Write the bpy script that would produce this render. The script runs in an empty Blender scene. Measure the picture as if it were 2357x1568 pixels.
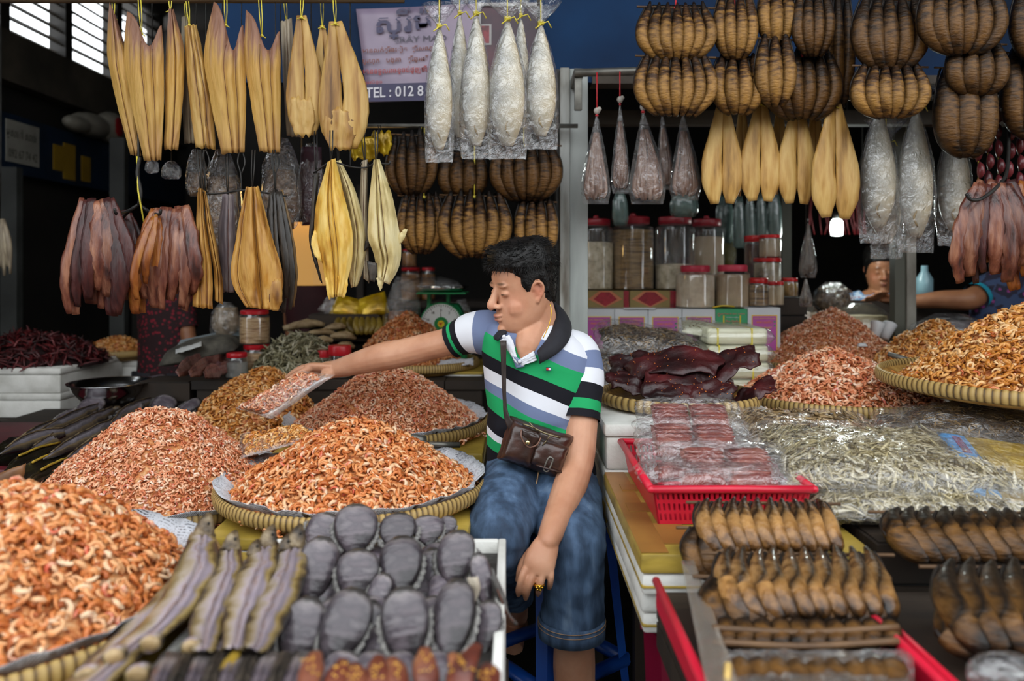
import bpy, bmesh, math, random
import numpy as np
from mathutils import Vector, Matrix, Euler, noise as mn

# ------------------------------------------------------------------ camera, sky, exposure
scene = bpy.context.scene
col = scene.collection
F, CX, HY, CZ = 1750.0, 1178.5, 620.0, 1.40
cd = bpy.data.cameras.new('camera'); cam = bpy.data.objects.new('camera', cd); col.objects.link(cam)
cam.location = (0, 0, CZ); cam.rotation_euler = (math.pi/2, 0, 0)
cd.sensor_fit = 'HORIZONTAL'; cd.sensor_width = 36; cd.lens = F/2357*36
cd.shift_y = -(784-HY)/2357
cd.clip_start = .05
cd.dof.use_dof = True; cd.dof.focus_distance = 2.08; cd.dof.aperture_fstop = 2.2
scene.camera = cam

w = bpy.data.worlds.new('overcast sky'); scene.world = w; w.use_nodes = True
wn = w.node_tree.nodes; wl = w.node_tree.links
bg = wn['Background']; bg.inputs[0].default_value = (.93, .97, 1.0, 1); bg.inputs[1].default_value = 2.4

scene.view_settings.view_transform = 'Standard'; scene.view_settings.look = 'None'
scene.view_settings.gamma = 1; scene.view_settings.use_curve_mapping = False
scene.view_settings.exposure = 0.40

# ------------------------------------------------------------------ helpers
R = random.Random(7)
def P(x, y, d): return Vector(((x-CX)/F*d, d, CZ-(y-HY)/F*d))   # a point of the place from its bearing and distance
def px(d): return d/F
def lerp(a, b, t): return a+(b-a)*t
def nz(x, y, z): return mn.noise(Vector((x, y, z)))
def V(*a): return Vector(a)

def curve(pts, n):
    """Catmull-Rom resampling of a list of tuples / vectors to n points"""
    p = [Vector(q) if not isinstance(q, (int, float)) else Vector((q, 0, 0)) for q in pts]
    if len(p) == 2: return [p[0].lerp(p[1], i/(n-1)) for i in range(n)]
    q = [p[0]*2-p[1]] + p + [p[-1]*2-p[-2]]
    out = []; k = len(p)-1
    for i in range(n):
        t = i/(n-1)*k; s = min(int(t), k-1); f = t-s
        a, b, c, e = q[s], q[s+1], q[s+2], q[s+3]
        out.append(.5*((2*b)+(c-a)*f+(2*a-5*b+4*c-e)*f*f+(3*b-a-3*c+e)*f**3))
    return out
def scurve(vals, n): return [v[0] for v in curve([(x, 0, 0) for x in vals], n)]

class MB:
    def __init__(s): s.v = []; s.f = []; s.uv = []; s.mi = []
    def add(s, vs, fs, uv=None, mi=0):
        b = len(s.v); s.v += [tuple(p) for p in vs]
        s.uv += uv if uv else [(0, 0)]*len(vs)
        s.f += [tuple(b+i for i in q) for q in fs]; s.mi += [mi]*len(fs)
        return s
    def rings(s, rs, closed=True, caps=True, mi=0):
        n = len(rs); m = len(rs[0]); vs = []; uv = []; fs = []
        for i, r in enumerate(rs):
            for j, p in enumerate(r):
                vs.append(p); uv.append((i/max(1, n-1), (1-abs(2*j/m-1)) if closed else j/max(1, m-1)))
        mm = m if closed else m-1
        for i in range(n-1):
            for j in range(mm):
                a = i*m+j; b = i*m+(j+1) % m
                fs.append((a, b, b+m, a+m))
        if caps and closed:
            fs.append(tuple(range(m-1, -1, -1))); fs.append(tuple((n-1)*m+j for j in range(m)))
        return s.add(vs, fs, uv, mi)
    def tube(s, path, rad, sides=8, up=None, flat=1.0, n=None, caps=True, mi=0, wob=0, seed=0):
        path = [Vector(p) for p in path]
        if n: path = curve(path, n)
        k = len(path)
        if isinstance(rad, (int, float)): rad = [rad]*k
        elif len(rad) != k: rad = scurve(rad, k)
        up = Vector(up) if up else None
        rs = []; side = None
        for i, p in enumerate(path):
            t = (path[min(i+1, k-1)]-path[max(i-1, 0)])
            t = t.normalized() if t.length > 1e-9 else Vector((0, 0, 1))
            u = up if up else (Vector((0, 0, 1)) if abs(t.z) < .9 else Vector((0, 1, 0)))
            if up is None and side is not None:
                sd = side - t*side.dot(t); sd = sd.normalized() if sd.length > 1e-6 else t.cross(u).normalized()
            else:
                sd = t.cross(u)
                if sd.length < 1e-6: sd = t.cross(Vector((1, 0, .1)))
                sd.normalize()
            side = sd; nm = sd.cross(t).normalized()
            r = max(rad[i], 1e-4)
            rg = []
            for j in range(sides):
                a = 2*math.pi*j/sides
                q = r*(1+wob*nz(seed+p.x*40, p.z*40+j*.7, p.y*40)) if wob else r
                rg.append(p+sd*math.cos(a)*q+nm*math.sin(a)*q*flat)
            rs.append(rg)
        return s.rings(rs, True, caps, mi)
    def box(s, lo, hi, mi=0, M=None):
        x0, y0, z0 = lo; x1, y1, z1 = hi
        vs = [Vector(q) for q in ((x0,y0,z0),(x1,y0,z0),(x1,y1,z0),(x0,y1,z0),(x0,y0,z1),(x1,y0,z1),(x1,y1,z1),(x0,y1,z1))]
        if M: vs = [M @ q for q in vs]
        return s.add(vs, [(3,2,1,0),(4,5,6,7),(0,1,5,4),(1,2,6,5),(2,3,7,6),(3,0,4,7)], None, mi)
    def lathe(s, prof, c=(0, 0, 0), n=32, mi=0, sx=1, sy=1, caps=True):
        rs = [[Vector((c[0]+r*sx*math.cos(2*math.pi*j/n), c[1]+r*sy*math.sin(2*math.pi*j/n), c[2]+z)) for j in range(n)] for r, z in prof]
        return s.rings(rs, True, caps, mi)
    def ell(s, c, r, M=None, n=14, mi=0):
        rs = []
        for i in range(n//2+1):
            t = math.pi*i/(n//2); t = min(max(t, .06), math.pi-.06); ring = []
            for j in range(n):
                a = 2*math.pi*j/n
                q = Vector((r[0]*math.sin(t)*math.cos(a), r[1]*math.sin(t)*math.sin(a), -r[2]*math.cos(t)))
                ring.append(Vector(c)+((M @ q) if M else q))
            rs.append(ring)
        return s.rings(rs, True, True, mi)
    def shell(s, g0, g1, mi=0):
        """closed solid between two equal grids of points"""
        n = len(g0); m = len(g0[0]); b0 = len(s.v)
        vs = [p for r in g0 for p in r]+[p for r in g1 for p in r]
        uv = [(i/(n-1), j/(m-1)) for i in range(n) for j in range(m)]*2
        N = n*m; fs = []
        for i in range(n-1):
            for j in range(m-1):
                a = i*m+j
                fs.append((a, a+1, a+m+1, a+m)); fs.append((N+a+m, N+a+m+1, N+a+1, N+a))
        for i in range(n-1):
            a = i*m; fs.append((a, a+m, N+a+m, N+a)); a += m-1; fs.append((a+m, a, N+a, N+a+m))
        for j in range(m-1):
            fs.append((j+1, j, N+j, N+j+1)); a = (n-1)*m+j; fs.append((a, a+1, N+a+1, N+a))
        return s.add(vs, fs, uv, mi)

def mesh_of(mb, name, mats, org=(0, 0, 0), smooth=True, bevel=0, attr=None, seg=2):
    me = bpy.data.meshes.new(name); o = Vector(org)
    me.from_pydata([tuple(Vector(p)-o) for p in mb.v], [], mb.f)
    if any(u != (0, 0) for u in mb.uv):
        ul = me.uv_layers.new(name='UVMap'); li = np.empty(len(me.loops), np.int32); me.loops.foreach_get('vertex_index', li)
        ul.data.foreach_set('uv', np.array(mb.uv, np.float32)[li].ravel())
    for m in (mats if isinstance(mats, (list, tuple)) else [mats]): me.materials.append(m)
    if any(mb.mi): me.polygons.foreach_set('material_index', mb.mi)
    if attr:
        for k, vals in attr.items():
            a = me.attributes.new(k, 'FLOAT', 'POINT'); a.data.foreach_set('value', np.array(vals, np.float32))
    bm = bmesh.new(); bm.from_mesh(me)
    bmesh.ops.recalc_face_normals(bm, faces=bm.faces[:])
    if bevel: bmesh.ops.bevel(bm, geom=bm.edges[:]+bm.verts[:], offset=bevel, segments=seg, affect='EDGES', profile=.5)
    bm.to_mesh(me); bm.free()
    if smooth:
        me.polygons.foreach_set('use_smooth', [True]*len(me.polygons))
        if bevel or smooth == 'auto': me.set_sharp_from_angle(angle=math.radians(42))
    me.update()
    return me

def tag(o, label=None, cat=None, group=None, kind=None):
    if label: o['label'] = label
    if cat: o['category'] = cat
    if group: o['group'] = group
    if kind: o['kind'] = kind
    return o
def base_of(vs):
    a = np.array([tuple(v) for v in vs]); lo = a.min(0); hi = a.max(0)
    return Vector(((lo[0]+hi[0])/2, (lo[1]+hi[1])/2, lo[2]))
def obj(name, mb, mats, parent=None, label=None, cat=None, group=None, kind=None, smooth=True, bevel=0, attr=None, seg=2):
    """one mesh object; vertices are given in place, a child takes its parent's origin as its own"""
    if parent is None: org = base_of(mb.v)
    else:
        org = Vector(); p = parent
        while p: org += p.location; p = p.parent
    me = mesh_of(mb, name, mats, org, smooth, bevel, attr, seg)
    o = bpy.data.objects.new(name, me); col.objects.link(o)
    if parent: o.parent = parent
    else: o.location = org
    return tag(o, label, cat, group, kind)
def thing(name, loc, label, cat, group=None, kind=None):
    o = bpy.data.objects.new(name, None); o.empty_display_size = .05; col.objects.link(o); o.location = loc
    return tag(o, label, cat, group, kind)
def place(me, name, M, parent=None, **k):
    o = bpy.data.objects.new(name, me); col.objects.link(o)
    if parent:
        o.parent = parent; org = Vector(); p = parent
        while p: org += p.location; p = p.parent
        M = Matrix.Translation(-org) @ M
    o.matrix_basis = M
    return tag(o, **k)

# ------------------------------------------------------------------ materials
def nt(name):
    m = bpy.data.materials.new(name); m.use_nodes = True
    t = m.node_tree; return m, t.nodes, t.links, t.nodes['Principled BSDF']
def rgb(h):
    if isinstance(h, str):
        c = [int(h[i:i+2], 16)/255 for i in (0, 2, 4)]
        return tuple(x/12.92 if x <= .04045 else ((x+.055)/1.055)**2.4 for x in c)+(1,)
    return tuple(h)+((1,) if len(h) == 3 else ())
MATS = {}
def mat(name, cols, rough=.6, scale=8, stretch=(1, 1, 1), coord='Object', bump=0, bscale=None, metal=0, detail=4,
        var=.12, spec=.5, lo=.3, hi=.7, coat=0, sheen=0, dist=.004, sss=0):
    """noise-mottled surface: colours run along a ramp; every object gets a slightly different value"""
    if name in MATS: return MATS[name]
    m, N, L, b = nt(name); MATS[name] = m
    cols = [cols] if isinstance(cols, str) else cols
    b.inputs['Roughness'].default_value = rough; b.inputs['Metallic'].default_value = metal
    b.inputs['Specular IOR Level'].default_value = spec; b.inputs['Coat Weight'].default_value = coat
    b.inputs['Coat Roughness'].default_value = .15
    if sss:
        b.inputs['Subsurface Weight'].default_value = sss; b.inputs['Subsurface Radius'].default_value = (.012, .004, .002); b.inputs['Subsurface Scale'].default_value = .6
    tc = N.new('ShaderNodeTexCoord'); mp = N.new('ShaderNodeMapping'); mp.inputs['Scale'].default_value = stretch
    L.new(tc.outputs[coord], mp.inputs[0])
    oi = N.new('ShaderNodeObjectInfo')
    no = N.new('ShaderNodeTexNoise'); no.noise_dimensions = '4D'; no.inputs['Scale'].default_value = scale; no.inputs['Detail'].default_value = detail
    L.new(mp.outputs[0], no.inputs['Vector'])
    mu = N.new('ShaderNodeMath'); mu.operation = 'MULTIPLY'; mu.inputs[1].default_value = 37; L.new(oi.outputs['Random'], mu.inputs[0]); L.new(mu.outputs[0], no.inputs['W'])
    if len(cols) > 1:
        r = N.new('ShaderNodeValToRGB'); e = r.color_ramp.elements
        for i, c in enumerate(cols):
            pos = lo+(hi-lo)*i/(len(cols)-1)
            if i < 2: q = e[i]; q.position = pos
            else: q = e.new(pos)
            q.color = rgb(c)
        L.new(no.outputs[0], r.inputs[0]); out = r.outputs[0]
    else:
        r = N.new('ShaderNodeRGB'); r.outputs[0].default_value = rgb(cols[0]); out = r.outputs[0]
    if var:
        h = N.new('ShaderNodeHueSaturation'); mr = N.new('ShaderNodeMapRange')
        mr.inputs[3].default_value = 1-var; mr.inputs[4].default_value = 1+var
        L.new(oi.outputs['Random'], mr.inputs[0]); L.new(mr.outputs[0], h.inputs['Value']); L.new(out, h.inputs['Color']); out = h.outputs[0]
    L.new(out, b.inputs['Base Color'])
    if bump:
        n2 = N.new('ShaderNodeTexNoise'); n2.inputs['Scale'].default_value = bscale or scale*3; n2.inputs['Detail'].default_value = 5
        L.new(mp.outputs[0], n2.inputs['Vector'])
        bp = N.new('ShaderNodeBump'); bp.inputs['Strength'].default_value = bump; bp.inputs['Distance'].default_value = dist
        L.new(n2.outputs[0], bp.inputs['Height']); L.new(bp.outputs[0], b.inputs['Normal'])
    return m
def ramp_mat(name, source, stops, rough=.6, const=True, extra=None, bump=0, bscale=60, spec=.4, mottle=0, mscale=30, attr=None, stretch=(1,1,1), coat=0, var=0, edge=None, epow=2.2):
    """colour by a coordinate of the surface: source = 'u','v' (of the UV map) or a named attribute"""
    if name in MATS: return MATS[name]
    m, N, L, b = nt(name); MATS[name] = m
    b.inputs['Roughness'].default_value = rough; b.inputs['Specular IOR Level'].default_value = spec; b.inputs['Coat Weight'].default_value = coat
    tc = N.new('ShaderNodeTexCoord')
    if source in 'uv':
        sx = N.new('ShaderNodeSeparateXYZ'); L.new(tc.outputs['UV'], sx.inputs[0]); val = sx.outputs['uv'.index(source)]
    else:
        a = N.new('ShaderNodeAttribute'); a.attribute_name = source; val = a.outputs['Fac']
    if mottle:
        no = N.new('ShaderNodeTexNoise'); no.inputs['Scale'].default_value = mscale; no.inputs['Detail'].default_value = 5
        mp = N.new('ShaderNodeMapping'); mp.inputs['Scale'].default_value = stretch; L.new(tc.outputs['Object'], mp.inputs[0]); L.new(mp.outputs[0], no.inputs['Vector'])
        ma = N.new('ShaderNodeMath'); ma.operation = 'MULTIPLY_ADD'; L.new(no.outputs[0], ma.inputs[0]); ma.inputs[1].default_value = mottle; L.new(val, ma.inputs[2])
        mb_ = N.new('ShaderNodeMath'); mb_.operation = 'SUBTRACT'; L.new(ma.outputs[0], mb_.inputs[0]); mb_.inputs[1].default_value = mottle*.5; val = mb_.outputs[0]
    r = N.new('ShaderNodeValToRGB'); e = r.color_ramp.elements
    if const: r.color_ramp.interpolation = 'CONSTANT'
    for i, (p, c) in enumerate(stops):
        if i < 2: q = e[i]; q.position = p
        else: q = e.new(p)
        q.color = rgb(c)
    L.new(val, r.inputs[0]); out = r.outputs[0]
    if edge:   # dark back and belly lines, also painting in shade between neighbouring fish
        s2 = N.new('ShaderNodeSeparateXYZ'); L.new(tc.outputs['UV'], s2.inputs[0])
        k1 = N.new('ShaderNodeMath'); k1.operation = 'SUBTRACT'; k1.inputs[1].default_value = .5; L.new(s2.outputs[1], k1.inputs[0])
        k2 = N.new('ShaderNodeMath'); k2.operation = 'ABSOLUTE'; L.new(k1.outputs[0], k2.inputs[0])
        k3 = N.new('ShaderNodeMath'); k3.operation = 'MULTIPLY'; k3.inputs[1].default_value = 2.0; L.new(k2.outputs[0], k3.inputs[0])
        k4 = N.new('ShaderNodeMath'); k4.operation = 'POWER'; k4.inputs[1].default_value = epow; k4.use_clamp = True; L.new(k3.outputs[0], k4.inputs[0])
        em = N.new('ShaderNodeMix'); em.data_type = 'RGBA'; L.new(k4.outputs[0], em.inputs[0]); L.new(out, em.inputs[6]); em.inputs[7].default_value = rgb(edge); out = em.outputs[2]
    if var:
        oi = N.new('ShaderNodeObjectInfo'); h = N.new('ShaderNodeHueSaturation'); mr = N.new('ShaderNodeMapRange')
        mr.inputs[3].default_value = 1-var; mr.inputs[4].default_value = 1+var
        L.new(oi.outputs['Random'], mr.inputs[0]); L.new(mr.outputs[0], h.inputs['Value']); L.new(out, h.inputs['Color']); out = h.outputs[0]
    L.new(out, b.inputs['Base Color'])
    if bump:
        n2 = N.new('ShaderNodeTexNoise'); n2.inputs['Scale'].default_value = bscale; n2.inputs['Detail'].default_value = 5
        mp2 = N.new('ShaderNodeMapping'); mp2.inputs['Scale'].default_value = stretch; L.new(tc.outputs['Object'], mp2.inputs[0]); L.new(mp2.outputs[0], n2.inputs['Vector'])
        bp = N.new('ShaderNodeBump'); bp.inputs['Strength'].default_value = bump; bp.inputs['Distance'].default_value = .004
        L.new(n2.outputs[0], bp.inputs['Height']); L.new(bp.outputs[0], b.inputs['Normal'])
    return m
def film(name, tint=(1, 1, 1), body=.10, rough=.12, wr=18, bump=.6, dist=.006, haze=(.85, .86, .88), refl=.07):
    """thin clear plastic: see-through with glossy crinkles and a little milkiness"""
    if name in MATS: return MATS[name]
    m = bpy.data.materials.new(name); m.use_nodes = True; MATS[name] = m
    N = m.node_tree.nodes; L = m.node_tree.links; N.clear()
    o = N.new('ShaderNodeOutputMaterial'); tr = N.new('ShaderNodeBsdfTransparent'); tr.inputs[0].default_value = tint+(1,)
    gl = N.new('ShaderNodeBsdfGlossy'); gl.inputs['Roughness'].default_value = rough; gl.inputs[0].default_value = (1, 1, 1, 1)
    df = N.new('ShaderNodeBsdfDiffuse'); df.inputs[0].default_value = haze+(1,)
    tc = N.new('ShaderNodeTexCoord'); no = N.new('ShaderNodeTexNoise'); no.inputs['Scale'].default_value = wr; no.inputs['Detail'].default_value = 4; no.inputs['Distortion'].default_value = 1.5
    L.new(tc.outputs['Object'], no.inputs['Vector'])
    bp = N.new('ShaderNodeBump'); bp.inputs['Strength'].default_value = bump; bp.inputs['Distance'].default_value = dist; L.new(no.outputs[0], bp.inputs['Height'])
    fr = N.new('ShaderNodeLayerWeight'); fr.inputs[0].default_value = .5; L.new(bp.outputs[0], fr.inputs['Normal']); L.new(bp.outputs[0], gl.inputs['Normal'])
    pw = N.new('ShaderNodeMath'); pw.operation = 'POWER'; pw.inputs[1].default_value = 3.5; L.new(fr.outputs['Facing'], pw.inputs[0])
    fm = N.new('ShaderNodeMath'); fm.operation = 'MULTIPLY_ADD'; fm.inputs[1].default_value = .6; fm.inputs[2].default_value = refl; fm.use_clamp = True; L.new(pw.outputs[0], fm.inputs[0])
    m1 = N.new('ShaderNodeMixShader'); m1.inputs[0].default_value = body; L.new(tr.outputs[0], m1.inputs[1]); L.new(df.outputs[0], m1.inputs[2])
    m2 = N.new('ShaderNodeMixShader'); L.new(fm.outputs[0], m2.inputs[0]); L.new(m1.outputs[0], m2.inputs[1]); L.new(gl.outputs[0], m2.inputs[2])
    L.new(m2.outputs[0], o.inputs[0])
    return m
def emit(name, c, s):
    m, N, L, b = nt(name); b.inputs['Emission Color'].default_value = rgb(c); b.inputs['Emission Strength'].default_value = s; b.inputs['Base Color'].default_value = rgb(c); return m

FILM = film('clear plastic film', body=.05); FILM_M = film('milky plastic film', body=.045, rough=.12, wr=25)
FILM_F = film('clear plastic film crumpled', body=.03, rough=.10, wr=26, bump=1.0, dist=.02, refl=.10)
YELLOW = mat('dried yellow fish flesh', ['5E3C12', '946A2E', 'B08A48', 'BE9C5C'], .5, 4, (11, 11, 1.0), bump=.9, bscale=8, var=.1, lo=.33, hi=.67)
YELLOW2 = mat('dried golden fish flesh', ['6E4412', '9C6C2A', 'B88C46', 'A87426'], .48, 5, (9, 9, 1.3), bump=.9, bscale=8, var=.12, lo=.33, hi=.67)
PALE = mat('dried pale grey fish skin', ['6E6252', '9C8E78', 'BBAE92'], .5, 5, (9, 9, 1.2), bump=.5, var=.12)
BLACKF = mat('black dried fish skin', ['15120F', '2A2520', '4B4136'], .45, 6, (8, 8, 1.2), bump=.6, var=.2)
STRING = mat('yellow plastic string', ['B5A22B', 'D8C94A'], .45, 60, var=.05)
RSTRING = mat('red plastic string', ['B4202B', 'D83A42'], .45, 60, var=.05)
STEEL = mat('dull steel', ['5B5A55', '87857D'], .45, 20, metal=.6, bump=.1, var=.05)
IRON = mat('black iron wire', ['1E1D1C', '3A3835'], .5, 30, metal=.5, var=.05)
BLUE = mat('blue painted sheet metal', ['051A30', '09284A', '0C3258'], .6, 2.5, bump=.1, var=.04, spec=.15)
GREYP = mat('grey painted steel', ['5E5C52', '8B908C', '9CA19D', 'A8ACA8'], .55, 6, (1.5, 1.5, .3), bump=.25, var=.05, lo=.34, hi=.62)
DARKW = mat('dark stained wood', ['1B140E', '33271B'], .7, 5, (1, 8, 1), bump=.3, var=.1)
BLACKC = mat('dark shade cloth', ['0E0D0C', '1B1917'], .85, 10, var=.1)
WHITEP = mat('white styrofoam', ['B9B8B0', 'D8D7D1', 'E6E5E0'], .75, 9, bump=.25, bscale=120, var=.06)
YTAPE = mat('yellow packing tape', ['7E6A2A', 'A88E3C', 'B89C48'], .35, 5, (2, 2, 6), bump=.25, var=.06)
REDP = mat('red plastic', ['B8122B', 'CE1D38'], .35, 6, var=.05, spec=.5)
REDLID = mat('red lid plastic', ['B01420', 'CB2230'], .35, 6, var=.06)
BAMBOO = ramp_mat('bamboo strip', 'v', [(0, '6E4B22'), (.12, 'B99552'), (.5, 'CDAF6C'), (.88, 'B08A48'), (1, '5D3E1C')], .5, False, mottle=.25, mscale=20, var=.12)
BAMBOOD = mat('brown bamboo weave', ['7C5424', 'A47B3C', 'B8924F'], .55, 30, bump=.3, var=.1)
words = ('first', 'second', 'third', 'fourth', 'fifth', 'sixth', 'seventh', 'eighth', 'ninth')

# ================================================================== THE SETTING
def struct(name, mb, m, **k): return obj(name, mb, m, kind='structure', **k)
CONC = mat('grimy concrete', ['2A2620', '423C32', '5A5245'], .85, 3, bump=.3, var=.03)
DARKWALL = mat('dark wall with dimness in colour', ['0D0B09', '191511', '231D17'], .8, 2, bump=.2, var=.03)  # the dim interior is put into this dark wall colour
FLOORM = mat('dark market floor with shade in colour', ['121110', '201E1B', '2C2925'], .55, 4, bump=.3, var=0)  # dark floor; the shadow lying on it is put into the colour
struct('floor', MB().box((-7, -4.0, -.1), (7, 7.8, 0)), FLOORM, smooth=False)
struct('wall_opposite_added', MB().box((-7, -4.2, 0), (7, -4.0, 3.0)), mat('unseen facade', ['4A4238', '6A6054'], .8, 1), smooth=False)  # unseen facade added behind the camera to cut low sky light
struct('wall_back', MB().box((-3.5, 7.5, 0), (3.7, 7.65, 3.75)), DARKWALL, smooth=False)
struct('wall_right', MB().box((3.6, 1.0, 0), (3.75, 7.5, 3.75)), DARKWALL, smooth=False)  # front stretch is unseen, added to deepen the shade inside
struct('ceiling', MB().box((-3.6, 1.25, 3.75), (3.75, 7.65, 3.83)), mat('roof sheet', ['221E19', '38322A'], .8, 4), smooth=False)  # front edge brought forward, out of view, to shade the header
struct('wall_left', MB().box((-3.4, 3.2, 0), (-3.3, 7.5, 2.02)).box((-3.4, 1.0, 0), (-3.3, 3.2, 3.75)), DARKWALL, smooth=False)  # second box is unseen, added to stop light leaking in from the side
struct('trim_1', MB().box((-3.42, 3.2, 2.60), (-3.2, 7.5, 2.92)), CONC, smooth=False)
bb = struct('trim_2', MB().box((-3.36, 3.2, 2.02), (-3.22, 7.5, 2.40)), mat('dark blue fascia', ['061626', '0A2036', '0E2A45'], .6, 3), smooth=False)
struct('trim_3', MB().box((-3.42, 3.2, 2.40), (-3.3, 7.5, 2.60)), DARKWALL, smooth=False)
# louvred vent over the left wall
win = thing('window_1', (-3.3, 5.2, 2.92), 'slatted louvre vent high on the left wall with daylight between its slats', 'louvre vent', kind='structure')
LOUV = mat('brown louvre slat', ['3A3226', '5C5140'], .7, 6)
for i in range(9):
    z = 2.96+i*.093
    a = math.radians(38)
    M_ = Matrix.Translation((-3.3, 5.2, z)) @ Matrix.Rotation(a, 4, 'Y')
    obj('slat', MB().box((-.045, -1.9, -.006), (.045, 1.9, .006), M=M_), LOUV, win, smooth=False)
for y in (3.6, 4.88, 5.58, 6.3, 7.05):
    obj('mullion', MB().box((-3.37, y-.045, 2.92), (-3.25, y+.045, 3.75)), mat('dark mullion', ['17130F', '2A241D']), win, smooth=False)
# papers on the blue fascia
def wallpaper(name, y0, y1, z0, z1, m, label, cat):
    return obj(name, MB().box((-3.218, y0, z0), (-3.214, y1, z1)), m, None, label, cat, smooth=False)
PAPW = mat('old white paper', ['8E8B82', 'A8A59A'], .8, 5); PAPY = mat('yellow paper strip', ['8C6A0C', 'A98514'], .8, 5)
nt_ = wallpaper('notice', 4.83, 5.17, 2.09, 2.36, PAPW, 'white paper notice with black writing on the dark blue fascia at left', 'notice')
FNT = {}
def text_pts(s, bold=False, ext=.0008):
    c = bpy.data.curves.new('t', 'FONT'); c.body = s; c.size = 1; c.extrude = 0; c.resolution_u = 3
    if bold: c.offset = .012
    o = bpy.data.objects.new('t', c); col.objects.link(o)
    dg = bpy.context.evaluated_depsgraph_get(); me = bpy.data.meshes.new_from_object(o.evaluated_get(dg))
    vs = [Vector(v.co) for v in me.vertices]; fs = [tuple(p.vertices) for p in me.polygons]
    bpy.data.objects.remove(o); bpy.data.curves.remove(c); bpy.data.meshes.remove(me)
    return vs, fs
def letters(name, s, o, ux, uy, width=None, height=None, m=None, parent=None, bold=False, center=False, lift=.0015):
    """flat lettering lying on a surface: o = lower-left corner, ux / uy unit vectors"""
    vs, fs = text_pts(s, bold)
    if not vs: return None
    xs = [v.x for v in vs]; ys = [v.y for v in vs]; x0, x1, y0, y1 = min(xs), max(xs), min(ys), max(ys)
    sy = height/(y1-y0); sx = width/(x1-x0) if width else sy
    n = Vector(ux).cross(Vector(uy)).normalized()*lift
    W = (x1-x0)*sx*(.5 if center else 0)
    mb = MB(); mb.add([Vector(o)+Vector(ux)*((v.x-x0)*sx-W)+Vector(uy)*((v.y-y0)*sy)+n for v in vs], fs)
    return obj(name, mb, m, parent, smooth=False)
INK = mat('black ink', ['1A1815'], .7, var=0)
letters('lettering', 'ម្សៅ សាច់', (-3.214, 5.13-.3, 2.235), (0, 1, 0), (0, 0, 1), .30, .08, INK, nt_)
letters('lettering', '092 67 74 42', (-3.214, 4.855, 2.12), (0, 1, 0), (0, 0, 1), .29, .055, INK, nt_)
for i, (y0, y1, z0, z1, lb) in enumerate(((5.33, 5.45, 2.10, 2.28, 'left narrow yellow paper strip on the blue fascia next to the white notice'),
                               (5.45, 5.60, 2.05, 2.31, 'tallest yellow paper strip on the blue fascia'), (5.68, 5.80, 2.06, 2.25, 'yellow paper strip nearest the hanging fish on the blue fascia'))):
    wallpaper('paper_strip', y0, y1, z0, z1, PAPY, lb, 'paper')
# carrier bag lying on the ledge
mb = MB()
for c, r in ((V(-3.18, 5.75, 2.49), (.09, .25, .09)), (V(-3.17, 6.0, 2.52), (.1, .18, .12)), (V(-3.17, 5.55, 2.46), (.07, .16, .06))): mb.ell(c, r, n=18)
t = thing('carrier_bag', (-3.18, 5.8, 2.40), 'crumpled white carrier bag with a red mark lying on the left ledge', 'bag')
obj('bag_body', mb, mat('white carrier bag plastic', ['7F7B70', 'A09B8E'], .4, 8, bump=.6), t)
mb = MB(); mb.ell(V(-3.09, 5.98, 2.52), (.02, .07, .075), n=16); obj('red_mark', mb, mat('red print', ['8E1218'], .5), t)

# blue header, column, rail
HD = 2.95
struct('wall_front', MB().box((-1.16, HD, 2.125), (3.6, HD+.06, 3.75)), BLUE, smooth=False)  # upper part runs unseen up to the roof to block light
struct('trim_4', MB().box((.31, HD-.012, 2.118), (3.6, HD+.075, 2.15)), mat('rusty edge strip', ['2A221B', '4C4237'], .7, 12), smooth=False)
struct('trim_5', MB().box((.2, HD+.3, 2.02), (3.6, HD+.36, 2.08)), mat('interior beam', ['3A332A', '4F473B'], .7, 5), smooth=False)
c_ = thing('column', (.225, 2.83, 0), 'grey painted steel column standing behind the seated man', 'column', kind='structure')
obj('web', MB().box((.212, 2.80, 0), (.280, 2.90, 2.14)), GREYP, c_, bevel=.004)
obj('flange', MB().box((.176, 2.785, 0), (.212, 2.90, 2.14)), mat('flaking grey paint', ['4E4234', '84827A', 'A8A8A2', 'B6B8B4'], .65, 7, (1.5, 1.5, .35), bump=.5, lo=.36, hi=.6), c_, bevel=.004)
obj('edge_strip', MB().box((.162, 2.81, 0), (.175, 2.88, 2.14)), IRON, c_, smooth=False)
rl = thing('bracket_rail', P(1322, 168, 2.62), 'short grey steel rail with nail holes fixed across the column', 'rail')
mb = MB(); mb.tube([P(1322, 168, 2.62), P(1700, 158, 2.62)], .016, 12, flat=.9); obj('pipe', mb, STEEL, rl)
mb = MB(); a = P(1322, 166, 2.64); b = P(1339, 255, 2.64); mb.box((a.x, 2.625, b.z), (b.x, 2.645, a.z)); obj('tab', mb, STEEL, rl, bevel=.002)
mb = MB(); mb.box((a.x, 2.645, a.z-.02), (a.x+.03, HD, a.z+.015)); obj('arm', mb, STEEL, rl, bevel=.002)
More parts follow.
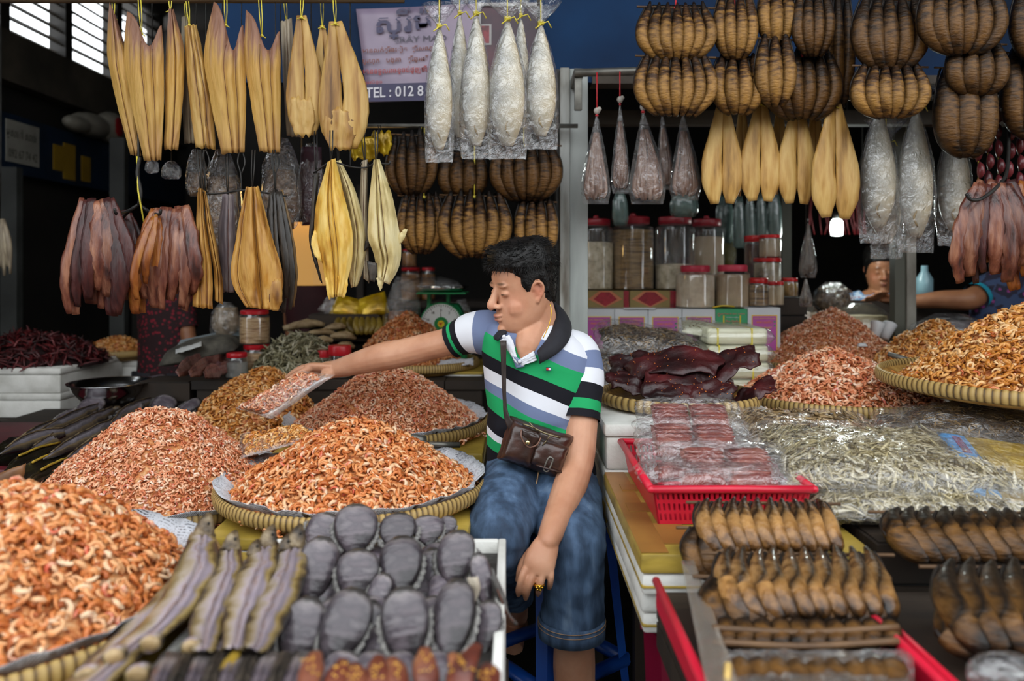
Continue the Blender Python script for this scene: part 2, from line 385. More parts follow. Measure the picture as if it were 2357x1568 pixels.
# hanging rails above
def rail(x0, x1, y, d, lb, r=.014, m=None, at=(.04, .96)):
    mb = MB(); a = P(x0, y, d); b = P(x1, y, d); mb.tube([a, b], r, 10)
    t = thing('hanging_rail', (a+b)/2, lb, 'rail'); obj('pole', mb, m or STEEL, t)
    for q in (a.lerp(b, at[0]), a.lerp(b, at[1])):
        mb = MB(); mb.tube([q, V(q.x, q.y, 3.76)], .006, 6); obj('hanger_rod', mb, IRON, t)
    return t
rail(-260, 930, -6, 2.30, 'brown wooden rail carrying the yellow fish along the top left', .017, mat('brown pole', ['4A3A28', '6B563B'], .7, 8, (1, 9, 9)))
rail(880, 1360, -40, 2.28, 'steel rail carrying the bagged white fish', .012)
rail(1420, 2500, -75, 2.42, 'steel rail carrying the smoked fish at top right', .013)
rail(1600, 2420, 225, 2.58, 'steel rail hidden behind the lower smoked fish on the right', .01, None, (.11, .56))
rail(800, 1330, 290, 2.74, 'thin rail carrying the smoked fish behind the man', .008, None, (.40, .83))

# banner with Khmer lettering
SIGN = mat('lilac vinyl banner', ['6E6178', '8E7F93', 'A694A6'], .38, 3.5, bump=.15, var=0)
def bp(x, y): return P(x, y, HD-.012)
t = thing('sign_banner', bp(1010, 236), 'lilac vinyl shop banner with dark blue foreign lettering and a phone number', 'sign')
A_, B_, C_, D_ = bp(820, 22), bp(1192, 6), bp(1200, 228), bp(847, 236)
def banner(q): return [V(p.x, p.y+q, p.z) for p in (A_, B_, C_, D_)]
mb = MB(); g0 = []; g1 = []
for i in range(13):
    v = i/12; r0 = []; r1 = []
    for j in range(19):
        u = j/18; p = A_.lerp(B_, u).lerp(D_.lerp(C_, u), v); bump_ = .004*math.sin(7*u+3*v)+.003*nz(u*4, v*4, 2)
        r0.append(p+V(0, bump_-.006, 0)); r1.append(p+V(0, bump_-.004, 0))
    g0.append(r0); g1.append(r1)
mb.shell(g0, g1); obj('vinyl_sheet', mb, SIGN, t)
mb = MB(); lo = bp(845, 236); hi = bp(1200, 194)
e0, e1, e2, e3 = A_.lerp(D_, .815), B_.lerp(C_, .80), C_, D_
off = V(0, -.0115, 0)
mb.add([e0+off, e1+off, e2+off, e3+off, e0+off*.8, e1+off*.8, e2+off*.8, e3+off*.8], [(0,1,2,3),(7,6,5,4),(0,4,5,1),(1,5,6,2),(2,6,7,3),(3,7,4,0)])
NAVY = mat('navy print', ['2A2548', '332C57'], .4, 6, var=0)
obj('navy_band', mb, NAVY, t, smooth=False)
ux = (B_-A_).normalized(); uy = V(0, 0, 1)
def sgn(s, x, y, wpx, hpx, m, bold=False):
    letters('lettering', s, bp(x, y)+V(0, -.0135, 0), ux, uy, wpx*px(HD), hpx*px(HD), m, t, bold)
RED1 = mat('brown print', ['7A3A22'], .5, var=0); RED2 = mat('red print ink', ['A3302C'], .5, var=0); GREYI = mat('grey print', ['4A4552'], .5, var=0); WHI = mat('white print', ['D9D6DC'], .5, var=0)
sgn('ស្រីម៉េ', 868, 94, 150, 70, NAVY, True)
sgn('SRÂY MAO', 910, 101, 118, 17, GREYI)
sgn('មានលក់ត្រីងៀត  ត្រីសណ្តាយ', 836, 128, 190, 17, RED1, True)
sgn('ប្រហុក   បង្គា   ត្រីឆ្អើរ   បង្គា', 836, 152, 190, 17, RED1, True)
sgn('មានទទួលវេចខ្ចប់ផ្ញើទៅក្រៅ', 837, 177, 190, 18, RED2, True)
sgn('ទូរស័ព្ទ', 841, 198, 40, 11, RED2)
sgn('TEL : 012 8', 843, 228, 132, 24, WHI, True)
# framed picture beside the banner
t = thing('framed_poster', P(1175, 200, HD), 'small framed red picture poster partly behind the bagged white fish', 'poster')
fx0, fz0 = P(1100, 190, HD-.02)[0], P(1100, 190, HD-.02)[2]; fx1, fz1 = P(1248, 8, HD-.02)[0], P(1248, 8, HD-.02)[2]
obj('backing', MB().box((fx0+.005, HD-.02, fz0+.005), (fx1-.005, HD-.001, fz1-.005)), mat('dark poster', ['241A22', '3E2230', '5A2A34'], .4, 6, var=0), t, smooth=False)
for lo, hi in (((fx0, fz0), (fx1, fz0+.012)), ((fx0, fz1-.012), (fx1, fz1)), ((fx0, fz0+.012), (fx0+.012, fz1-.012)), ((fx1-.012, fz0+.012), (fx1, fz1-.012))):
    obj('frame_bar', MB().box((lo[0], HD-.03, lo[1]), (hi[0], HD-.002, hi[1])), mat('pale frame', ['8E8A8A', 'B2AEAC'], .5), t, smooth=False)
a, b = P(1108, 98, HD-.03), P(1126, 58, HD-.03); obj('photo_print', MB().box((a.x, HD-.024, a.z), (b.x, HD-.021, b.z)), mat('red portrait print', ['5A1420', '8E2A33', '2A1016'], .4, 30, var=0), t, smooth=False)
a, b = P(1103, 102, HD-.03), P(1131, 54, HD-.03); obj('photo_border', MB().box((a.x, HD-.0225, a.z), (b.x, HD-.0205, b.z)), MATS['pale frame'], t, smooth=False)

# ================================================================== TABLES AND BOXES
def table(x0, x1, y0, y1, z, lb, legs=True, m=None, th=.035):
    t = thing('display_table', ((x0+x1)/2, (y0+y1)/2, 0), lb, 'table')
    n = max(2, int((x1-x0)/.16))
    for i in range(n):
        a = lerp(x0, x1, i/n)+.002; b = lerp(x0, x1, (i+1)/n)-.002
        obj('plank', MB().box((a, y0, z-th), (b, y1, z)), m or DARKW, t, smooth=False)
    obj('apron', MB().box((x0+.02, y0+.01, z-th-.06), (x1-.02, y0+.03, z-th-.001)), m or DARKW, t, smooth=False)
    for x in (x0+.04, x1-.04):
        for y in (y0+.06, y1-.04): obj('leg', MB().box((x-.02, y-.02, 0), (x+.02, y+.02, z-th)), m or DARKW, t, smooth=False)
    return t
table(-2.1, -.07, 1.60, 3.0, .74, 'low dark plank table under the shrimp trays left of the man')
table(-1.28, -.1, 3.03, 4.1, .955, 'taller dark plank table behind with the scale and jars')
table(-3.1, -1.92, 3.35, 4.9, .73, 'dark plank table of the neighbouring stall far left')
table(.30, 1.95, .9, 2.04, .69, 'dark plank table under the smoked fish at lower right')
table(.80, 2.0, 2.12, 3.75, .925, 'dark plank table under the shrimp trays right of the man')
table(.26, .79, 2.62, 3.9, .945, 'narrow dark plank table in front of the white cartons')
table(-1.4, -.005, .70, 1.56, .60, 'low dark plank table under the nearest shrimp and fish')

def crate(lo, hi, lb):
    """slatted wooden crate"""
    x0, y0, z0 = lo; x1, y1, z1 = hi; e = .008
    t = thing('wooden_crate', ((x0+x1)/2, (y0+y1)/2, z0), lb, 'crate')
    obj('inner_box', MB().box((x0+e, y0+e, z0), (x1-e, y1-e, z1-.002)), BLACKC, t, smooth=False)
    n = max(2, int((z1-z0)/.07))
    for i in range(n):
        a = lerp(z0, z1, i/n)+.004; b = lerp(z0, z1, (i+1)/n)-.004
        obj('slat', MB().box((x0, y0, a), (x1, y0+e, b)), DARKW, t, smooth=False); obj('slat', MB().box((x0, y0+e, a), (x0+e, y1, b)), DARKW, t, smooth=False); obj('slat', MB().box((x1-e, y0+e, a), (x1, y1, b)), DARKW, t, smooth=False)
    obj('top_board', MB().box((x0+e, y0+e, z1-.002), (x1-e, y1-e, z1)), DARKW, t, smooth=False)
    return t
def foam_box(x0, x1, y0, y1, z0, z1, lb, lid=.045, tape=None, group=None):
    t = thing('foam_box', ((x0+x1)/2, (y0+y1)/2, z0), lb, 'foam box', group)
    obj('box_body', MB().box((x0+.004, y0+.004, z0), (x1-.004, y1-.004, z1-lid-.001)), WHITEP, t, bevel=.008)
    obj('lid', MB().box((x0, y0, z1-lid), (x1, y1, z1)), YTAPE if tape == 'lid' else WHITEP, t, bevel=.008)
    if tape:
        zz = lerp(z0, z1-lid, .5); e = .002
        obj('tape_band', MB().box((x0+.004-e, y0+.004-e, z0+.012), (x1-.004+e, y1-.004+e, zz)), YTAPE, t, bevel=.006)
    return t
foam_box(-.70, -.10, 1.72, 2.28, .741, .792, 'flat yellow taped foam box under the nearest bamboo tray', .03, 'lid')
foam_box(-.75, -.09, 2.36, 2.95, .741, .829, 'yellow taped foam box under the tray of small shrimp below the arm', .04, 'lid')
foam_box(-1.25, -.52, .92, 1.58, .601, .815, 'foam box under the corner heap of shrimp', .045, 'lid')
t = thing('foam_box', (-.25, 1.1, .601), 'open white foam box full of grey dried fish in front', 'foam box')
obj('box_body', MB().box((-.49, .72, .601), (-.012, 1.52, .80)), WHITEP, t, bevel=.006)
for lo, hi in (((-.49, .72), (-.475, 1.52)), ((-.027, .72), (-.012, 1.52)), ((-.475, 1.505), (-.027, 1.52)), ((-.475, .72), (-.027, .735))): obj('wall', MB().box(lo+(.801,), hi+(.862,)), WHITEP, t, bevel=.003)
obj('fish_bed', MB().box((-.474, .736, .801), (-.028, 1.504, .838)), mat('dark fish bed', ['1A1816', '2C2926', '45403C'], .6, 20, bump=.8), t, smooth=False)
foam_box(-.44, -.12, 3.16, 3.62, .956, .972, 'flat yellow slab under the shrimp tray behind the arm', .008, 'lid')
# right stack
foam_box(.245, .70, 1.45, 2.04, .775, .857, 'yellow taped foam box on top of the stack beside the red basket', .04, 'lid')
foam_box(.250, .70, 1.47, 2.04, .692, .774, 'white foam box with a yellow tape band lowest in the stack by the man', .04, 'band')
foam_box(.25, .77, 2.05, 2.60, .858, .982, 'white foam box carrying the tray of dried beef', .035)
foam_box(.25, .785, 2.05, 2.60, .70, .856, 'foam box below the white one beside the man', .035, 'band')
crate((.72, 1.50, .692), (1.25, 2.03, .86), 'dark crate under the bags of dried anchovies')
crate((1.26, 1.50, .692), (1.90, 2.03, .86), 'dark crate under the yellow packets at far right')
crate((1.47, 2.13, .926), (1.92, 2.52, 1.048), 'dark crate under the biggest shrimp tray at right')
BTAPE = mat('brown packing tape', ['7A5426', '9A6E34'], .35, 8)
for i, (x0, x1, y0, y1) in enumerate(((.247, .300, 1.455, 2.03), (.30, .36, 1.50, 1.62), (.36, .48, 1.47, 1.56), (.262, .42, 1.70, 1.76), (.27, .44, 1.86, 1.91))):
    obj('tape_strip', MB().box((x0, y0, .8571), (x1, y1, .8582+.0006*i)), BTAPE, bpy.data.objects['foam_box.005'] if 'foam_box.005' in bpy.data.objects else None, smooth=False)
# left background crates
foam_box(-2.55, -2.03, 3.42, 3.98, .731, .84, 'lower white foam crate with notched sides at far left', .03, group='crates')
foam_box(-2.55, -2.03, 3.42, 3.98, .841, .955, 'upper white foam crate with notched sides at far left', .03, group='crates')

# ================================================================== LEFT BACKGROUND
def post(x0, x1, y, d, zt, lb, m=GREYP):
    a = P(x0, y, d); b = P(x1, y, d)
    return obj('post', MB().box((a.x, d, 0), (b.x, d+.06, zt)), m, None, lb, 'post', smooth=False)
DGREY = mat('dark grey post paint', ['2B2C2A', '454745'], .6, 5)
post(0, 38, 700, 4.6, 2.02, 'grey post at the far left edge of the dark stall', DGREY)
post(252, 286, 700, 5.2, 2.3, 'grey post behind the left bunch of red dried meat', DGREY)
post(128, 148, 700, 6.2, 2.3, 'thin dark post between two posters in the dark stall', DGREY)
def poster(x0, x1, y0, y1, d, m, lb):
    a = P(x0, y1, d); b = P(x1, y0, d)
    t = obj('poster', MB().box((a.x, d, a.z), (b.x, d+.01, b.z)), m, None, lb, 'poster', smooth=False); return t, a, b
PWH = mat('grubby white board', ['55524B', '6F6C64'], .7, 3)
obj('partition', MB().box((P(40, 0, 6.6).x, 6.6, 0), (P(330, 0, 6.6).x, 6.64, 1.4)), mat('grubby grey partition', ['2E2C28', '45423B'], .8, 3), None, 'pale grey partition at the back of the dark left stall', 'partition', smooth=False)
t, a, b = poster(98, 126, 696, 760, 6.589, PWH, 'small white printed notice in the dark left stall')
for k in range(4): obj('print_line', MB().box((a.x+.01, 6.585, a.z+.05+k*.05), (b.x-.012, 6.588, a.z+.065+k*.05)), mat('faded red print', ['5A2220']), t, smooth=False)
t, a, b = poster(146, 202, 694, 758, 6.589, PWH, 'white poster with a reddish round picture in the dark left stall')
mb = MB(); c0 = (a+b)/2; mb.lathe([(.0001, -.004), (.075, -.004), (.075, 0), (.0001, 0)], (0, 0, 0), 24)
mb.v = [(c0.x+p[0], 6.587+p[2], c0.z+.03+p[1]*1.1) for p in mb.v]; obj('round_picture', mb, mat('round portrait print', ['2A1714', '5B2E26', '7A6A5C'], .6, 25), t)
obj('red_caption', MB().box((a.x+.03, 6.585, a.z+.02), (b.x-.03, 6.588, a.z+.04)), mat('faded red print', ['5A2220']), t, smooth=False)
# bundle hanging at left edge
t = thing('dried_eel_bundle', P(8, 640, 3.6), 'pale dried strips hanging at the left edge of the picture', 'dried fish')
for i in range(5):
    mb = MB(); x = -8+i*7; mb.tube([P(x*.4, 505, 3.6), P(x, 560, 3.58), P(x+4, 610+R.uniform(0, 38), 3.6)], [.008, .014, .006], 8, n=8); obj('strip', mb, PALE, t)
mb = MB(); mb.tube([P(0, 506, 3.6), P(2, 380, 3.6), V(P(2, 380, 3.6).x, 3.6, 3.75)], .003, 5); obj('string', mb, IRON, t)
# steel basin
t = thing('steel_basin', P(255, 905, 3.05), 'shiny stainless steel basin at left behind the dark fish', 'basin')
cc = P(255, 882, 3.05); pr = [(.05, -.075), (.10, -.07), (.135, -.03), (.148, 0), (.160, .003), (.160, .006), (.146, .005), (.130, -.026), (.097, -.064), (.05, -.069)]
mb = MB(); mb.lathe(pr, cc, 40); obj('bowl', mb, mat('polished steel', ['B8BABB', 'CFD1D2'], .16, 8, metal=1, var=0), t)

# ================================================================== BAMBOO TRAYS AND SHRIMP
def newspaper_mat(name, base=('C9CBD3', 'E2E3E8'), ink='3C3F4C'):
    if name in MATS: return MATS[name]
    m, N, L, b = nt(name); MATS[name] = m; b.inputs['Roughness'].default_value = .75
    tc = N.new('ShaderNodeTexCoord'); mp = N.new('ShaderNodeMapping'); mp.inputs['Rotation'].default_value = (0, 0, .5); L.new(tc.outputs['Object'], mp.inputs[0])
    wv = N.new('ShaderNodeTexWave'); wv.bands_direction = 'Y'; wv.inputs['Scale'].default_value = 70; L.new(mp.outputs[0], wv.inputs[0])
    n1 = N.new('ShaderNodeTexNoise'); n1.inputs['Scale'].default_value = 160; L.new(mp.outputs[0], n1.inputs[0])
    n2 = N.new('ShaderNodeTexNoise'); n2.inputs['Scale'].default_value = 9; L.new(mp.outputs[0], n2.inputs[0])
    a = N.new('ShaderNodeMath'); a.operation = 'MULTIPLY'; L.new(wv.outputs[1], a.inputs[0]); L.new(n1.outputs[0], a.inputs[1])
    c = N.new('ShaderNodeMath'); c.operation = 'MULTIPLY'; L.new(a.outputs[0], c.inputs[0]); L.new(n2.outputs[0], c.inputs[1])
    r = N.new('ShaderNodeValToRGB'); e = r.color_ramp.elements; e[0].position = .17; e[0].color = rgb(base[1]); e[1].position = .27; e[1].color = rgb(ink); q = e.new(.10); q.color = rgb(base[0])
    L.new(c.outputs[0], r.inputs[0]); L.new(r.outputs[0], b.inputs['Base Color'])
    return m
NEWS = newspaper_mat('printed newspaper')
def tray(cx, cy, zr, r, lb, depth=.05, nseg=150, ry=None, tilt=0):
    ry = ry or r; k = ry/r
    t = thing('bamboo_tray', (cx, cy, zr-depth), lb, 'bamboo tray')
    mb = MB(); mb.lathe([(.002, -depth+.004), (r*.8, -depth), (r*.93, -depth*.75), (r*.985, -.012), (r*.95, -.012), (r*.9, -depth*.6), (r*.78, -depth+.01), (.002, -depth+.012)], (cx, cy, zr), 56, sy=k)
    obj('woven_base', mb, BAMBOOD, t)
    mb = MB(); rs = []; A = nseg*3
    for i in range(A):
        a = 2*math.pi*i/A; q = 1.0 if i % 3 else .93
        rg = []
        for j in range(8):
            b = 2*math.pi*j/8; rr = r*.985+.010*q*math.cos(b); zz = zr-.012+.019*q*math.sin(b)
            rg.append(V(cx+rr*math.cos(a), cy+rr*k*math.sin(a), zz))
        rs.append(rg)
    rs.append(rs[0]); mb.rings(rs, True, False)
    mb.uv = [(0, (i//8) % 3/2 if (i//8) % 3 else 0) for i in range(len(mb.v))]
    obj('bound_rim', mb, RIM, t)
    return t
RIM = ramp_mat('split bamboo rim with dark lashings', 'v', [(0, '3E3222'), (.3, '86693A'), (.6, 'A98C52'), (1, 'B39760')], .5, False, mottle=.35, mscale=9, bump=.2)

def proto(seg, sides, arc=3.9):
    vs = []; fs = []
    for i in range(seg):
        t = i/(seg-1); a = arc*(t-.5); rr = .36
        c = np.array([rr*math.cos(a), rr*math.sin(a), .05*math.sin(t*5)]); rad = .245*(1-.62*t)*(.6 if i == 0 else 1)
        d = np.array([math.cos(a), math.sin(a), 0])
        for j in range(sides):
            b = 2*math.pi*j/sides; vs.append(c+d*rad*math.cos(b)+np.array([0, 0, 1])*rad*.8*math.sin(b))
    for i in range(seg-1):
        for j in range(sides):
            p = i*sides+j; q = i*sides+(j+1) % sides; fs.append((p, q, q+sides, p+sides))
    fs.append(tuple(range(sides))[::-1] if sides == 4 else tuple(range(sides))[::-1][:4]); 
    return np.array(vs), np.array([f for f in fs if len(f) == 4])
PR = {0: proto(6, 4), 1: proto(5, 4), 2: proto(4, 4, 3.6)}
def shrimp_mat(name, stops):
    return ramp_mat(name, 'tint', stops, .45, False, bump=.15, bscale=150, spec=.5, mottle=.18, mscale=140)
SH_BIG = shrimp_mat('big orange dried shrimp', [(0, '9A4A18'), (.16, 'C06A30'), (.38, 'D17E42'), (.60, 'DA9258'), (.80, 'E2AA78'), (.93, 'EACBA8'), (1, 'CF5A3C')])
SH_PINK = shrimp_mat('small pink dried shrimp', [(0, 'A0522E'), (.16, 'C67046'), (.42, 'D68C62'), (.65, 'DEA27C'), (.85, 'E8BE9C'), (.95, 'F0D6C0'), (1, 'CC5C48')])
SH_GOLD = shrimp_mat('golden dried shrimp', [(0, '8A4A10'), (.25, 'BC7426'), (.5, 'CF8E42'), (.7, 'DDA764'), (.9, 'EBC592'), (1, 'C25A28')])
SH_BASE = mat('shrimp heap underlayer', ['7A3B14', 'B86A34', 'CC8C54', 'D8A878'], .6, 75, var=.03, bump=1.0, lo=.35, hi=.66, detail=2)
def mound(u, v, H, pw, seed, lump):
    r = math.hypot(u, v); h = max(0, 1-r**pw)
    return H*h*(1+lump*nz(u*2.3+seed, v*2.3, seed))+H*lump*.4*nz(u*5, v*5+seed, 3)*h
def rotmats(rng, n, nrm, tiltmax):
    """random frames whose z axis leans about the surface normal"""
    z = nrm+rng.normal(0, tiltmax, (n, 3)); z /= np.linalg.norm(z, axis=1)[:, None]
    a = rng.normal(0, 1, (n, 3)); x = np.cross(a, z); x /= np.linalg.norm(x, axis=1)[:, None]; y = np.cross(z, x)
    return np.stack([x, y, z], 2)
def scatter_mesh(name, pv, pf, pos, rot, scl, tint, base_mb, mats, org):
    n = len(pos); k = len(pv)
    v = (np.einsum('nij,kj->nki', rot, pv)*scl[:, None, None]+pos[:, None, :]).reshape(-1, 3)
    f = (pf[None]+(np.arange(n)*k)[:, None, None]).reshape(-1, 4)
    tt = np.repeat(tint, k)+np.tile(np.linspace(-.04, .06, k), n)
    nb = 0
    if base_mb:
        bv = np.array([tuple(p) for p in base_mb.v]); bf = np.array([q if len(q) == 4 else q for q in base_mb.f if len(q) == 4]); nb = len(bf)
        f = np.concatenate([f, bf+len(v)]); v = np.concatenate([v, bv]); tt = np.concatenate([tt, np.full(len(bv), .1)])
    v = v-np.array(org)
    me = bpy.data.meshes.new(name); me.vertices.add(len(v)); me.vertices.foreach_set('co', v.astype(np.float32).ravel())
    me.loops.add(f.size); me.loops.foreach_set('vertex_index', f.astype(np.int32).ravel())
    me.polygons.add(len(f)); me.polygons.foreach_set('loop_start', np.arange(0, f.size, 4, dtype=np.int32))
    for m in mats: me.materials.append(m)
    mi = np.zeros(len(f), np.int32); mi[len(f)-nb:] = 1 if len(mats) > 1 else 0; me.polygons.foreach_set('material_index', mi)
    me.polygons.foreach_set('use_smooth', np.ones(len(f), bool))
    a = me.attributes.new('tint', 'FLOAT', 'POINT'); a.data.foreach_set('value', np.clip(tt, 0, 1).astype(np.float32))
    me.update(calc_edges=True); me.validate()
    return me
SINGLES = []
def heap(name, lb, cx, cy, z0, rx, ry, H, L, n, m, lod=1, pw=1.5, lump=.12, seed=1, tiltmax=.55, pv=None, tint_pow=1.0, cat='dried shrimp', skip=0, px_=0, py_=0, base=None):
    rng = np.random.default_rng(seed)
    mb = MB(); NR, NA = 22, 64; rs = []
    for i in range(NR+1):
        q = max(.004, i/NR); rg = []
        for j in range(NA):
            a = 2*math.pi*j/NA; u, v = q*math.cos(a), q*math.sin(a)
            sh = 1-q; rg.append(V(cx+u*rx+px_*sh, cy+v*ry+py_*sh, z0+mound(u, v, H, pw, seed, lump)-L*.15))
        rs.append(rg)
    low = [V(p.x, p.y, z0-.012) for p in rs[-1]]; low2 = [V(lerp(cx, p.x, .5), lerp(cy, p.y, .5), z0-.012) for p in rs[-1]]
    mb.rings(rs+[low, low2], True, False)
    r = np.sqrt(rng.random(n)); a = rng.random(n)*2*np.pi
    edge = rng.random(n) < .03; r = np.where(edge, r*.12+.9+.12*rng.random(n), r)
    pos = np.empty((n, 3)); nrm = np.empty((n, 3))
    for i in range(n):
        u, v = r[i]*math.cos(a[i]), r[i]*math.sin(a[i]); h = mound(u, v, H, pw, seed, lump); e = .03
        hx = mound(u+e, v, H, pw, seed, lump); hy = mound(u, v+e, H, pw, seed, lump); sh = max(0, 1-r[i])
        pos[i] = (cx+u*rx+px_*sh, cy+v*ry+py_*sh, z0+h+L*(.05+.22*rng.random())); nrm[i] = (-(hx-h)/(e*rx), -(hy-h)/(e*ry), 1)
    nrm /= np.linalg.norm(nrm, axis=1)[:, None]
    rot = rotmats(rng, n, nrm, tiltmax); scl = L*(.75+.5*rng.random(n)); tint = rng.random(n)**tint_pow
    if skip:   # the ones nearest the camera become things of their own
        dist = np.hypot(pos[:, 0], pos[:, 1]); vis = nrm[:, 1] < .05; vis &= pos[:, 2] > z0+.02*1
        order = np.argsort(np.where(vis, dist, 9)); s = order[:skip*3:3]
        SINGLES.append((pos[s].copy(), rot[s], scl[s], tint[s])); keep = np.ones(n, bool); keep[s] = False
        pos, rot, scl, tint = pos[keep], rot[keep], scl[keep], tint[keep]
    p_, f_ = pv if pv else PR[lod]
    org = (cx, cy, z0)
    me = scatter_mesh(name, p_, f_, pos, rot, scl, tint, mb, [m, base or SH_BASE], org)
    o = bpy.data.objects.new(name, me); col.objects.link(o); o.location = org
    return tag(o, lb, cat, None, 'stuff')
def liner(cx, cy, z, r, lb, parts, seed=1, m=None):
    """crumpled newspaper lining: a wavy ring sheet creeping up to the tray rim"""
    mb = MB(); g0 = []; g1 = []; n = 110
    for i in range(6):
        v = i/5; r0 = []
        for j in range(n+1):
            a = 2*math.pi*j/n; ca, sa = math.cos(a), math.sin(a)
            ext = 1+.05*nz(ca*3+seed, sa*3, 1)+.03*nz(ca*9, sa*9+seed, 2)
            q = lerp(.60, ext*parts, v); z_ = z-.042+.062*v**2.2+.010*nz(ca*9+seed, sa*9, v*4)*v
            r0.append(V(cx+r*q*ca, cy+r*q*sa, z_))
        g0.append(r0); g1.append([p+V(0, 0, -.0012) for p in r0])
    mb.shell(g0, g1)
    return obj('newspaper', mb, m or NEWS, None, lb, 'newspaper')

# corner heap, front-centre tray, left heap, mid heap
tray(-.90, 1.28, .865, .385, 'bamboo tray of big orange shrimp in the lower left corner')
liner(-.90, 1.28, .862, .385, 'white paper lining the corner tray of shrimp', .97, 3)
heap('shrimp_heap', 'heap of large orange dried shrimp in the lower left corner', -.90, 1.28, .835, .335, .335, .185, .027, 3400, SH_BIG, 0, pw=2.0, seed=11, skip=150)
tray(-.42, 2.03, .843, .352, 'large bamboo tray of orange shrimp right in front of the seated man')
liner(-.42, 2.03, .842, .352, 'crumpled newspaper lining the tray in front of the man', .985, 5)
heap('shrimp_heap', 'peaked heap of large orange shrimp on the front central tray', -.42, 2.03, .812, .325, .325, .172, .0255, 3400, SH_BIG, 0, pw=1.45, seed=12, skip=150)
tray(-.99, 2.12, .80, .36, 'bamboo tray under the left heap of small pink shrimp')
liner(-.99, 2.12, .797, .362, 'printed newspaper sticking out under the left heap of small shrimp', 1.06, 8)
heap('shrimp_heap', 'wide heap of small pink shrimp left of the central tray', -.985, 2.12, .765, .338, .338, .245, .0165, 7600, SH_PINK, 1, pw=1.5, seed=13)
tray(-.435, 2.66, .88, .352, 'bamboo tray with brown lashings below the outstretched arm')
liner(-.435, 2.66, .879, .352, 'newspaper lining the tray below the outstretched arm', .985, 9)
heap('shrimp_heap', 'heap of small pale shrimp on the tray below the outstretched arm', -.435, 2.66, .848, .335, .335, .205, .0185, 6000, SH_PINK, 1, pw=1.4, seed=14)
heap('shrimp_heap', 'heap of golden shrimp behind the held bag', -.93, 2.78, .745, .30, .26, .285, .026, 3000, SH_GOLD, 1, pw=1.7, seed=15)
# behind the arm
tray(-.42, 3.34, 1.004, .272, 'bamboo tray of shrimp behind the outstretched arm')
heap('shrimp_heap', 'orange shrimp heap behind the arm next to the green scale', -.46, 3.36, .972, .245, .245, .23, .024, 2000, SH_BIG, 2, pw=1.5, seed=16)
mb = MB(); g0 = []; g1 = []
for i in range(7):
    r0 = [P(1005+85*j/9, 845-16*i/6+5*nz(i*.8, j*.7, 1)-6*j/9, 3.16+.06*i/6) for j in range(10)]; g0.append(r0); g1.append([p-V(0, 0, .001) for p in r0])
mb.shell(g0, g1); obj('newspaper', mb, NEWS, None, 'crumpled newspaper edge in the tray behind the arm', 'newspaper')
# right side
tray(1.096, 2.58, .988, .355, 'bamboo tray of pale orange shrimp in the middle of the right table')
heap('shrimp_heap', 'heap of pale orange shrimp in the middle of the right table', 1.096, 2.58, .955, .33, .33, .165, .026, 2900, SH_PINK, 0, pw=1.35, seed=17)
tray(1.39, 3.3, 1.01, .355, 'bamboo tray of fine shrimp before the clear rice bags')
heap('shrimp_heap', 'tall heap of fine shrimp at the back of the right table', 1.375, 3.3, .98, .335, .335, .245, .018, 4200, SH_PINK, 2, pw=1.3, seed=18)
tray(1.50, 2.14, 1.10, .43, 'biggest bamboo tray at the right edge of the picture')
heap('shrimp_heap', 'large heap of amber shrimp at the right edge', 1.545, 2.16, 1.065, .395, .395, .24, .027, 3900, SH_GOLD, 0, pw=1.5, seed=19)
heap('shrimp_heap', 'smaller heap of amber shrimp beside the iron post', 1.62, 2.92, .93, .30, .28, .27, .027, 2400, SH_GOLD, 1, pw=1.4, seed=20)
# far left stall
tray(-2.12, 4.10, .97, .21, 'small tray of shrimp in the dark stall far left')
heap('shrimp_heap', 'low heap of golden shrimp in the dark stall far left', -2.12, 4.10, .95, .19, .19, .085, .02, 900, SH_GOLD, 2, pw=1.6, seed=21)
foam_box(-2.35, -1.85, 3.99, 4.4, .731, .92, 'foam crate under the small far shrimp tray', .03)
# the 300 nearest single shrimp
SHP = []
for k in range(8):
    pv, pf = PR[0]; me = scatter_mesh('shrimp', pv, pf, np.zeros((1, 3)), np.eye(3)[None], np.ones(1), np.array([.12+.11*k]), None, [SH_BIG], (0, 0, 0)); SHP.append(me)
for (pos, rot, scl, tint), lb, g in zip(SINGLES, ('single large dried shrimp on the surface of the lower left corner heap', 'single orange dried shrimp on the surface of the central tray heap'), ('shrimp on the corner heap', 'shrimp on the central tray')):
    for p, r_, s_, k in zip(pos, rot, scl, tint):
        M_ = Matrix.Translation(p) @ Matrix([list(q) for q in r_]).to_4x4() @ Matrix.Scale(s_, 4)
        place(SHP[int(k*7.99)], 'dried_shrimp', M_, None, label=lb, cat='dried shrimp', group=g)
# metal scoops
def scoop(a, b, w_, lb):
    t = thing('metal_scoop', (a+b)/2, lb, 'scoop'); ax = (b-a).normalized(); sd = ax.cross(V(0, 0, 1)).normalized(); mb = MB(); g0 = []; g1 = []
    for i in range(7):
        v = i/6; r0 = []; r1 = []
        for j in range(11):
            th = math.pi*(j/10); q = sd*math.cos(th)*w_*(1-.25*v)-V(0, 0, 1)*math.sin(th)*w_*.6+a.lerp(b, v); r0.append(q); r1.append(q+V(0, 0, .002)-sd*math.cos(th)*.002)
        g0.append(r0); g1.append(r1)
    mb.shell(g0, g1); obj('blade', mb, STEEL, t)
    mb = MB(); mb.tube([b-V(0, 0, w_*.3), b+ax*.1], .009, 8); obj('handle', mb, STEEL, t)
scoop(P(915, 1000, 2.28), P(985, 1012, 2.30), .05, 'grey metal scoop stuck between the two front shrimp trays')
scoop(P(2190, 838, 2.55), P(2115, 826, 2.62), .05, 'grey metal scoop between the amber shrimp heaps at right')

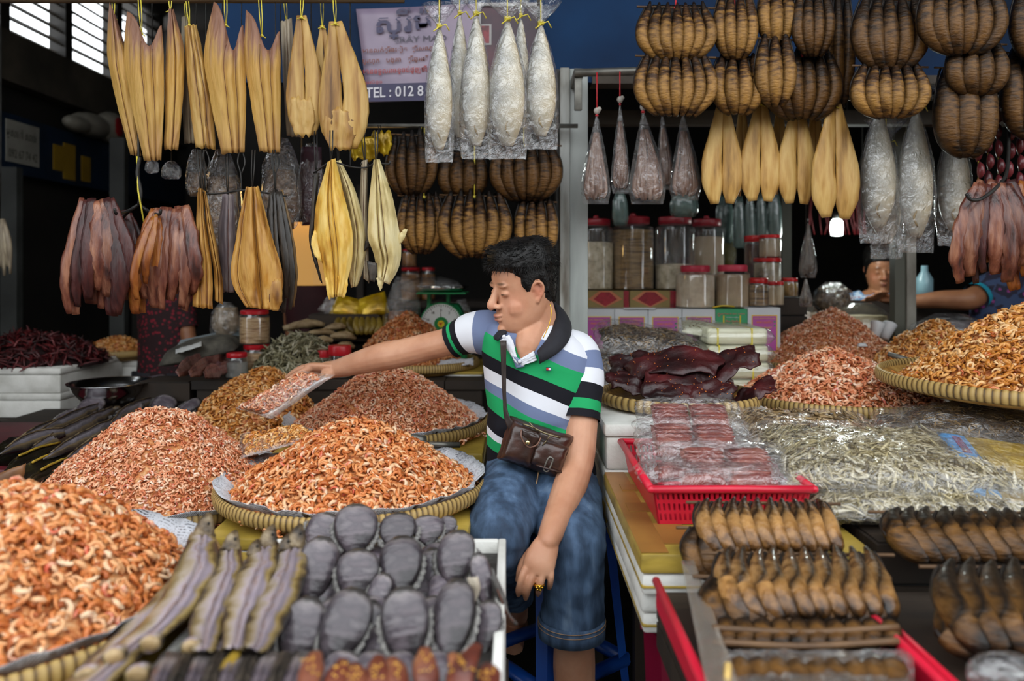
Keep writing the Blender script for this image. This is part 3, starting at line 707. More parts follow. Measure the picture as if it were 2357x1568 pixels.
# ================================================================== HANGING GOODS
def slab(mb, Lp, Rp, d, bulge=.03, grooves=((.5, .5),), notch=0, nv=26, nu=22, thick=.012, seed=0, wave=1.5, dz=0, lean=0, mi=0):
    """opened-out fish: left and right outlines as bearings, convex front with grooves, closed back"""
    Ls = curve([(x, y, 0) for x, y in Lp], nv); Rs = curve([(x, y, 0) for x, y in Rp], nv); g0 = []; g1 = []
    for i in range(nv):
        v = i/(nv-1); r0 = []; r1 = []
        for j in range(nu):
            u = j/(nu-1); x = lerp(Ls[i].x, Rs[i].x, u); y = lerp(Ls[i].y, Rs[i].y, u)
            y += notch*math.sin(math.pi*u**1.5)**2*(1-v)**3
            x += wave*nz(seed+u*2, v*6, 1); y += (wave*2.2*nz(u*5+seed, 7, v)) if i in (0, nv-1) else 0
            b = bulge*math.sin(math.pi*min(max(u, .02), .98))**.6*(.55+.45*math.sin(math.pi*min(1, v*1.1+.12)))
            for gu, gd in grooves: b -= bulge*gd*math.exp(-((u-gu)/.045)**2)
            b += .0035*nz(u*6+seed, v*9, 3)+.002*nz(u*14, v*5+seed, 5)
            dd = d+dz+lean*v
            r0.append(P(x, y, dd-b)); r1.append(P(x, y, dd+thick+.2*bulge*math.sin(math.pi*u)))
        g0.append(r0); g1.append(r1)
    mb.shell(g0, g1, mi); mb.front = g0; return mb
BLOOD = mat('dried blood line', ['4A2416', '6E3A24'], .5, 30)
def seams(mb, gro, parent, m=None, r=.0011):
    """dark dried lines lying in the grooves of an opened fish"""
    for gu, gd in gro:
        j = int(round(gu*(len(mb.front[0])-1))); q = MB(); q.tube([row[j]-V(0, .0008, 0) for row in mb.front[3:-1]], r, 4); obj('flesh_line', q, m or BLOOD, parent)
def ties(t, pts, top, m=STRING, r=.0016, name='string'):
    for x, y, d in pts:
        mb = MB(); a = P(x, y, d); b = P(x+R.uniform(-6, 6), top, d+.01)
        for s in (-.004, .004): mb.tube([a+V(s*.2, 0, 0), a.lerp(b, .5)+V(s, 0, 0), b+V(s, 0, 0)], r, 5)
        mb.ell(a, (.005, .005, .005), n=8)
        mb.tube([a, a+V(.012, -.004, -.008)], r, 5); mb.tube([a, a+V(-.012, -.004, -.006)], r, 5)
        obj(name, mb, m, t)
def hung(name, lb, cat, group, x, y, d): return thing(name, P(x, y, d), lb, cat, group)
PINKF = ramp_mat('yellow fish with pinkish top', 'u', [(0, '7A5440'), (.14, '8C644C'), (.26, 'A27C48'), (.38, 'B48A44'), (.75, 'BA944E'), (1, 'A07844')], .5, False, bump=.9, bscale=10, stretch=(11, 11, 1.0), mottle=.7, mscale=6, var=.08)
GY = 'yellow split fish along the top left rail'
D1 = 2.27
def top_fish(lb, L_, R_, gro, tie, notch=0, m=None, dz=0, seed=0, bulge=.035):
    t = hung('split_fish', lb, 'dried fish', GY, (L_[-1][0]+R_[-1][0])/2, max(L_[-1][1], R_[-1][1]), D1+dz)
    mb = MB(); slab(mb, L_, R_, D1+dz, bulge, gro, notch, seed=seed); seams(mb, gro, obj('flesh', mb, m or PINKF, t))
    ties(t, [(tie[0], tie[1], D1+dz-.005)], -8); return t
top_fish('leftmost yellow split fish on the top rail, narrow with a pointed pink fin', [(252, 4), (246, 110), (262, 210), (300, 358)], [(268, 40), (300, 150), (310, 230), (325, 358)], ((.4, .3),), (262, 40), seed=1, dz=.03)
top_fish('second yellow split fish from the left, long with its pink horn and flat end', [(292, 26), (285, 130), (302, 240), (331, 370)], [(372, 58), (377, 130), (377, 250), (371, 370)], ((.45, .35), (.72, .35)), (326, 78), 60, seed=2)
top_fish('third yellow split fish from the left, narrow with curled pink edge', [(388, 20), (380, 150), (379, 260), (378, 344)], [(400, 22), (424, 120), (420, 240), (410, 346)], ((.55, .4),), (392, 24), seed=3, dz=.02)
top_fish('yellow split fish fourth from the left with a square nub and straight sides', [(424, 60), (428, 150), (438, 250), (450, 340)], [(452, 56), (474, 150), (490, 250), (497, 344)], ((.45, .35), (.7, .3)), (436, 58), seed=4, dz=.02, m=YELLOW)
top_fish('wide yellow split fish with a large pink horn near the middle of the left rail', [(492, 4), (470, 120), (484, 230), (510, 355)], [(560, 58), (565, 140), (566, 250), (563, 350)], ((.5, .35), (.75, .4)), (520, 58), 75, seed=5, bulge=.042)
top_fish('yellow split fish with pink horn just left of the paired fillets', [(566, 22), (562, 130), (578, 240), (597, 350)], [(644, 72), (646, 150), (646, 250), (645, 352)], ((.45, .35), (.72, .4)), (603, 82), 62, seed=6, bulge=.04)
top_fish('thin shadowed yellow fish behind the pink-horned one', [(646, 50), (650, 150), (655, 240), (660, 312)], [(672, 40), (676, 150), (680, 240), (700, 318)], ((.5, .3),), (660, 50), seed=7, dz=.08, m=PALE)
top_fish('narrow yellow fish half hidden behind the third and fourth fish', [(418, 36), (416, 150), (420, 250), (424, 330)], [(436, 40), (446, 150), (452, 250), (456, 330)], ((.5, .3),), (428, 44), seed=8, dz=.10, m=PALE)

def fillet(mb, pts, w, d, flat=.45, n=18, seed=0, dz=0, sides=14):
    path = [P(x, y, d+dz) for x, y in pts]; mb.tube(path, [q*px(d) for q in w], sides, up=(0, 1, 0), flat=flat, n=n, wob=.10, seed=seed); return mb
def pair_fish(lb, xl, xr, xt, yt, yb, d, m, group, top=None, tie=STRING, dz=0, flare=True, seed=0, hang=True, split=.5):
    """a gutted fish hung by the tail: two long fillets joined at the head end below"""
    t = hung('split_fish', lb, 'dried fish', group, (xl+xr)/2, yb, d+dz)
    W = xr-xl; H = yb-yt; xm = lerp(xl, xr, split)
    for s, a, b in ((-1, xl, xm), (1, xm, xr)):
        c = (a+b)/2; hw = (b-a)/2
        mb = MB(); fillet(mb, [(xt+s*W*.07, yt), (lerp(xt, c, .45)+s*W*.02, yt+H*.22), (c, yt+H*.55), (c-s*hw*.05, yt+H*.8), (c-s*hw*.25, yb-R.uniform(0, 8))], [hw*.26, hw*.58, hw*.96, hw*1.02, hw*.42], d+dz, seed=seed+s)
        obj('fillet', mb, m, t)
    if flare:
        mb = MB(); slab(mb, [(lerp(xl, xm, .25), yt+H*.68), (xl+W*.08, yt+H*.84), (lerp(xl, xm, .45), yb)], [(lerp(xm, xr, .35), yt+H*.70), (lerp(xm, xr, .55), yt+H*.85), (lerp(xm, xr, .3), yb+R.uniform(0, 6))], d+dz-.012, .007, ((.5, .6), (.25, .4)), nv=12, nu=14, thick=.004, seed=seed, wave=5)
        obj('head_flap', mb, m, t)
    if hang: ties(t, [(xt, yt+4, d+dz-.006)], top if top is not None else -8, tie)
    return t
pair_fish('pair of yellow fillets left of the sign, tied with yellow string', 660, 744, 694, 36, 312, 2.26, YELLOW, GY, seed=11)
pair_fish('small yellow pair tucked between the two larger pairs left of the sign', 726, 764, 742, 58, 180, 2.34, YELLOW, GY, seed=12, flare=False)
pair_fish('plump yellow pair nearest the sign with a wide flared end', 734, 847, 772, 50, 342, 2.24, YELLOW, GY, seed=13, split=.48)

# ---- middle left row
HK = 2.27
def strips(lb, pts, d, group, mats, n, seed, hookpt, name='meat_bunch', cat='dried meat', wid=12, top=None, flat=.38):
    """bunch of dried strips fanning from a tied top: pts = (xtop0, xtop1, ytop, xbot0, xbot1, ybot, ytop1)"""
    xa, xb, yt, xc, xd, yb = pts; rr = random.Random(seed)
    t = hung(name, lb, cat, group, (xc+xd)/2, yb, d)
    for i in range(n):
        u = (i+.5)/n; lay = i % 2; ln = rr.uniform(.78, 1.02) if i else 1
        x0 = lerp(xa, xb, u); x1 = lerp(xc, xd, u); y1 = lerp(yt, yb, ln); bow = (u-.5)*26
        mb = MB(); ww = wid*rr.uniform(.75, 1.5)
        mb.tube([P(x0, yt+rr.uniform(-4, 8), d+lay*.02), P(lerp(x0, x1, .45)+bow*.7, lerp(yt, y1, .33), d-.03+lay*.03), P(lerp(x0, x1, .9)+bow+rr.uniform(-4, 4), lerp(yt, y1, .7), d-.035+lay*.035), P(x1+rr.uniform(-5, 5), y1, d-.01+lay*.03)],
                [ww*.55*px(d), ww*.95*px(d), ww*px(d), ww*.62*px(d)], 10, up=(0, 1, 0), flat=flat, n=20, wob=.42, seed=seed+i)
        obj('strip', mb, mats[rr.randrange(len(mats))], t)
    return t
MEAT = mat('dark red dried meat', ['2E120C', '562A1E', '70422F', '8E6048'], .38, 5, (9, 9, 1.3), bump=.9, var=.2, coat=.2, lo=.34, hi=.66)
MEAT2 = mat('orange dried meat', ['5A2A10', '8A4C1C', 'A87030'], .38, 6, (8, 8, 1.3), bump=.6, var=.12, coat=.15)
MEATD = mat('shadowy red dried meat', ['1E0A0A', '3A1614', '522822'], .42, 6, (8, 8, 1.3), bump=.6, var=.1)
GM = 'bunches of red dried meat hanging at left'
strips('fat bunch of red dried meat strips hanging furthest left', (186, 258, 458, 152, 300, 722), 2.22, GM, [MEAT, MEAT, MEATD], 13, 31, None, wid=15)
strips('dark bunch of red meat behind the left hook', (268, 300, 486, 262, 326, 690), 2.34, GM, [MEATD], 6, 32, None, wid=12)
strips('bunch of red and orange meat strips right of the iron hook', (352, 428, 478, 308, 442, 722), 2.24, GM, [MEAT, MEAT, MEAT2], 13, 33, None, wid=13)
strips('three orange strips on the left of the middle meat bunch', (350, 366, 498, 306, 350, 690), 2.20, GM, [MEAT2], 4, 34, None, wid=9)
# iron hook with arms
t = thing('iron_hook', P(320, 520, 2.28), 'black iron hook with spread arms between the red meat bunches', 'hook')
mb = MB(); mb.tube([P(319, -6, 2.3), P(319, 360, 2.28), P(320, 470, 2.28)], .004, 6); obj('shank', mb, IRON, t)
mb = MB(); mb.tube([P(322, 362, 2.27), P(316, 400, 2.27), P(324, 440, 2.27), P(320, 472, 2.27)], .006, 6, n=14); obj('twist', mb, IRON, t)
for x1, y1, d1 in ((268, 492, 2.2), (276, 506, 2.34), (366, 494, 2.2), (356, 512, 2.34)):
    mb = MB(); mb.tube([P(320, 470, 2.28), P(lerp(320, x1, .5), 486, 2.28), P(x1, y1, d1), P(x1-(4 if x1 < 320 else -4), y1-12, d1-.01)], .0045, 6, n=12); obj('arm', mb, IRON, t)
mb = MB(); mb.tube([P(315, 360, 2.27), P(318, 440, 2.265), P(334, 526, 2.26)], .0025, 5); obj('cord', mb, STRING, t)
# slim golden fish, grey fish, big golden fish, black strips
GG = 'golden fish on the middle left hooks'
def slab_fish(lb, L_, R_, d, m, gro, bulge=.03, group=GG, tie=None, top=None, notch=0, seed=0, fins=(), cat='dried fish', tm=IRON, **k):
    t = hung('split_fish', lb, cat, group, (L_[-1][0]+R_[-1][0])/2, max(L_[-1][1], R_[-1][1]), d)
    mb = MB(); slab(mb, L_, R_, d, bulge, gro, notch, seed=seed, **k); seams(mb, gro, obj('flesh', mb, m, t))
    for i, f in enumerate(fins):
        mb = MB(); slab(mb, f[0], f[1], d-.01, .004, (), nv=8, nu=6, thick=.003, seed=seed+i, wave=2); obj('fin', mb, f[2] if len(f) > 2 else m, t)
    if tie: ties(t, [(tie[0], tie[1], d-.004)], top, tm, .0018)
    return t
slab_fish('slim golden fish hanging left of the grey one', [(456, 432), (450, 520), (443, 620), (443, 706)], [(466, 434), (474, 520), (488, 620), (490, 712)], 2.24, YELLOW2, ((.35, .4), (.7, .3)), .03, tie=(462, 438), top=345, seed=41)
slab_fish('curled narrow half of the slim golden fish', [(466, 436), (478, 540), (492, 630), (494, 692)], [(474, 440), (494, 540), (512, 640), (514, 702)], 2.25, YELLOW2, ((.5, .5),), .03, tie=(470, 442), top=345, seed=42)
slab_fish('dull grey-purple fish between the golden ones', [(512, 446), (502, 540), (508, 620), (512, 672)], [(538, 448), (542, 540), (540, 620), (538, 674)], 2.30, mat('grey purple fish skin', ['4A444A', '75696B', '9A8F85'], .5, 5, (8, 8, 1.3), bump=.4), ((.55, .4),), .025, tie=(524, 450), top=345, seed=43)
slab_fish('broad golden butterflied fish, the largest of the middle left row', [(566, 430), (546, 530), (532, 640), (566, 708)], [(596, 430), (622, 530), (652, 640), (636, 714)], 2.20, YELLOW2, ((.54, .65), (.14, .35)), .05, notch=0, tie=(580, 436), top=345, seed=44, nu=30, nv=32)
slab_fish('bottom flap of the broad golden fish', [(604, 650), (606, 690), (606, 712)], [(648, 640), (650, 690), (640, 716)], 2.185, YELLOW2, ((.3, .3),), .015, seed=45, nv=10, nu=10)
t = strips('black thin dried fish strips beside the broad golden fish', (622, 650, 440, 634, 676, 716), 2.24, GG, [BLACKF, BLACKF, mat('brown strip edge', ['5C4528', '8A6B3E'], .5, 6, (8, 8, 1.2))], 8, 46, None, 'fish_strip_bundle', 'dried fish', wid=6)
ties(t, [(634, 446, 2.24)], 345, IRON)
t = thing('wire_hanger', P(516, 446, 2.27), 'black wire hanger bar holding the golden fish', 'wire hanger')
mb = MB(); mb.tube([P(456, 436, 2.26), P(480, 446, 2.26), P(520, 444, 2.26), P(566, 438, 2.24), P(660, 452, 2.24)], .003, 6, n=24); obj('bar', mb, IRON, t)
for x in (556, 634, 474):
    mb = MB(); mb.tube([P(x, 440, 2.25), P(x-2, 400, 2.25), P(x-9, 372, 2.26), P(x-2, 345, 2.27), P(x+8, 372, 2.26), P(x, 400, 2.25)], .0022, 5, n=20); mb.tube([P(x, 345, 2.27), P(x, -6, 2.30)], .0016, 5); obj('link', mb, IRON, t)
# big speckled fish with fins
SPK = mat('speckled golden fish flesh', ['6E4A18', 'C08A2C', 'DDB24E', 'E6C673'], .48, 7, (5, 5, 1.6), bump=.5, var=.06, lo=.22, hi=.62)
SPK2 = mat('speckled pale fish flesh', ['6A5736', 'A8935C', 'CDBB84', 'D9CB9C'], .48, 7, (5, 5, 1.6), bump=.5, var=.06, lo=.22, hi=.62)
slab_fish('bright yellow butterflied fish with ragged head left of the pale one', [(754, 372), (730, 460), (724, 530), (742, 610), (756, 686)], [(772, 364), (790, 440), (812, 540), (808, 610), (790, 682)], 2.20, SPK, ((.42, .5), (.55, .4)), .045, tie=(762, 372), top=300, seed=51, nu=28, nv=32,
          fins=(([(722, 532), (716, 560), (724, 590)], [(730, 530), (734, 566), (742, 606)]), ([(748, 640), (752, 670), (757, 690)], [(764, 636), (766, 668), (760, 690)]), ([(776, 636), (784, 664), (788, 686)], [(800, 632), (800, 660), (794, 684)])))
slab_fish('duller yellow fish layered behind the bright butterflied one', [(772, 372), (792, 450), (806, 560), (800, 620), (808, 662)], [(784, 368), (822, 450), (842, 545), (838, 610), (822, 660)], 2.25, SPK2, ((.5, .4),), .03, tie=(778, 374), top=300, seed=52,
          fins=(([(840, 556), (852, 545), (858, 540)], [(838, 580), (852, 566), (868, 548)], BLACKF),))
slab_fish('black skin strip at the left of the bright butterflied fish', [(722, 400), (716, 480), (712, 560), (734, 640)], [(736, 398), (728, 480), (724, 560), (744, 660)], 2.25, BLACKF, (), .015, tie=(728, 402), top=300, seed=53)
slab_fish('pale spotted butterflied fish with ragged jaw next to the smoked fish', [(860, 368), (850, 460), (846, 540), (862, 590), (868, 640)], [(874, 366), (902, 450), (922, 550), (920, 610), (896, 656)], 2.22, SPK2, ((.35, .5), (.5, .35)), .045, tie=(866, 374), top=300, seed=54, nu=28, nv=30,
          fins=(([(918, 540), (926, 532), (930, 526)], [(916, 566), (930, 552), (938, 528)]), ([(844, 600), (848, 628), (852, 646)], [(868, 606), (868, 630), (862, 650)], BLACKF), ([(866, 640), (870, 656), (874, 668)], [(886, 636), (882, 656), (876, 670)])))
slab_fish('narrow dull strip of fish left of the pale spotted one', [(832, 372), (828, 470), (832, 560), (836, 640)], [(846, 366), (846, 470), (848, 560), (850, 652)], 2.26, PALE, ((.5, .4),), .02, tie=(840, 374), top=300, seed=55)
t = thing('wire_hanger', P(800, 382, 2.24), 'bent wire hanger above the bright yellow butterflied fish', 'wire hanger')
mb = MB(); mb.tube([P(722, 398, 2.25), P(762, 374, 2.22), P(806, 384, 2.22), P(840, 386, 2.24), P(866, 376, 2.22), P(894, 378, 2.21), P(898, 370, 2.21)], .0028, 6, n=30); mb.tube([P(806, 384, 2.22), P(806, 300, 2.28), P(806, -6, 2.3)], .0022, 5); obj('bar', mb, IRON, t)

# ---- smoked fish racks
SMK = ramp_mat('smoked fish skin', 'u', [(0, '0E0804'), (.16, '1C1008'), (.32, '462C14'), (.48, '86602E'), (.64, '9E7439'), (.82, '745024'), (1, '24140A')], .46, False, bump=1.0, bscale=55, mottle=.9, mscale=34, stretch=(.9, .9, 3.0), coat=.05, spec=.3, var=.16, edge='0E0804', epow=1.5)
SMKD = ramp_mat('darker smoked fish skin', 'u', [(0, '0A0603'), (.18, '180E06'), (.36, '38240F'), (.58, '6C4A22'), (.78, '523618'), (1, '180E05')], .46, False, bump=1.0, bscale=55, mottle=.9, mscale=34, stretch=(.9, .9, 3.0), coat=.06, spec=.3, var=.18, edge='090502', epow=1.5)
SMKT = ramp_mat('glossy smoked fish skin', 'u', [(0, '150B05'), (.14, '321C0A'), (.27, '6A4622'), (.44, 'A87E4C'), (.65, '8E6434'), (.85, '5A3A18'), (1, '1E1106')], .34, False, bump=.8, bscale=50, mottle=.8, mscale=30, stretch=(2, 2, 2), coat=.22, var=.14, edge='140B05', epow=1.8)
SKEW = mat('brown bamboo skewer', ['4A3420', '6E5032'], .6, 20)
EDGEK = mat('charred fin edge', ['0F0B08', '221810'], .6, 40)
def rack(lb, x0, x1, yt, yb, n, d, dt=None, m=SMK, group=None, conv=.40, bulge=1.10, string=None, smat=None, front=.05, tilt=0, fat=1.0, skew=0, seed=0, under=True, xoff=0):
    """fish skewered side by side through their heads, bodies bowed outwards, tails meeting below"""
    dt = dt or d; xm = (x0+x1)/2; hw = (x1-x0)/2; rr = random.Random(seed+int(x0))
    t = thing('smoked_fish_rack', P(xm, yb, d), lb, 'smoked fish', group)
    H = yb-yt; fw = hw/n*1.04*fat
    for i in range(n):
        u = (2*(i+.5)/n-1)*.92+rr.uniform(-.02, .02)
        tl = tilt*u
        def q(ku, kv, f, sh=0): return P(xm+hw*u*ku+sh*hw, yt+H*kv+tl*(1-kv)*10, lerp(dt, d, kv)-front*f*(1-.55*u*u))
        c0 = rr.uniform(-.02, .02)
        path = [q(.80, c0, .05, skew*.0), q(.86, .14, .35, skew*.05), q(bulge*.93, .40, .9, xoff*.12), q(bulge*.92, .66, 1.0, xoff*.40), q(lerp(.72, .88, xoff > 0), .87, .75, xoff*.75), q(conv, 1+c0*.6, .45, xoff)]
        w_ = [fw*.20, fw*.54, fw*.98, fw*1.06, fw*.86, fw*.42]
        mb = MB(); mb.tube(path, [a*px(d) for a in w_], 12, up=(0, 1, .25), flat=1.0, n=17, wob=.09, seed=seed+i*3.1)
        f = obj('fish', mb, m, t)
        # charred seam along the outer edge
        s = -1 if u < 0 else 1
        pc = curve(path, 17); mb = MB()
        mb.tube([p+V(s*fw*px(d)*.93*math.sin(math.pi*min(1, .1+k/17)), .004, 0) for k, p in enumerate(pc)][2:-1], [.0035]*14, 5); obj('fin_edge', mb, EDGEK, f)
    if under:   # second layer behind
        for i in range(n-1):
            u = (2*(i+1)/n-1)*.88
            mb = MB(); mb.tube([P(xm+hw*u*a, yt+H*b, lerp(dt, d, b)+.03) for a, b in ((.8, .05), (.95, .4), (.9, .7), (.45, .97))], [fw*.5*px(d), fw*px(d), fw*px(d), fw*.5*px(d)], 8, up=(0, 1, .25), flat=.8, n=9); obj('fish', mb, SMKD, t)
    mb = MB(); mb.tube([P(x0+hw*.06, yt+H*.07+tl*2, dt-.002), P(x1-hw*.06, yt+H*.10, dt-.002)], .0032, 6); obj('skewer', mb, SKEW, t)
    if string:
        for sx, top, sd in string:
            mb = MB(); mb.tube([P(sx, yt+H*.10, dt-.012), P(sx+1, top, sd)], .0024, 5); mb.ell(P(sx, yt+H*.10, dt-.012), (.006, .006, .006), n=8); obj('string', mb, smat or RSTRING, t)
    return t
GC = 'smoked fish racks hanging behind the man'
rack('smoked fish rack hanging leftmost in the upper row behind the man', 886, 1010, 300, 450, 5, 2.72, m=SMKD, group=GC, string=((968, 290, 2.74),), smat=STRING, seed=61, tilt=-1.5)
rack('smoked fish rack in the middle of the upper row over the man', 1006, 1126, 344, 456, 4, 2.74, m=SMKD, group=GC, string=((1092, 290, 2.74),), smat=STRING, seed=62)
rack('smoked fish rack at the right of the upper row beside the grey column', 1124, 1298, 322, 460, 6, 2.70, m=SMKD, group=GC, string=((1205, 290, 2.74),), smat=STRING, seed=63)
rack('smoked fish rack lower left behind the man', 912, 1026, 440, 582, 5, 2.70, m=SMK, group=GC, string=((976, 290, 2.74),), smat=STRING, seed=64)
rack('smoked fish rack right above the man\'s head', 1006, 1180, 438, 592, 6, 2.68, m=SMK, group=GC, string=((1092, 290, 2.74),), smat=STRING, seed=65)
rack('smoked fish rack partly hidden by the man\'s hair', 1182, 1286, 452, 590, 4, 2.70, m=SMK, group=GC, string=((1205, 290, 2.74),), smat=STRING, seed=66)
GR = 'smoked fish racks hanging at top right'
TOPR = -75
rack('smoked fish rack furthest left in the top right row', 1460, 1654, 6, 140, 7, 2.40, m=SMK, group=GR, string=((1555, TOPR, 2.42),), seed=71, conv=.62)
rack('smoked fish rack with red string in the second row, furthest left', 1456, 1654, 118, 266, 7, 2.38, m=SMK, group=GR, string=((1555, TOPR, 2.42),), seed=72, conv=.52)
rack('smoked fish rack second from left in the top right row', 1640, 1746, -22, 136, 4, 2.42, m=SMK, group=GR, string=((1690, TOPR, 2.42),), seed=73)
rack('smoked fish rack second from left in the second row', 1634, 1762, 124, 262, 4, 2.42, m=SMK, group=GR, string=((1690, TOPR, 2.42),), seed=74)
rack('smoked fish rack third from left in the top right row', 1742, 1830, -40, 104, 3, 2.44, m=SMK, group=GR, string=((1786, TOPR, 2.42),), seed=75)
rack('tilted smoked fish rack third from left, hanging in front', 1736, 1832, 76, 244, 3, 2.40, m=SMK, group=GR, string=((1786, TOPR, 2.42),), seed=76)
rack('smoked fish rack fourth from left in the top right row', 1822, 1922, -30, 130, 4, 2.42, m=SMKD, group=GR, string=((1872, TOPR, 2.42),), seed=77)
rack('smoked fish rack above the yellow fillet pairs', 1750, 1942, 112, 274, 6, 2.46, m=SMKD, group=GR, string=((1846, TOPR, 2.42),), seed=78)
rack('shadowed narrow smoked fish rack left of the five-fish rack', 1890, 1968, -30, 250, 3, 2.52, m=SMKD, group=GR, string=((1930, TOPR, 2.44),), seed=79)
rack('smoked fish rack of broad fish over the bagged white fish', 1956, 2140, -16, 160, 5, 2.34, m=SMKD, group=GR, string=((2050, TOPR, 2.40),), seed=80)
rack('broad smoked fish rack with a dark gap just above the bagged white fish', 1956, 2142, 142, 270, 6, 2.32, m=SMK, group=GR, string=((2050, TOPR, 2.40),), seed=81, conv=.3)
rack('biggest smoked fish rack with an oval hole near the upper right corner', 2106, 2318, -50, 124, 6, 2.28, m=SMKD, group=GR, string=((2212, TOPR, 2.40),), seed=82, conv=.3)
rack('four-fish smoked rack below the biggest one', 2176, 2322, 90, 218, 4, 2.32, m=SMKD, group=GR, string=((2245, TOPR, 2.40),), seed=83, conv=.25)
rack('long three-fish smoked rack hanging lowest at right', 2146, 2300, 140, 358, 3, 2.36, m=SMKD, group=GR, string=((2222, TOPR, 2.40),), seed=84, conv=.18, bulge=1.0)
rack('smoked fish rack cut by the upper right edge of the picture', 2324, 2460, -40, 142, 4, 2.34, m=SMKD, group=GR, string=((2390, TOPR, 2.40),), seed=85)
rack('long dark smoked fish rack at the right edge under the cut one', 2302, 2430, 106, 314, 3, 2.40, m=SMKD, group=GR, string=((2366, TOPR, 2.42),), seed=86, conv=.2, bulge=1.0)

# ---- yellow pairs on the right
GP = 'yellow fillet pairs hanging at right'
YR = mat('light dried fish flesh', ['7E5A24', 'AC8240', 'C29E5C', 'B48C48'], .5, 5, (8, 8, 1.2), bump=.45, var=.08)
for (a, b, xt, yt, yb, dz, sd, lb) in ((1616, 1708, 1664, 236, 470, 0, 91, 'leftmost yellow fillet pair on the right'), (1704, 1796, 1752, 236, 466, 0, 92, 'second yellow fillet pair from the left on the right'),
        (1790, 1878, 1836, 236, 472, 0, 93, 'third yellow fillet pair from the left on the right'), (1868, 1978, 1922, 240, 506, -.06, 94, 'longest yellow fillet pair beside the bagged white fish'),
        (1686, 1732, 1708, 240, 456, .10, 95, 'shadowed yellow pair behind the first two on the right'), (1772, 1816, 1794, 240, 450, .10, 96, 'shadowed yellow pair behind the second and third on the right'), (1852, 1902, 1876, 240, 440, .10, 97, 'shadowed yellow pair behind the third and longest on the right')):
    pair_fish(lb, a, b, xt, yt, yb, 2.50, YR, GP, top=226, dz=dz, seed=sd, flare=False)

# ---- bagged fish
SILV = ramp_mat('silvery salted fish skin', 'v', [(0, 'B09468'), (.2, 'C4B596'), (.45, 'B4AE9E'), (.72, '86857E'), (1, '6C6B66')], .33, False, bump=.5, bscale=40, mottle=.7, mscale=14, var=.06)
def bag_fish(lb, x0, x1, yt, yb, d, group, m=SILV, top=-40, tie=STRING, skirt=24, neck=17, f=FILM_F, flat=.62, puff=0, seed=0, tilt=0):
    """salted fish hung tail up in a clear bag tied at the neck"""
    t = thing('bagged_fish', P((x0+x1)/2, yb, d), lb, 'bagged fish', group); xm = (x0+x1)/2; hw = (x1-x0)/2; H = yb-yt; s = px(d)
    pth = [P(xm+tilt*.2, yt+6, d), P(xm+tilt*.3, yt+H*.2, d-.005), P(xm, yt+H*.5, d-.012), P(xm-tilt*.2, yt+H*.78, d-.012), P(xm-tilt*.4, yb-6, d)]
    mb = MB(); mb.tube(pth, [hw*.14*s, hw*.50*s, hw*.88*s, hw*.80*s, hw*.30*s], 18, up=(0, 1, 0), flat=flat, n=22); fo = obj('fish', mb, m, t)
    p = P(xm-hw*.1, yt+H*.80, d); 
    mb = MB(); mb.tube([P(xm+hw*.55, yt+H*.70, d-hw*flat*s*.75), P(xm+hw*.15, yt+H*.76, d-hw*flat*s*1.0), P(xm-hw*.1, yt+H*.83, d-hw*flat*s*.95), P(xm+.1*hw, yt+H*.90, d-hw*flat*s*.8)], [.002, .0035, .0035, .002], 6, n=12); obj('gill_edge', mb, mat('gill shadow brown', ['7D6A4B', '9C8862'], .5), fo)
    mb = MB(); slab(mb, [(xm+hw*.1, yt+H*.40), (xm+hw*.25, yt+H*.5), (xm+hw*.5, yt+H*.6)], [(xm+hw*.4, yt+H*.38), (xm+hw*.62, yt+H*.48), (xm+hw*.6, yt+H*.62)], d-hw*flat*s*.80, .003, (), nv=7, nu=6, thick=.003, seed=seed); obj('fin', mb, mat('yellowed fin', ['B4935A', 'C9AE7C'], .4), fo)
    # bag
    rs = []; n = 28; SEC = [(yt-neck*3.2, 1.25, .5), (yt-neck*2.0, .85, .5), (yt-neck*.8, .32, .8), (yt, .12, 1), (yt+H*.06, .24, .9), (yt+H*.2, .60, .78), (yt+H*.4, .92, .74), (yt+H*.65, 1.06, .74), (yt+H*.88, 1.04, .66), (yt+H*.97, 1.0, .3), (yb+skirt*.6, .98, .12), (yb+skirt, .94, .05)]
    for k, (y, q, fl) in enumerate(SEC):
        c = P(xm, y, d-.008); rg = []
        for j in range(n):
            a = 2*math.pi*j/n; w_ = hw*s*q*(1+.07*nz(math.cos(a)*2.2+seed, math.sin(a)*2.2, k*.6)+.05*nz(math.cos(a)*6, math.sin(a)*6+seed, k))
            rg.append(c+V(math.cos(a)*w_, math.sin(a)*w_*fl, .006*nz(a*2, seed, k)))
        rs.append(rg)
    mb = MB(); mb.rings(rs, True, False); obj('plastic_bag', mb, f, t)
    mb = MB(); c = P(xm, yt, d-.008)
    for k in range(3): mb.lathe([(hw*s*.16, k*.004), (hw*s*.2, k*.004+.002), (hw*s*.16, k*.004+.004)], c, 12)
    mb.tube([c+V(0, -hw*s*.2, 0), c+V(.02, -hw*s*.3, .006), c+V(.03, -hw*s*.25, -.012)], .002, 5); mb.tube([c+V(0, -hw*s*.2, 0), c+V(-.016, -hw*s*.3, -.014)], .002, 5)
    mb.tube([c, V(c.x, c.y+.004, P(xm, top, d).z)], .002, 5); obj('tie', mb, tie, t)
    return t
GW = 'white fish in clear bags above the man'
bag_fish('leftmost bagged white fish over the shop sign, longest in its row', 978, 1044, 64, 350, 2.20, GW, seed=1)
bag_fish('bagged white fish half hidden second in the row over the sign', 1032, 1084, 34, 322, 2.30, GW, seed=2)
bag_fish('third bagged white fish with its belly turned forward', 1060, 1132, 36, 342, 2.22, GW, seed=3)
bag_fish('broadest bagged white fish in the middle of the row above the man', 1124, 1212, 48, 342, 2.20, GW, seed=4)
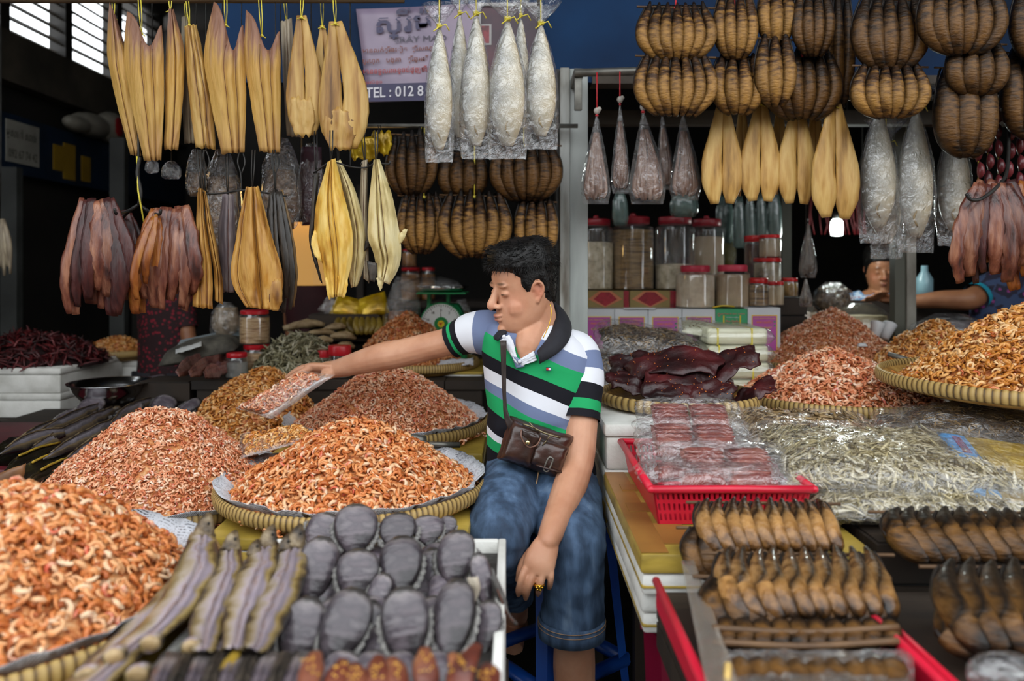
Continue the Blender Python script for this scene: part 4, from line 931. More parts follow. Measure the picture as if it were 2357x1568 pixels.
bag_fish('bagged white fish hidden behind the broadest one', 1176, 1222, 40, 300, 2.32, GW, seed=5)
bag_fish('rightmost bagged white fish above the man, next to the column', 1206, 1284, 58, 320, 2.22, GW, seed=6)
GW2 = 'white fish in clear bags hanging at right'
RN = dict(top=226, skirt=30)
bag_fish('bagged white fish at the left of the right-hand bags', 1978, 2066, 250, 530, 2.50, GW2, seed=7, **RN)
bag_fish('bagged white fish hanging lowest between the two big right-hand bags', 2002, 2078, 330, 566, 2.60, GW2, seed=8, **RN)
bag_fish('broad bagged white fish hanging before the iron post', 2066, 2150, 250, 552, 2.48, GW2, seed=9, **RN)
bag_fish('bagged white fish next to the dark red sausages', 2156, 2236, 280, 536, 2.54, GW2, seed=10, **RN)

# ---- brown bags with red string
GB = 'brown packets hung by red string'
BRN = mat('brown dried fish in packet', ['3E2A20', '6E4E3E', '8E7060', 'A88E80'], .4, 5, (9, 9, 1.2), bump=.5, var=.08)
def cone_bag(lb, x0, x1, yt, yb, d, xt, top, seed, group=GB, m=BRN, f=FILM_F, n=9, tie=RSTRING, fill=.8, knot=True):
    t = thing('tied_plastic_bag', P((x0+x1)/2, yb, d), lb, 'plastic bag', group); hw = (x1-x0)/2; xm = (x0+x1)/2; H = yb-yt; s = px(d); rr = random.Random(seed)
    for i in range(n):
        u = (2*(i+.5)/n-1); mb = MB()
        mb.tube([P(lerp(xt, xm, .35)+u*hw*.14, yt+H*(1-fill), d+rr.uniform(-.006, .006)), P(xm+u*hw*.5, yt+H*.55, d-.012*(1-u*u)), P(xm+u*hw*.78, yt+H*.84, d-.016*(1-u*u)), P(xm+u*hw*.6, yb-3-rr.uniform(0, 8), d-.004)], [hw/n*.7*s, hw/n*1.25*s, hw/n*1.5*s, hw/n*.8*s], 8, up=(0, 1, 0), flat=1.5, n=11, wob=.2, seed=seed+i); obj('strip', mb, m, t)
    rs = []; N_ = 24
    for k, (v, q, fl) in enumerate(((-.07, .20, 1), (-.035, .12, 1), (0, .07, 1), (.06, .14, 1), (.25, .42, .7), (.5, .74, .62), (.75, .98, .6), (.9, 1.02, .55), (1.0, .9, .3), (1.03, .86, .06))):
        c = P(lerp(xt, xm, min(1, max(0, v*1.6))), yt+H*v, d-.006); rg = []
        for j in range(N_):
            a = 2*math.pi*j/N_; w_ = hw*s*q*(1+.08*nz(math.cos(a)*3+seed, math.sin(a)*3, k*.5)); rg.append(c+V(math.cos(a)*w_, math.sin(a)*w_*fl, 0))
        rs.append(rg)
    mb = MB(); mb.rings(rs, True, False); obj('plastic_bag', mb, f, t)
    mb = MB(); c = P(xt, yt, d-.006); mb.lathe([(hw*s*.08, -.004), (hw*s*.13, 0), (hw*s*.08, .004)], c, 10); mb.tube([c, V(c.x, c.y, P(xt, top, d).z)], .0024, 5); obj('tie', mb, tie, t)
    if knot:
        mb = MB(); mb.ell(c+V(0, 0, .016), (.011, .009, .012), n=12); mb.ell(c+V(.008, 0, .022), (.008, .007, .008), n=10); obj('knot', mb, mat('bunched white plastic', ['A39C92', 'C9C2B8'], .4, 40, bump=.5), t)
    return t
cone_bag('brown packet hanging closest to the column on a long red string', 1338, 1404, 266, 464, 2.60, 1374, 168, 101)
cone_bag('slim brown packet second from the column with a white knot', 1407, 1450, 240, 440, 2.61, 1427, 166, 102)
cone_bag('widest brown packet, third from the column', 1448, 1532, 258, 464, 2.58, 1480, 166, 103)
cone_bag('narrow brown packet behind the widest one', 1508, 1552, 262, 432, 2.66, 1524, 166, 104, knot=False)
cone_bag('dark brown packet next to the yellow fillet pairs', 1542, 1612, 264, 456, 2.60, 1572, 166, 105, knot=False)

# ---- right edge: sausages and meat
SAUS = mat('dark red sausage skin', ['3C1116', '5E1D22', '7A3032'], .35, 8, bump=.4, coat=.2)
sr = random.Random(5)
for i, x in enumerate((2252, 2274, 2298, 2322, 2346, 2372)):
    t = thing('sausage_string', P(x, 440, 2.46), ('first', 'second', 'third', 'fourth', 'fifth', 'sixth')[i]+' string of dark red sausages counted from the bagged white fish', 'sausage', 'sausage strings at the right edge')
    y = 236+sr.uniform(0, 14)
    mb = MB(); mb.tube([P(x, 226, 2.5), P(x, 432, 2.46)], .002, 5); obj('string', mb, STRING, t)
    for k in range(5):
        mb = MB(); l = sr.uniform(34, 42); dx = sr.uniform(-3, 3)
        mb.tube([P(x+dx, y, 2.46), P(x+dx+3, y+l*.3, 2.445), P(x+dx+3, y+l*.7, 2.445), P(x+dx, y+l, 2.46)], [.003, .011, .011, .003], 10, n=10); obj('sausage', mb, SAUS, t); y += l+2
strips('bunch of red dried meat strips hanging at the right edge', (2246, 2330, 418, 2200, 2372, 650), 2.18, 'red meat at the right edge', [MEAT, MEAT, MEATD], 12, 35, None, wid=15)
strips('second red meat bunch cut by the right edge of the picture', (2330, 2400, 420, 2320, 2440, 668), 2.24, 'red meat at the right edge', [MEATD, MEAT2], 8, 36, None, wid=13)
mb = MB(); mb.tube([P(2224, 446, 2.12), P(2236, 460, 2.12), P(2262, 456, 2.13), P(2300, 424, 2.18), P(2320, 380, 2.3), P(2322, 226, 2.56)], .005, 7, n=24); obj('iron_hook', mb, IRON, None, 'black iron hook poking out of the right-hand meat bunch', 'hook')

# ---- bags behind the golden fish at left
BRNC = mat('brown crumbs in bag', ['2C1F12', '5A4228', '84694A'], .6, 60, bump=.8, bscale=70)
def film_bag(lb, x0, x1, y0, y1, d, m, seed, group=None, fillv=.6, f=FILM_F, name='clear_bag', flat=.5, stuff=True, hangto=None):
    t = thing(name, P((x0+x1)/2, y1, d), lb, 'plastic bag', group); xm = (x0+x1)/2; hw = (x1-x0)/2; s = px(d); H = y1-y0; n = 24
    def ring(v, q, fl, k, sc=1):
        c = P(xm, y0+H*v, d); return [c+V(math.cos(2*math.pi*j/n)*hw*s*q*sc*(1+.12*nz(math.cos(2*math.pi*j/n)*2.5+seed, math.sin(2*math.pi*j/n)*2.5, k*.7)), math.sin(2*math.pi*j/n)*hw*s*q*fl*sc*(1+.15*nz(j*.9, seed, k)), .005*nz(j*.7, seed, k)) for j in range(n)]
    pr = [(0, .35, .5), (.12, .62, .6), (.3, .9, .7), (.55, 1, .75), (.8, 1, .75), (.95, .85, .6), (1.0, .6, .4)]
    mb = MB(); mb.rings([ring(v, q, fl*flat/.6, k) for k, (v, q, fl) in enumerate(pr)], True, True); obj('plastic_bag', mb, f, t)
    if stuff:
        mb = MB(); mb.rings([ring(lerp(1-fillv, .985, v), lerp(.75, .95, min(1, v*2)) if v < .85 else .7, .68*flat/.6, k+9, .93) for k, v in enumerate((0, .1, .3, .5, .7, .85, 1))], True, True); o = obj('contents', mb, m, t, kind='stuff')
    if hangto:
        mb = MB(); c = P(xm, y0, d); mb.tube([c-V(0, 0, .01), V(c.x, d, 3.76)], .002, 5); obj('string', mb, IRON, t)
    return t
film_bag('crumpled clear bag of brown fish left of the wire hanger', 428, 476, 344, 452, 2.45, BRNC, 1, fillv=.5, hangto=-14)
film_bag('clear bag of brown dried pieces with a bright glint behind the wire hanger', 468, 556, 344, 600, 2.48, BRNC, 2, fillv=.75, hangto=-14)
film_bag('round clear bag of dried goods behind the black strips', 600, 692, 318, 530, 2.5, BRNC, 3, fillv=.65, hangto=-14)
film_bag('dark plum coloured bag hanging behind the yellow butterflied fish', 684, 748, 330, 520, 2.56, mat('plum dried goods', ['2A1420', '43222E'], .5, 10), 4, fillv=.95, hangto=-14)
film_bag('bright empty clear bag tip hanging under the second yellow fish', 334, 366, 366, 398, 2.4, BRNC, 5, stuff=False, hangto=-14)
film_bag('crumpled empty clear bag under the third yellow fish', 372, 416, 372, 412, 2.42, BRNC, 6, stuff=False, hangto=-14)
# cream panel, lamplight put into it as glow, with its warm lamp
t = thing('lamplit_panel', P(694, 600, 2.95), 'cream hanging panel, lamplight put into it as glow, behind the hanging fish at left', 'lamp')
c = P(694, 530, 2.95); mb = MB(); mb.lathe([(.085, .03), (.115, -.21), (.110, -.215), (.080, .026)], c, 6, sy=.45); obj('shade', mb, emit('cream panel with lamplight glow', 'B98A48', .38), t, smooth=False)
mb = MB(); mb.ell(c+V(.0, 0, -.12), (.028, .02, .035), n=16); obj('bulb', mb, emit('warm bulb', 'FF9A30', 3), t)
mb = MB(); mb.tube([c+V(0, 0, .08), V(c.x, c.y, 3.76)], .004, 6); obj('cord', mb, IRON, t)
ld = bpy.data.lights.new('warm lamp', 'POINT'); ld.energy = .9; ld.color = (1, .62, .22); ld.shadow_soft_size = .05
lo_ = bpy.data.objects.new('warm_lamp_light', ld); col.objects.link(lo_); lo_.parent = t; lo_.location = c+V(.02, -.06, .12)-t.location
# gold foil hanging strips near the sign
GOLD = mat('gold foil plastic', ['6A5208', 'A8860F', 'D8B828'], .25, 12, bump=.7, bscale=14, metal=.3)
for i, (x0, x1, y0, y1, d, lb) in enumerate(((806, 870, 318, 366, 2.62, 'gold foil packet hanging left of the smoked fish'), (856, 900, 306, 352, 2.66, 'second gold foil packet hanging right beside the first'))):
    mb = MB(); slab(mb, [(x0, y0), (x0-4, (y0+y1)/2), (x0+6, y1)], [(x1, y0-4), (x1+2, (y0+y1)/2), (x1-6, y1+4)], d, .02, ((.3, .5), (.7, .4)), nv=12, nu=14, seed=i*5, wave=5)
    t = thing('foil_packet', P((x0+x1)/2, y1, d), lb, 'foil packet'); obj('foil', mb, GOLD, t); ties(t, [((x0+x1)/2, y0+4, d)], 288, IRON)

# ================================================================== FISH ON THE FRONT TABLES
GREYF = ramp_mat('grey purple dried fish skin', 'u', [(0, '3E3A38'), (.12, '7A7272'), (.24, '6C6468'), (.42, '4A434A'), (.58, '5C5258'), (.8, '342E32'), (1, '181616')], .30, False, bump=.45, bscale=9, mottle=1.3, mscale=2.6, stretch=(.7, 1.6, 1), coat=.3, var=.38, edge='151213', epow=2.6)  # pale highlight near the head and darkening tail end put into the colour
GFIN = mat('pale fringe fin', ['3A3836', '5E5B58', '86837E'], .5, 14, (1, 1, 6))
def flat_protos():
    out = []
    for k in range(3):
        mb = MB(); rs = []
        W = [.34, .78, .95, 1.0, .98, .92, .80, .60, .36, .22]; n = 20
        for i in range(n):
            v = i/(n-1); w_ = scurve(W, n)[i]*.5*(1-.06*k); y = .5-v
            rs.append([V(math.cos(2*math.pi*j/20)*w_*.98+.02*math.sin(v*4+k), y, (.19 if math.sin(2*math.pi*j/20) > 0 else .07)*math.sin(2*math.pi*j/20)*(w_*1.7)**.8*(1+.07*math.sin(v*44)*(.2 < v < .8))) for j in range(20)])
        mb.rings(rs); body = mesh_of(mb, 'body', GREYF)
        mb = MB(); g0 = []; g1 = []
        for i in range(7):
            v = i/6; g0.append([V((j/6-.5)*(.16+.3*v), -.47-.14*v, .01*math.sin(j*2)) for j in range(7)]); g1.append([p-V(0, 0, .012) for p in g0[-1]])
        mb.shell(g0, g1); tail = mesh_of(mb, 'tail', GFIN)
        fins = []
        for s in (-1, 1):
            mb = MB(); g0 = []; g1 = []
            for i in range(15):
                v = i/14; y = .2-.55*v; wv = scurve(W, 20)[int((.3+.55*v)*19)]*.46
                g0.append([V(s*(wv+q*(.09+.03*math.sin(i*2.2))), y-q*.06, .01*q*math.sin(i*3)) for q in (0, .5, 1)]); g1.append([p-V(0, 0, .008) for p in g0[-1]])
            mb.shell(g0, g1); fins.append(mesh_of(mb, 'fin', GFIN))
        out.append((body, tail, *fins))
    return out
FP = flat_protos()
def flat_fish(x, y, w_, h, d, lb, group, pitch=52, roll=0, yaw=0, k=0, zoff=0):
    c = P(x, y, d)+V(0, 0, zoff); s = px(d)
    t = thing('flat_fish', c, lb, 'dried fish', group); b, ta, fi, f2 = FP[k % 3]
    Rm = Matrix.Rotation(math.radians(yaw), 4, 'Z') @ Matrix.Rotation(math.radians(pitch), 4, 'X') @ Matrix.Rotation(math.radians(-roll), 4, 'Z') @ Matrix.Diagonal((w_*s, h*s, (w_+h)*.5*s*.95, 1))
    for me, nm in ((b, 'body'), (ta, 'tail'), (fi, 'fin'), (f2, 'fin')): place(me, nm, Matrix.Translation(c) @ Rm, t)
GF = 'grey flat fish on the front foam box'
FL = [(817, 1222, 92, 108, 1.43, 0, 'roundest grey fish standing highest at the back of the front fish pile'),
      (740, 1228, 84, 84, 1.47, 8, 'grey fish at the back left of the pile beside the split long fish'),
      (915, 1226, 88, 80, 1.44, 0, 'grey fish right of the highest one in the back row'),
      (984, 1222, 72, 62, 1.48, -5, 'small grey fish in the back row, second from the right'),
      (1028, 1214, 44, 46, 1.50, 0, 'smallest grey fish at the back right corner of the pile'),
      (728, 1318, 96, 142, 1.30, 14, 'long grey fish leaning right, leftmost in the second row'),
      (820, 1326, 92, 104, 1.28, 0, 'egg-shaped grey fish second in the second row'),
      (921, 1306, 98, 128, 1.30, 0, 'grey fish in the middle of the second row'),
      (1049, 1290, 96, 118, 1.32, -4, 'broad grey fish with pale fringe at the right of the second row'),
      (990, 1330, 62, 118, 1.33, 0, 'dark grey fish squeezed between the two right fish of the second row'),
      (868, 1372, 54, 92, 1.25, 0, 'dark grey fish peeping between the second and third rows'),
      (692, 1466, 102, 152, 1.10, 16, 'grey fish leaning right, leftmost in the front row'),
      (788, 1448, 108, 162, 1.10, 4, 'large grey fish second in the front row'),
      (933, 1444, 108, 152, 1.10, 2, 'grey fish with pale back in the middle of the front row'),
      (1043, 1430, 102, 168, 1.12, -2, 'long grey fish at the right of the front row'),
      (850, 1472, 66, 150, 1.13, 0, 'dark narrow grey fish behind the front row'),
      (1120, 1444, 68, 104, 1.14, -6, 'small grey fish at the right rim of the foam box'),
      (1112, 1340, 50, 116, 1.26, -12, 'curled grey fish hanging over the right rim of the box'),
      (640, 1470, 60, 110, 1.12, 12, 'grey fish wedged between the long split fish and the front row')]
for i, (x, y, w_, h, d, rl_, lb) in enumerate(FL): flat_fish(x, y, w_*1.12, h*1.14, d, lb, GF, roll=rl_+R.uniform(-7, 7), k=i, yaw=R.uniform(-22, 22), pitch=R.uniform(42, 62))
for i, (x, y) in enumerate([(700+j*74+(k%2)*30, 1268+k*62) for k in range(5) for j in range(5)]):
    flat_fish(x, y+10, 100, 130, 905/(y-620)+.02, 'grey flat fish in the shaded lower layer of the front pile', 'grey flat fish in the lower layer', pitch=30, roll=R.uniform(-25, 25), k=i, zoff=-.02)
slab_fish('pale white-edged fish sticking out over the box rim', [(1128, 1330), (1140, 1370), (1160, 1410), (1186, 1440)], [(1140, 1318), (1162, 1370), (1172, 1410), (1192, 1436)], 1.24, GFIN, ((.5, .3),), .02, group=GF, seed=60, nv=14, nu=10)
slab_fish('cream coloured flap of a grey fish at the right of the pile', [(1076, 1330), (1078, 1360), (1086, 1394)], [(1100, 1328), (1106, 1356), (1092, 1392)], 1.20, mat('cream flap', ['A79C8A', 'CFC4B2'], .4, 20), (), .012, group=GF, seed=61, nv=10, nu=8)

SNK = ramp_mat('split long fish belly', 'v', [(0, '3A3028'), (.10, '7A6844'), (.22, '9A8C7C'), (.36, 'A2959C'), (.46, '8A7470'), (.50, '9A8D94'), (.66, '857A86'), (.80, '8A7648'), (.92, '544428'), (1, '2A2422')], .34, False, bump=.7, bscale=30, mottle=.9, mscale=16, coat=.2, var=.1)
SNKH = mat('tan fish head', ['2E241A', '5E4E38', '84745A'], .42, 45, bump=.8, lo=.38, hi=.64)
def long_fish(lb, L_, R_, d0, d1, head, group, m=None, seed=0, bulge=.022, eye=True):
    t = thing('split_long_fish', P((L_[-1][0]+R_[-1][0])/2, L_[-1][1], d1), lb, 'dried fish', group)
    L2, R2 = [], []
    for (xa, ya), (xb, yb_) in zip(L_, R_): xm_, ym_ = (xa+xb)/2, (ya+yb_)/2; L2.append((xm_+(xa-xm_)*1.4, ym_+(ya-ym_)*1.2)); R2.append((xm_+(xb-xm_)*1.4, ym_+(yb_-ym_)*1.2))
    mb = MB(); slab(mb, L2, R2, d0, bulge*1.3, ((.48, .55), (.72, .3)), nv=28, nu=18, thick=.012, seed=seed, lean=d1-d0, wave=4); obj('body', mb, m or SNK, t)
    if head:
        x, y, w_, h = head; w_ *= 1.2; s = px(d0); c = P(x, y, d0-.01); mb = MB()
        mb.tube([P(x+w_*.15, y-h*.55, d0), P(x, y-h*.15, d0-.012), P(x-w_*.15, y+h*.5, d0-.02)], [w_*.10*s, w_*.34*s, w_*.50*s], 12, n=9, up=(0, 1, .3), flat=.7, wob=.12); ho = obj('head', mb, SNKH, t)
        if eye: mb = MB(); mb.ell(P(x+w_*.12, y-h*.12, d0-.010-w_*.34*s), (.0028, .002, .0028), n=10); obj('eye', mb, INK, ho)
    return t
GL = 'split long fish laid in a row in front'
long_fish('leftmost split long fish, raised head, lying along the corner shrimp', [(448, 1225), (425, 1290), (368, 1400), (255, 1505), (165, 1580)], [(488, 1228), (492, 1300), (440, 1400), (330, 1495), (225, 1592)], 1.40, .88, (474, 1212, 44, 56), GL, seed=71)
long_fish('second split long fish from the left', [(512, 1262), (496, 1330), (452, 1420), (446, 1496)], [(548, 1258), (546, 1330), (512, 1430), (486, 1500)], 1.34, .96, (536, 1246, 40, 44), GL, seed=72)
long_fish('third split long fish from the left with a yellow flank', [(592, 1256), (566, 1310), (530, 1400), (520, 1492)], [(634, 1250), (626, 1320), (590, 1420), (556, 1494)], 1.36, .96, (622, 1236, 40, 50), GL, seed=73)
long_fish('rightmost split long fish next to the grey flat fish', [(656, 1258), (620, 1330), (584, 1410), (566, 1488)], [(696, 1252), (690, 1330), (652, 1420), (606, 1504)], 1.35, .96, (686, 1234, 40, 50), GL, seed=74)
long_fish('long fish lying under the leftmost one along the tray', [(424, 1300), (350, 1390), (230, 1500), (150, 1580)], [(450, 1310), (400, 1410), (280, 1510), (190, 1600)], 1.34, .90, None, GL, seed=75)
long_fish('shaded long fish between the second and third', [(560, 1290), (520, 1360), (490, 1430), (480, 1490)], [(584, 1296), (556, 1370), (524, 1440), (510, 1500)], 1.32, .99, (588, 1262, 30, 36), GL, seed=76)
long_fish('shaded long fish between the third and rightmost', [(640, 1296), (610, 1360), (580, 1440), (560, 1500)], [(664, 1300), (640, 1370), (610, 1450), (590, 1506)], 1.34, 1.0, (660, 1250, 30, 36), GL, seed=77)
CUT = mat('cut fish end', ['6E5838', '9A8058', 'B59E78'], .45, 40)
for i, (x, y, w_, l, yw, lb) in enumerate(((262, 1512, 26, 60, .3, 'round cut fish end left of the others at the bottom'), (346, 1482, 26, 60, .2, 'second round cut fish end under the long fish'), (440, 1490, 24, 50, .2, 'third round cut fish end under the long fish'),
        (200, 1558, 30, 60, .3, 'cut fish end next to the bamboo rim at the bottom edge'), (316, 1556, 30, 60, .2, 'cut fish end at the bottom edge under the long fish'), (400, 1560, 28, 60, .2, 'cut fish end in the bottom middle of the long fish pile'))):
    d = .98-.0006*(y-1480); s = px(d); t = thing('cut_fish', P(x, y, d), lb, 'dried fish', 'cut fish ends at the bottom')
    mb = MB(); mb.tube([P(x, y, d), P(x+w_*yw, y-6, d+.03), P(x+w_*yw*3, y-18, d+.16)], [w_*s*.96, w_*s, w_*s*.7], 16, n=8, flat=.8); obj('body', mb, SNK, t)
    mb = MB(); mb.ell(P(x, y, d), (w_*s*.88, .006, w_*s*.72), n=16); obj('cut_face', mb, CUT, t)
YST = mat('yellow fin strip', ['6E5618', 'A98A2A', 'C4A640'], .5, 10)
for i, (x0, y0, x1, y1, lb) in enumerate(((470, 1580, 498, 1506, 'yellow fin strip left at the bottom of the fish pile'), (512, 1560, 552, 1490, 'yellow fin strip right at the bottom of the fish pile'))):
    mb = MB(); mb.tube([P(x0, y0, .90), P((x0+x1)/2-3, (y0+y1)/2, .93), P(x1, y1, .98)], [.008, .009, .004], 8, n=8, flat=.4); obj('fin_strip', mb, YST, None, lb, 'dried fish')
for i in range(9):
    x = 380+i*38; long_fish(words[i]+' dark fish from the left in the shadowed layer along the bottom edge', [(x, 1500), (x-20, 1540), (x-40, 1600)], [(x+34, 1500), (x+18, 1545), (x, 1604)], .99, .86, None, 'dark fish in the bottom layer', m=BLACKF if i % 2 else GREYF, seed=80+i)
RSP = mat('chilli red dried fish', ['32120C', '602A1C', '7C4630', '96643E'], .42, 14, bump=.5, coat=.25)
SPICE = mat('golden spice crumb', ['C48A2E', 'E0B050'], .5)
rr = random.Random(3)
for i, (x0, y0, x1, y1) in enumerate(((700, 1580, 728, 1502), (760, 1590, 790, 1520), (830, 1590, 812, 1530), (868, 1590, 872, 1512), (930, 1590, 900, 1516), (985, 1590, 978, 1492), (1040, 1580, 1100, 1484), (1080, 1590, 1040, 1506), (1130, 1590, 1120, 1530))):
    d = .90; t = thing('chilli_fish', P(x0, y0, d), words[i]+' chilli red dried fish from the left along the bottom edge', 'dried fish', 'chilli red fish at the bottom edge'); s = px(d)
    mb = MB(); mb.tube([P(x0, y0+40, d-.04), P(lerp(x0, x1, .5), lerp(y0, y1, .5), d), P(x1, y1, d+.03)], [24*s, 28*s, 13*s], 10, n=10, flat=.45, wob=.35, seed=i); fo = obj('body', mb, RSP, t)
    mb = MB()
    for k in range(14): mb.ell(P(lerp(x0, x1, rr.random())+rr.uniform(-14, 14), lerp(y0, y1, rr.random()*.9), d-.012), (.0016, .0016, .0016), n=6)
    obj('spice', mb, SPICE, t, kind='stuff')

# dark fish heap at left
obj('red_crate', MB().box((-2.12, 2.28, .741), (-1.34, 2.99, .80)), mat('dark red crate plastic', ['4A0D18', '6E1524'], .5), None, 'dark red crate edge under the dark fish at left', 'crate', bevel=.01)
DKF = ramp_mat('dark grey long fish', 'v', [(0, '6E6048'), (.2, '4A474A'), (.45, '8E8890'), (.6, '5E5A60'), (.8, '7A6A50'), (1, '29262A')], .34, False, bump=.4, bscale=30, mottle=.5, mscale=14, coat=.25, var=.2)
GD = 'dark grey fish heaped at left'
def dz_(y, k=960): return k/(y-620)
LFS = [([(22, 1026), (120, 988), (214, 958)], 15), ([(58, 1044), (170, 996), (262, 946)], 17), ([(100, 1058), (210, 1006), (300, 962)], 16), ([(140, 1070), (236, 1018), (312, 978)], 15), ([(180, 1086), (240, 1040), (286, 1006)], 15),
       ([(70, 1012), (160, 972), (236, 936)], 14), ([(0, 1046), (80, 1016), (150, 996)], 15), ([(250, 985), (300, 950), (350, 925)], 14)]
def ribbon(pts, w_, kd, lift=.022, seed=0, n=22, m=11, grooves=(.5,), thick=.01, up=(0, -.45, .9), wav=.12):
    """opened fish lying down: a strip along a bearing path, domed towards the eye, solid below"""
    pc = curve([(x, y, 0) for x, y in pts], n); ws = scurve(w_, n); U = Vector(up).normalized(); g0 = []; g1 = []; mb = MB()
    for i in range(n):
        t_ = (pc[min(i+1, n-1)]-pc[max(i-1, 0)]).normalized(); nx, ny = -t_.y, t_.x; r0 = []; r1 = []
        for j in range(m):
            u = 2*j/(m-1)-1; off = ws[i]*u*(1+wav*nz(i*.35, seed+u, 2)); x = pc[i].x+nx*off; y = pc[i].y+ny*off; d = kd/(pc[i].y-620)
            q = math.sqrt(max(0, 1-u*u*.96))
            for g in grooves: q -= .45*math.exp(-((u*.5+.5-g)/.07)**2)
            p = P(x, y, d); e_ = min(1, 1.3*ws[i]/max(ws)); r0.append(p+U*(lift*q*e_+.003*nz(i*.5, j*.6, seed))); r1.append(p-U*thick*e_*.6)
        g0.append(r0); g1.append(r1)
    mb.shell(g0, g1); mb.front = g0; return mb
for i, (p, w_) in enumerate(LFS):
    t = thing('dark_long_fish', P(p[0][0], p[0][1], dz_(p[0][1])), words[i]+' long dark fish from the front of the left heap' if i else 'long dark fish with a tan edge lying foremost on the left heap', 'dried fish', GD)
    mb = ribbon(p, [w_*.06, w_*.6, w_*.95, w_*.75, w_*.45], 960-6*i, .022, i, grooves=(.35, .62)); obj('body', mb, DKF, t)
    q = MB(); q.tube([r[2]+V(0, -.001, .002) for r in mb.front[2:]], .0028, 5); obj('tan_edge', q, SNKH, t)
    q = MB(); a_, b_ = p[-1]; q.tube([P(a_-14, b_+6, dz_(b_)), P(a_+2, b_-2, dz_(b_)), P(a_+14, b_-8, dz_(b_))], [w_*.5*px(2.6), w_*.7*px(2.6), w_*.3*px(2.6)], 10, n=8, flat=.8, wob=.3, seed=i); obj('head', q, SNKH if i % 2 else DKF, t)
BLB = [(204, 940, 52, 62, 20), (330, 922, 60, 46, 40), (300, 896, 70, 34, 65), (372, 934, 44, 64, 25), (420, 906, 60, 44, 60), (258, 898, 70, 30, 70), (450, 880, 50, 34, 60), (392, 884, 60, 34, 65), (150, 960, 44, 36, 50), (296, 945, 50, 30, 60), (430, 940, 50, 40, 40), (350, 960, 56, 34, 50), (470, 905, 40, 40, 30), (340, 878, 60, 26, 70)]
for i, (x, y, w_, h, rl_) in enumerate(BLB):
    o_ = ('first', 'second', 'third', 'fourth', 'fifth', 'sixth', 'seventh', 'eighth', 'ninth', 'tenth', 'eleventh', 'twelfth', 'thirteenth', 'fourteenth')[sorted(BLB).index((x, y, w_, h, rl_))]
    flat_fish(x, y, h*1.0, w_*1.4, dz_(y, 930), o_+' bulging dark grey fish from the left in the heap beyond the long dark ones', GD+' beyond', pitch=38, roll=rl_, k=i)
for i in range(14):
    x = 240+(i % 7)*38; y = 920+(i//7)*34+R.uniform(-8, 8); flat_fish(x, y+12, 46, 66, dz_(y, 1010), 'shaded fish in the lower layer of the left dark heap', 'lower layer of the dark heap', pitch=20, roll=R.uniform(30, 70), k=i)
BLK = mat('black glossy dried fish', ['0B0A08', '1B1813', '33301F'], .3, 10, bump=.5, coat=.3)
for i, p in enumerate(([(6, 1092), (60, 1062), (140, 1026)], [(20, 1112), (90, 1076), (165, 1044)], [(50, 1124), (110, 1094), (182, 1056)], [(-10, 1070), (40, 1048), (110, 1020)], [(-20, 1050), (20, 1032), (50, 1010)], [(90, 1120), (150, 1090), (190, 1070)])):
    t = thing('black_fish', P(p[0][0], p[0][1], dz_(p[0][1], 1000)), words[i]+' black fish fillet from the front in the left corner heap' if i else 'front black fish fillet with a yellow edge in the left heap', 'dried fish', 'black fish fillets at left')
    mb = ribbon(p, [2, 15, 18, 4], 985, .016, i, grooves=(.3, .6)); obj('body', mb, BLK, t); pp = [r[4] for r in mb.front]
    if i < 4: mb = MB(); mb.tube([q+V(0, -.002, .006) for q in pp[9:]], .0035, 6); obj('yellow_edge', mb, YST, t)
# newspaper scrap and brown fish at left edge
mb = MB(); g0 = []
for i in range(7): g0.append([P(78+48*j/7, 1122-26*i/6+6*nz(i*.7, j*.8, 3), 2.02+.05*i/6) for j in range(8)])
mb.shell(g0, [[p-V(0, .001, .001) for p in r] for r in g0]); obj('newspaper', mb, newspaper_mat('blue printed paper', ('8FA0C8', 'D8DCE8')), None, 'crumpled blue and white paper scrap beside the black fish', 'newspaper')
mb = MB(); slab(mb, [(-30, 1100), (-30, 1150)], [(60, 1066), (50, 1140)], 2.0, .02, (), nv=8, nu=10); obj('brown_fish', mb, mat('reddish brown fish skin', ['4A2C18', '7A5230', '8E6A42'], .45, 10), None, 'reddish brown fish corner at the left edge above the corner shrimp', 'dried fish')
# pinkish salted fish behind
PNK = mat('pinkish salted fish', ['3A2426', '6A3E3A', '8E665E', '5A4A54'], .4, 10, (2, 2, 2), bump=.6, coat=.2)
for i, (p, lb) in enumerate((([(408, 862), (440, 838), (480, 822)], 'purple-grey salted fish lying left of the pink ones'), ([(436, 862), (480, 840), (530, 824)], 'pink salted split fish with a tan edge before the glass jar'), ([(470, 864), (500, 852), (532, 842)], 'lower pink salted fish before the glass jar'))):
    mb = ribbon(p, [6, 15, 13, 7], 2.98*(p[1][1]-620), .02, i, grooves=(.4, .7), wav=.4); obj('salted_fish', mb, PNK, None, lb, 'dried fish')
crate((-2.05, 3.02, 0), (-1.32, 3.33, .79), 'tall dark crate under the back of the dark fish heap')
crate((-1.5, 3.03, .791), (-1.285, 3.02+.2, .95), 'dark wooden crate under the pink salted fish')

crate((-1.70, 3.03, .791), (-1.52, 3.2, .867), 'small crate under the steel basin')
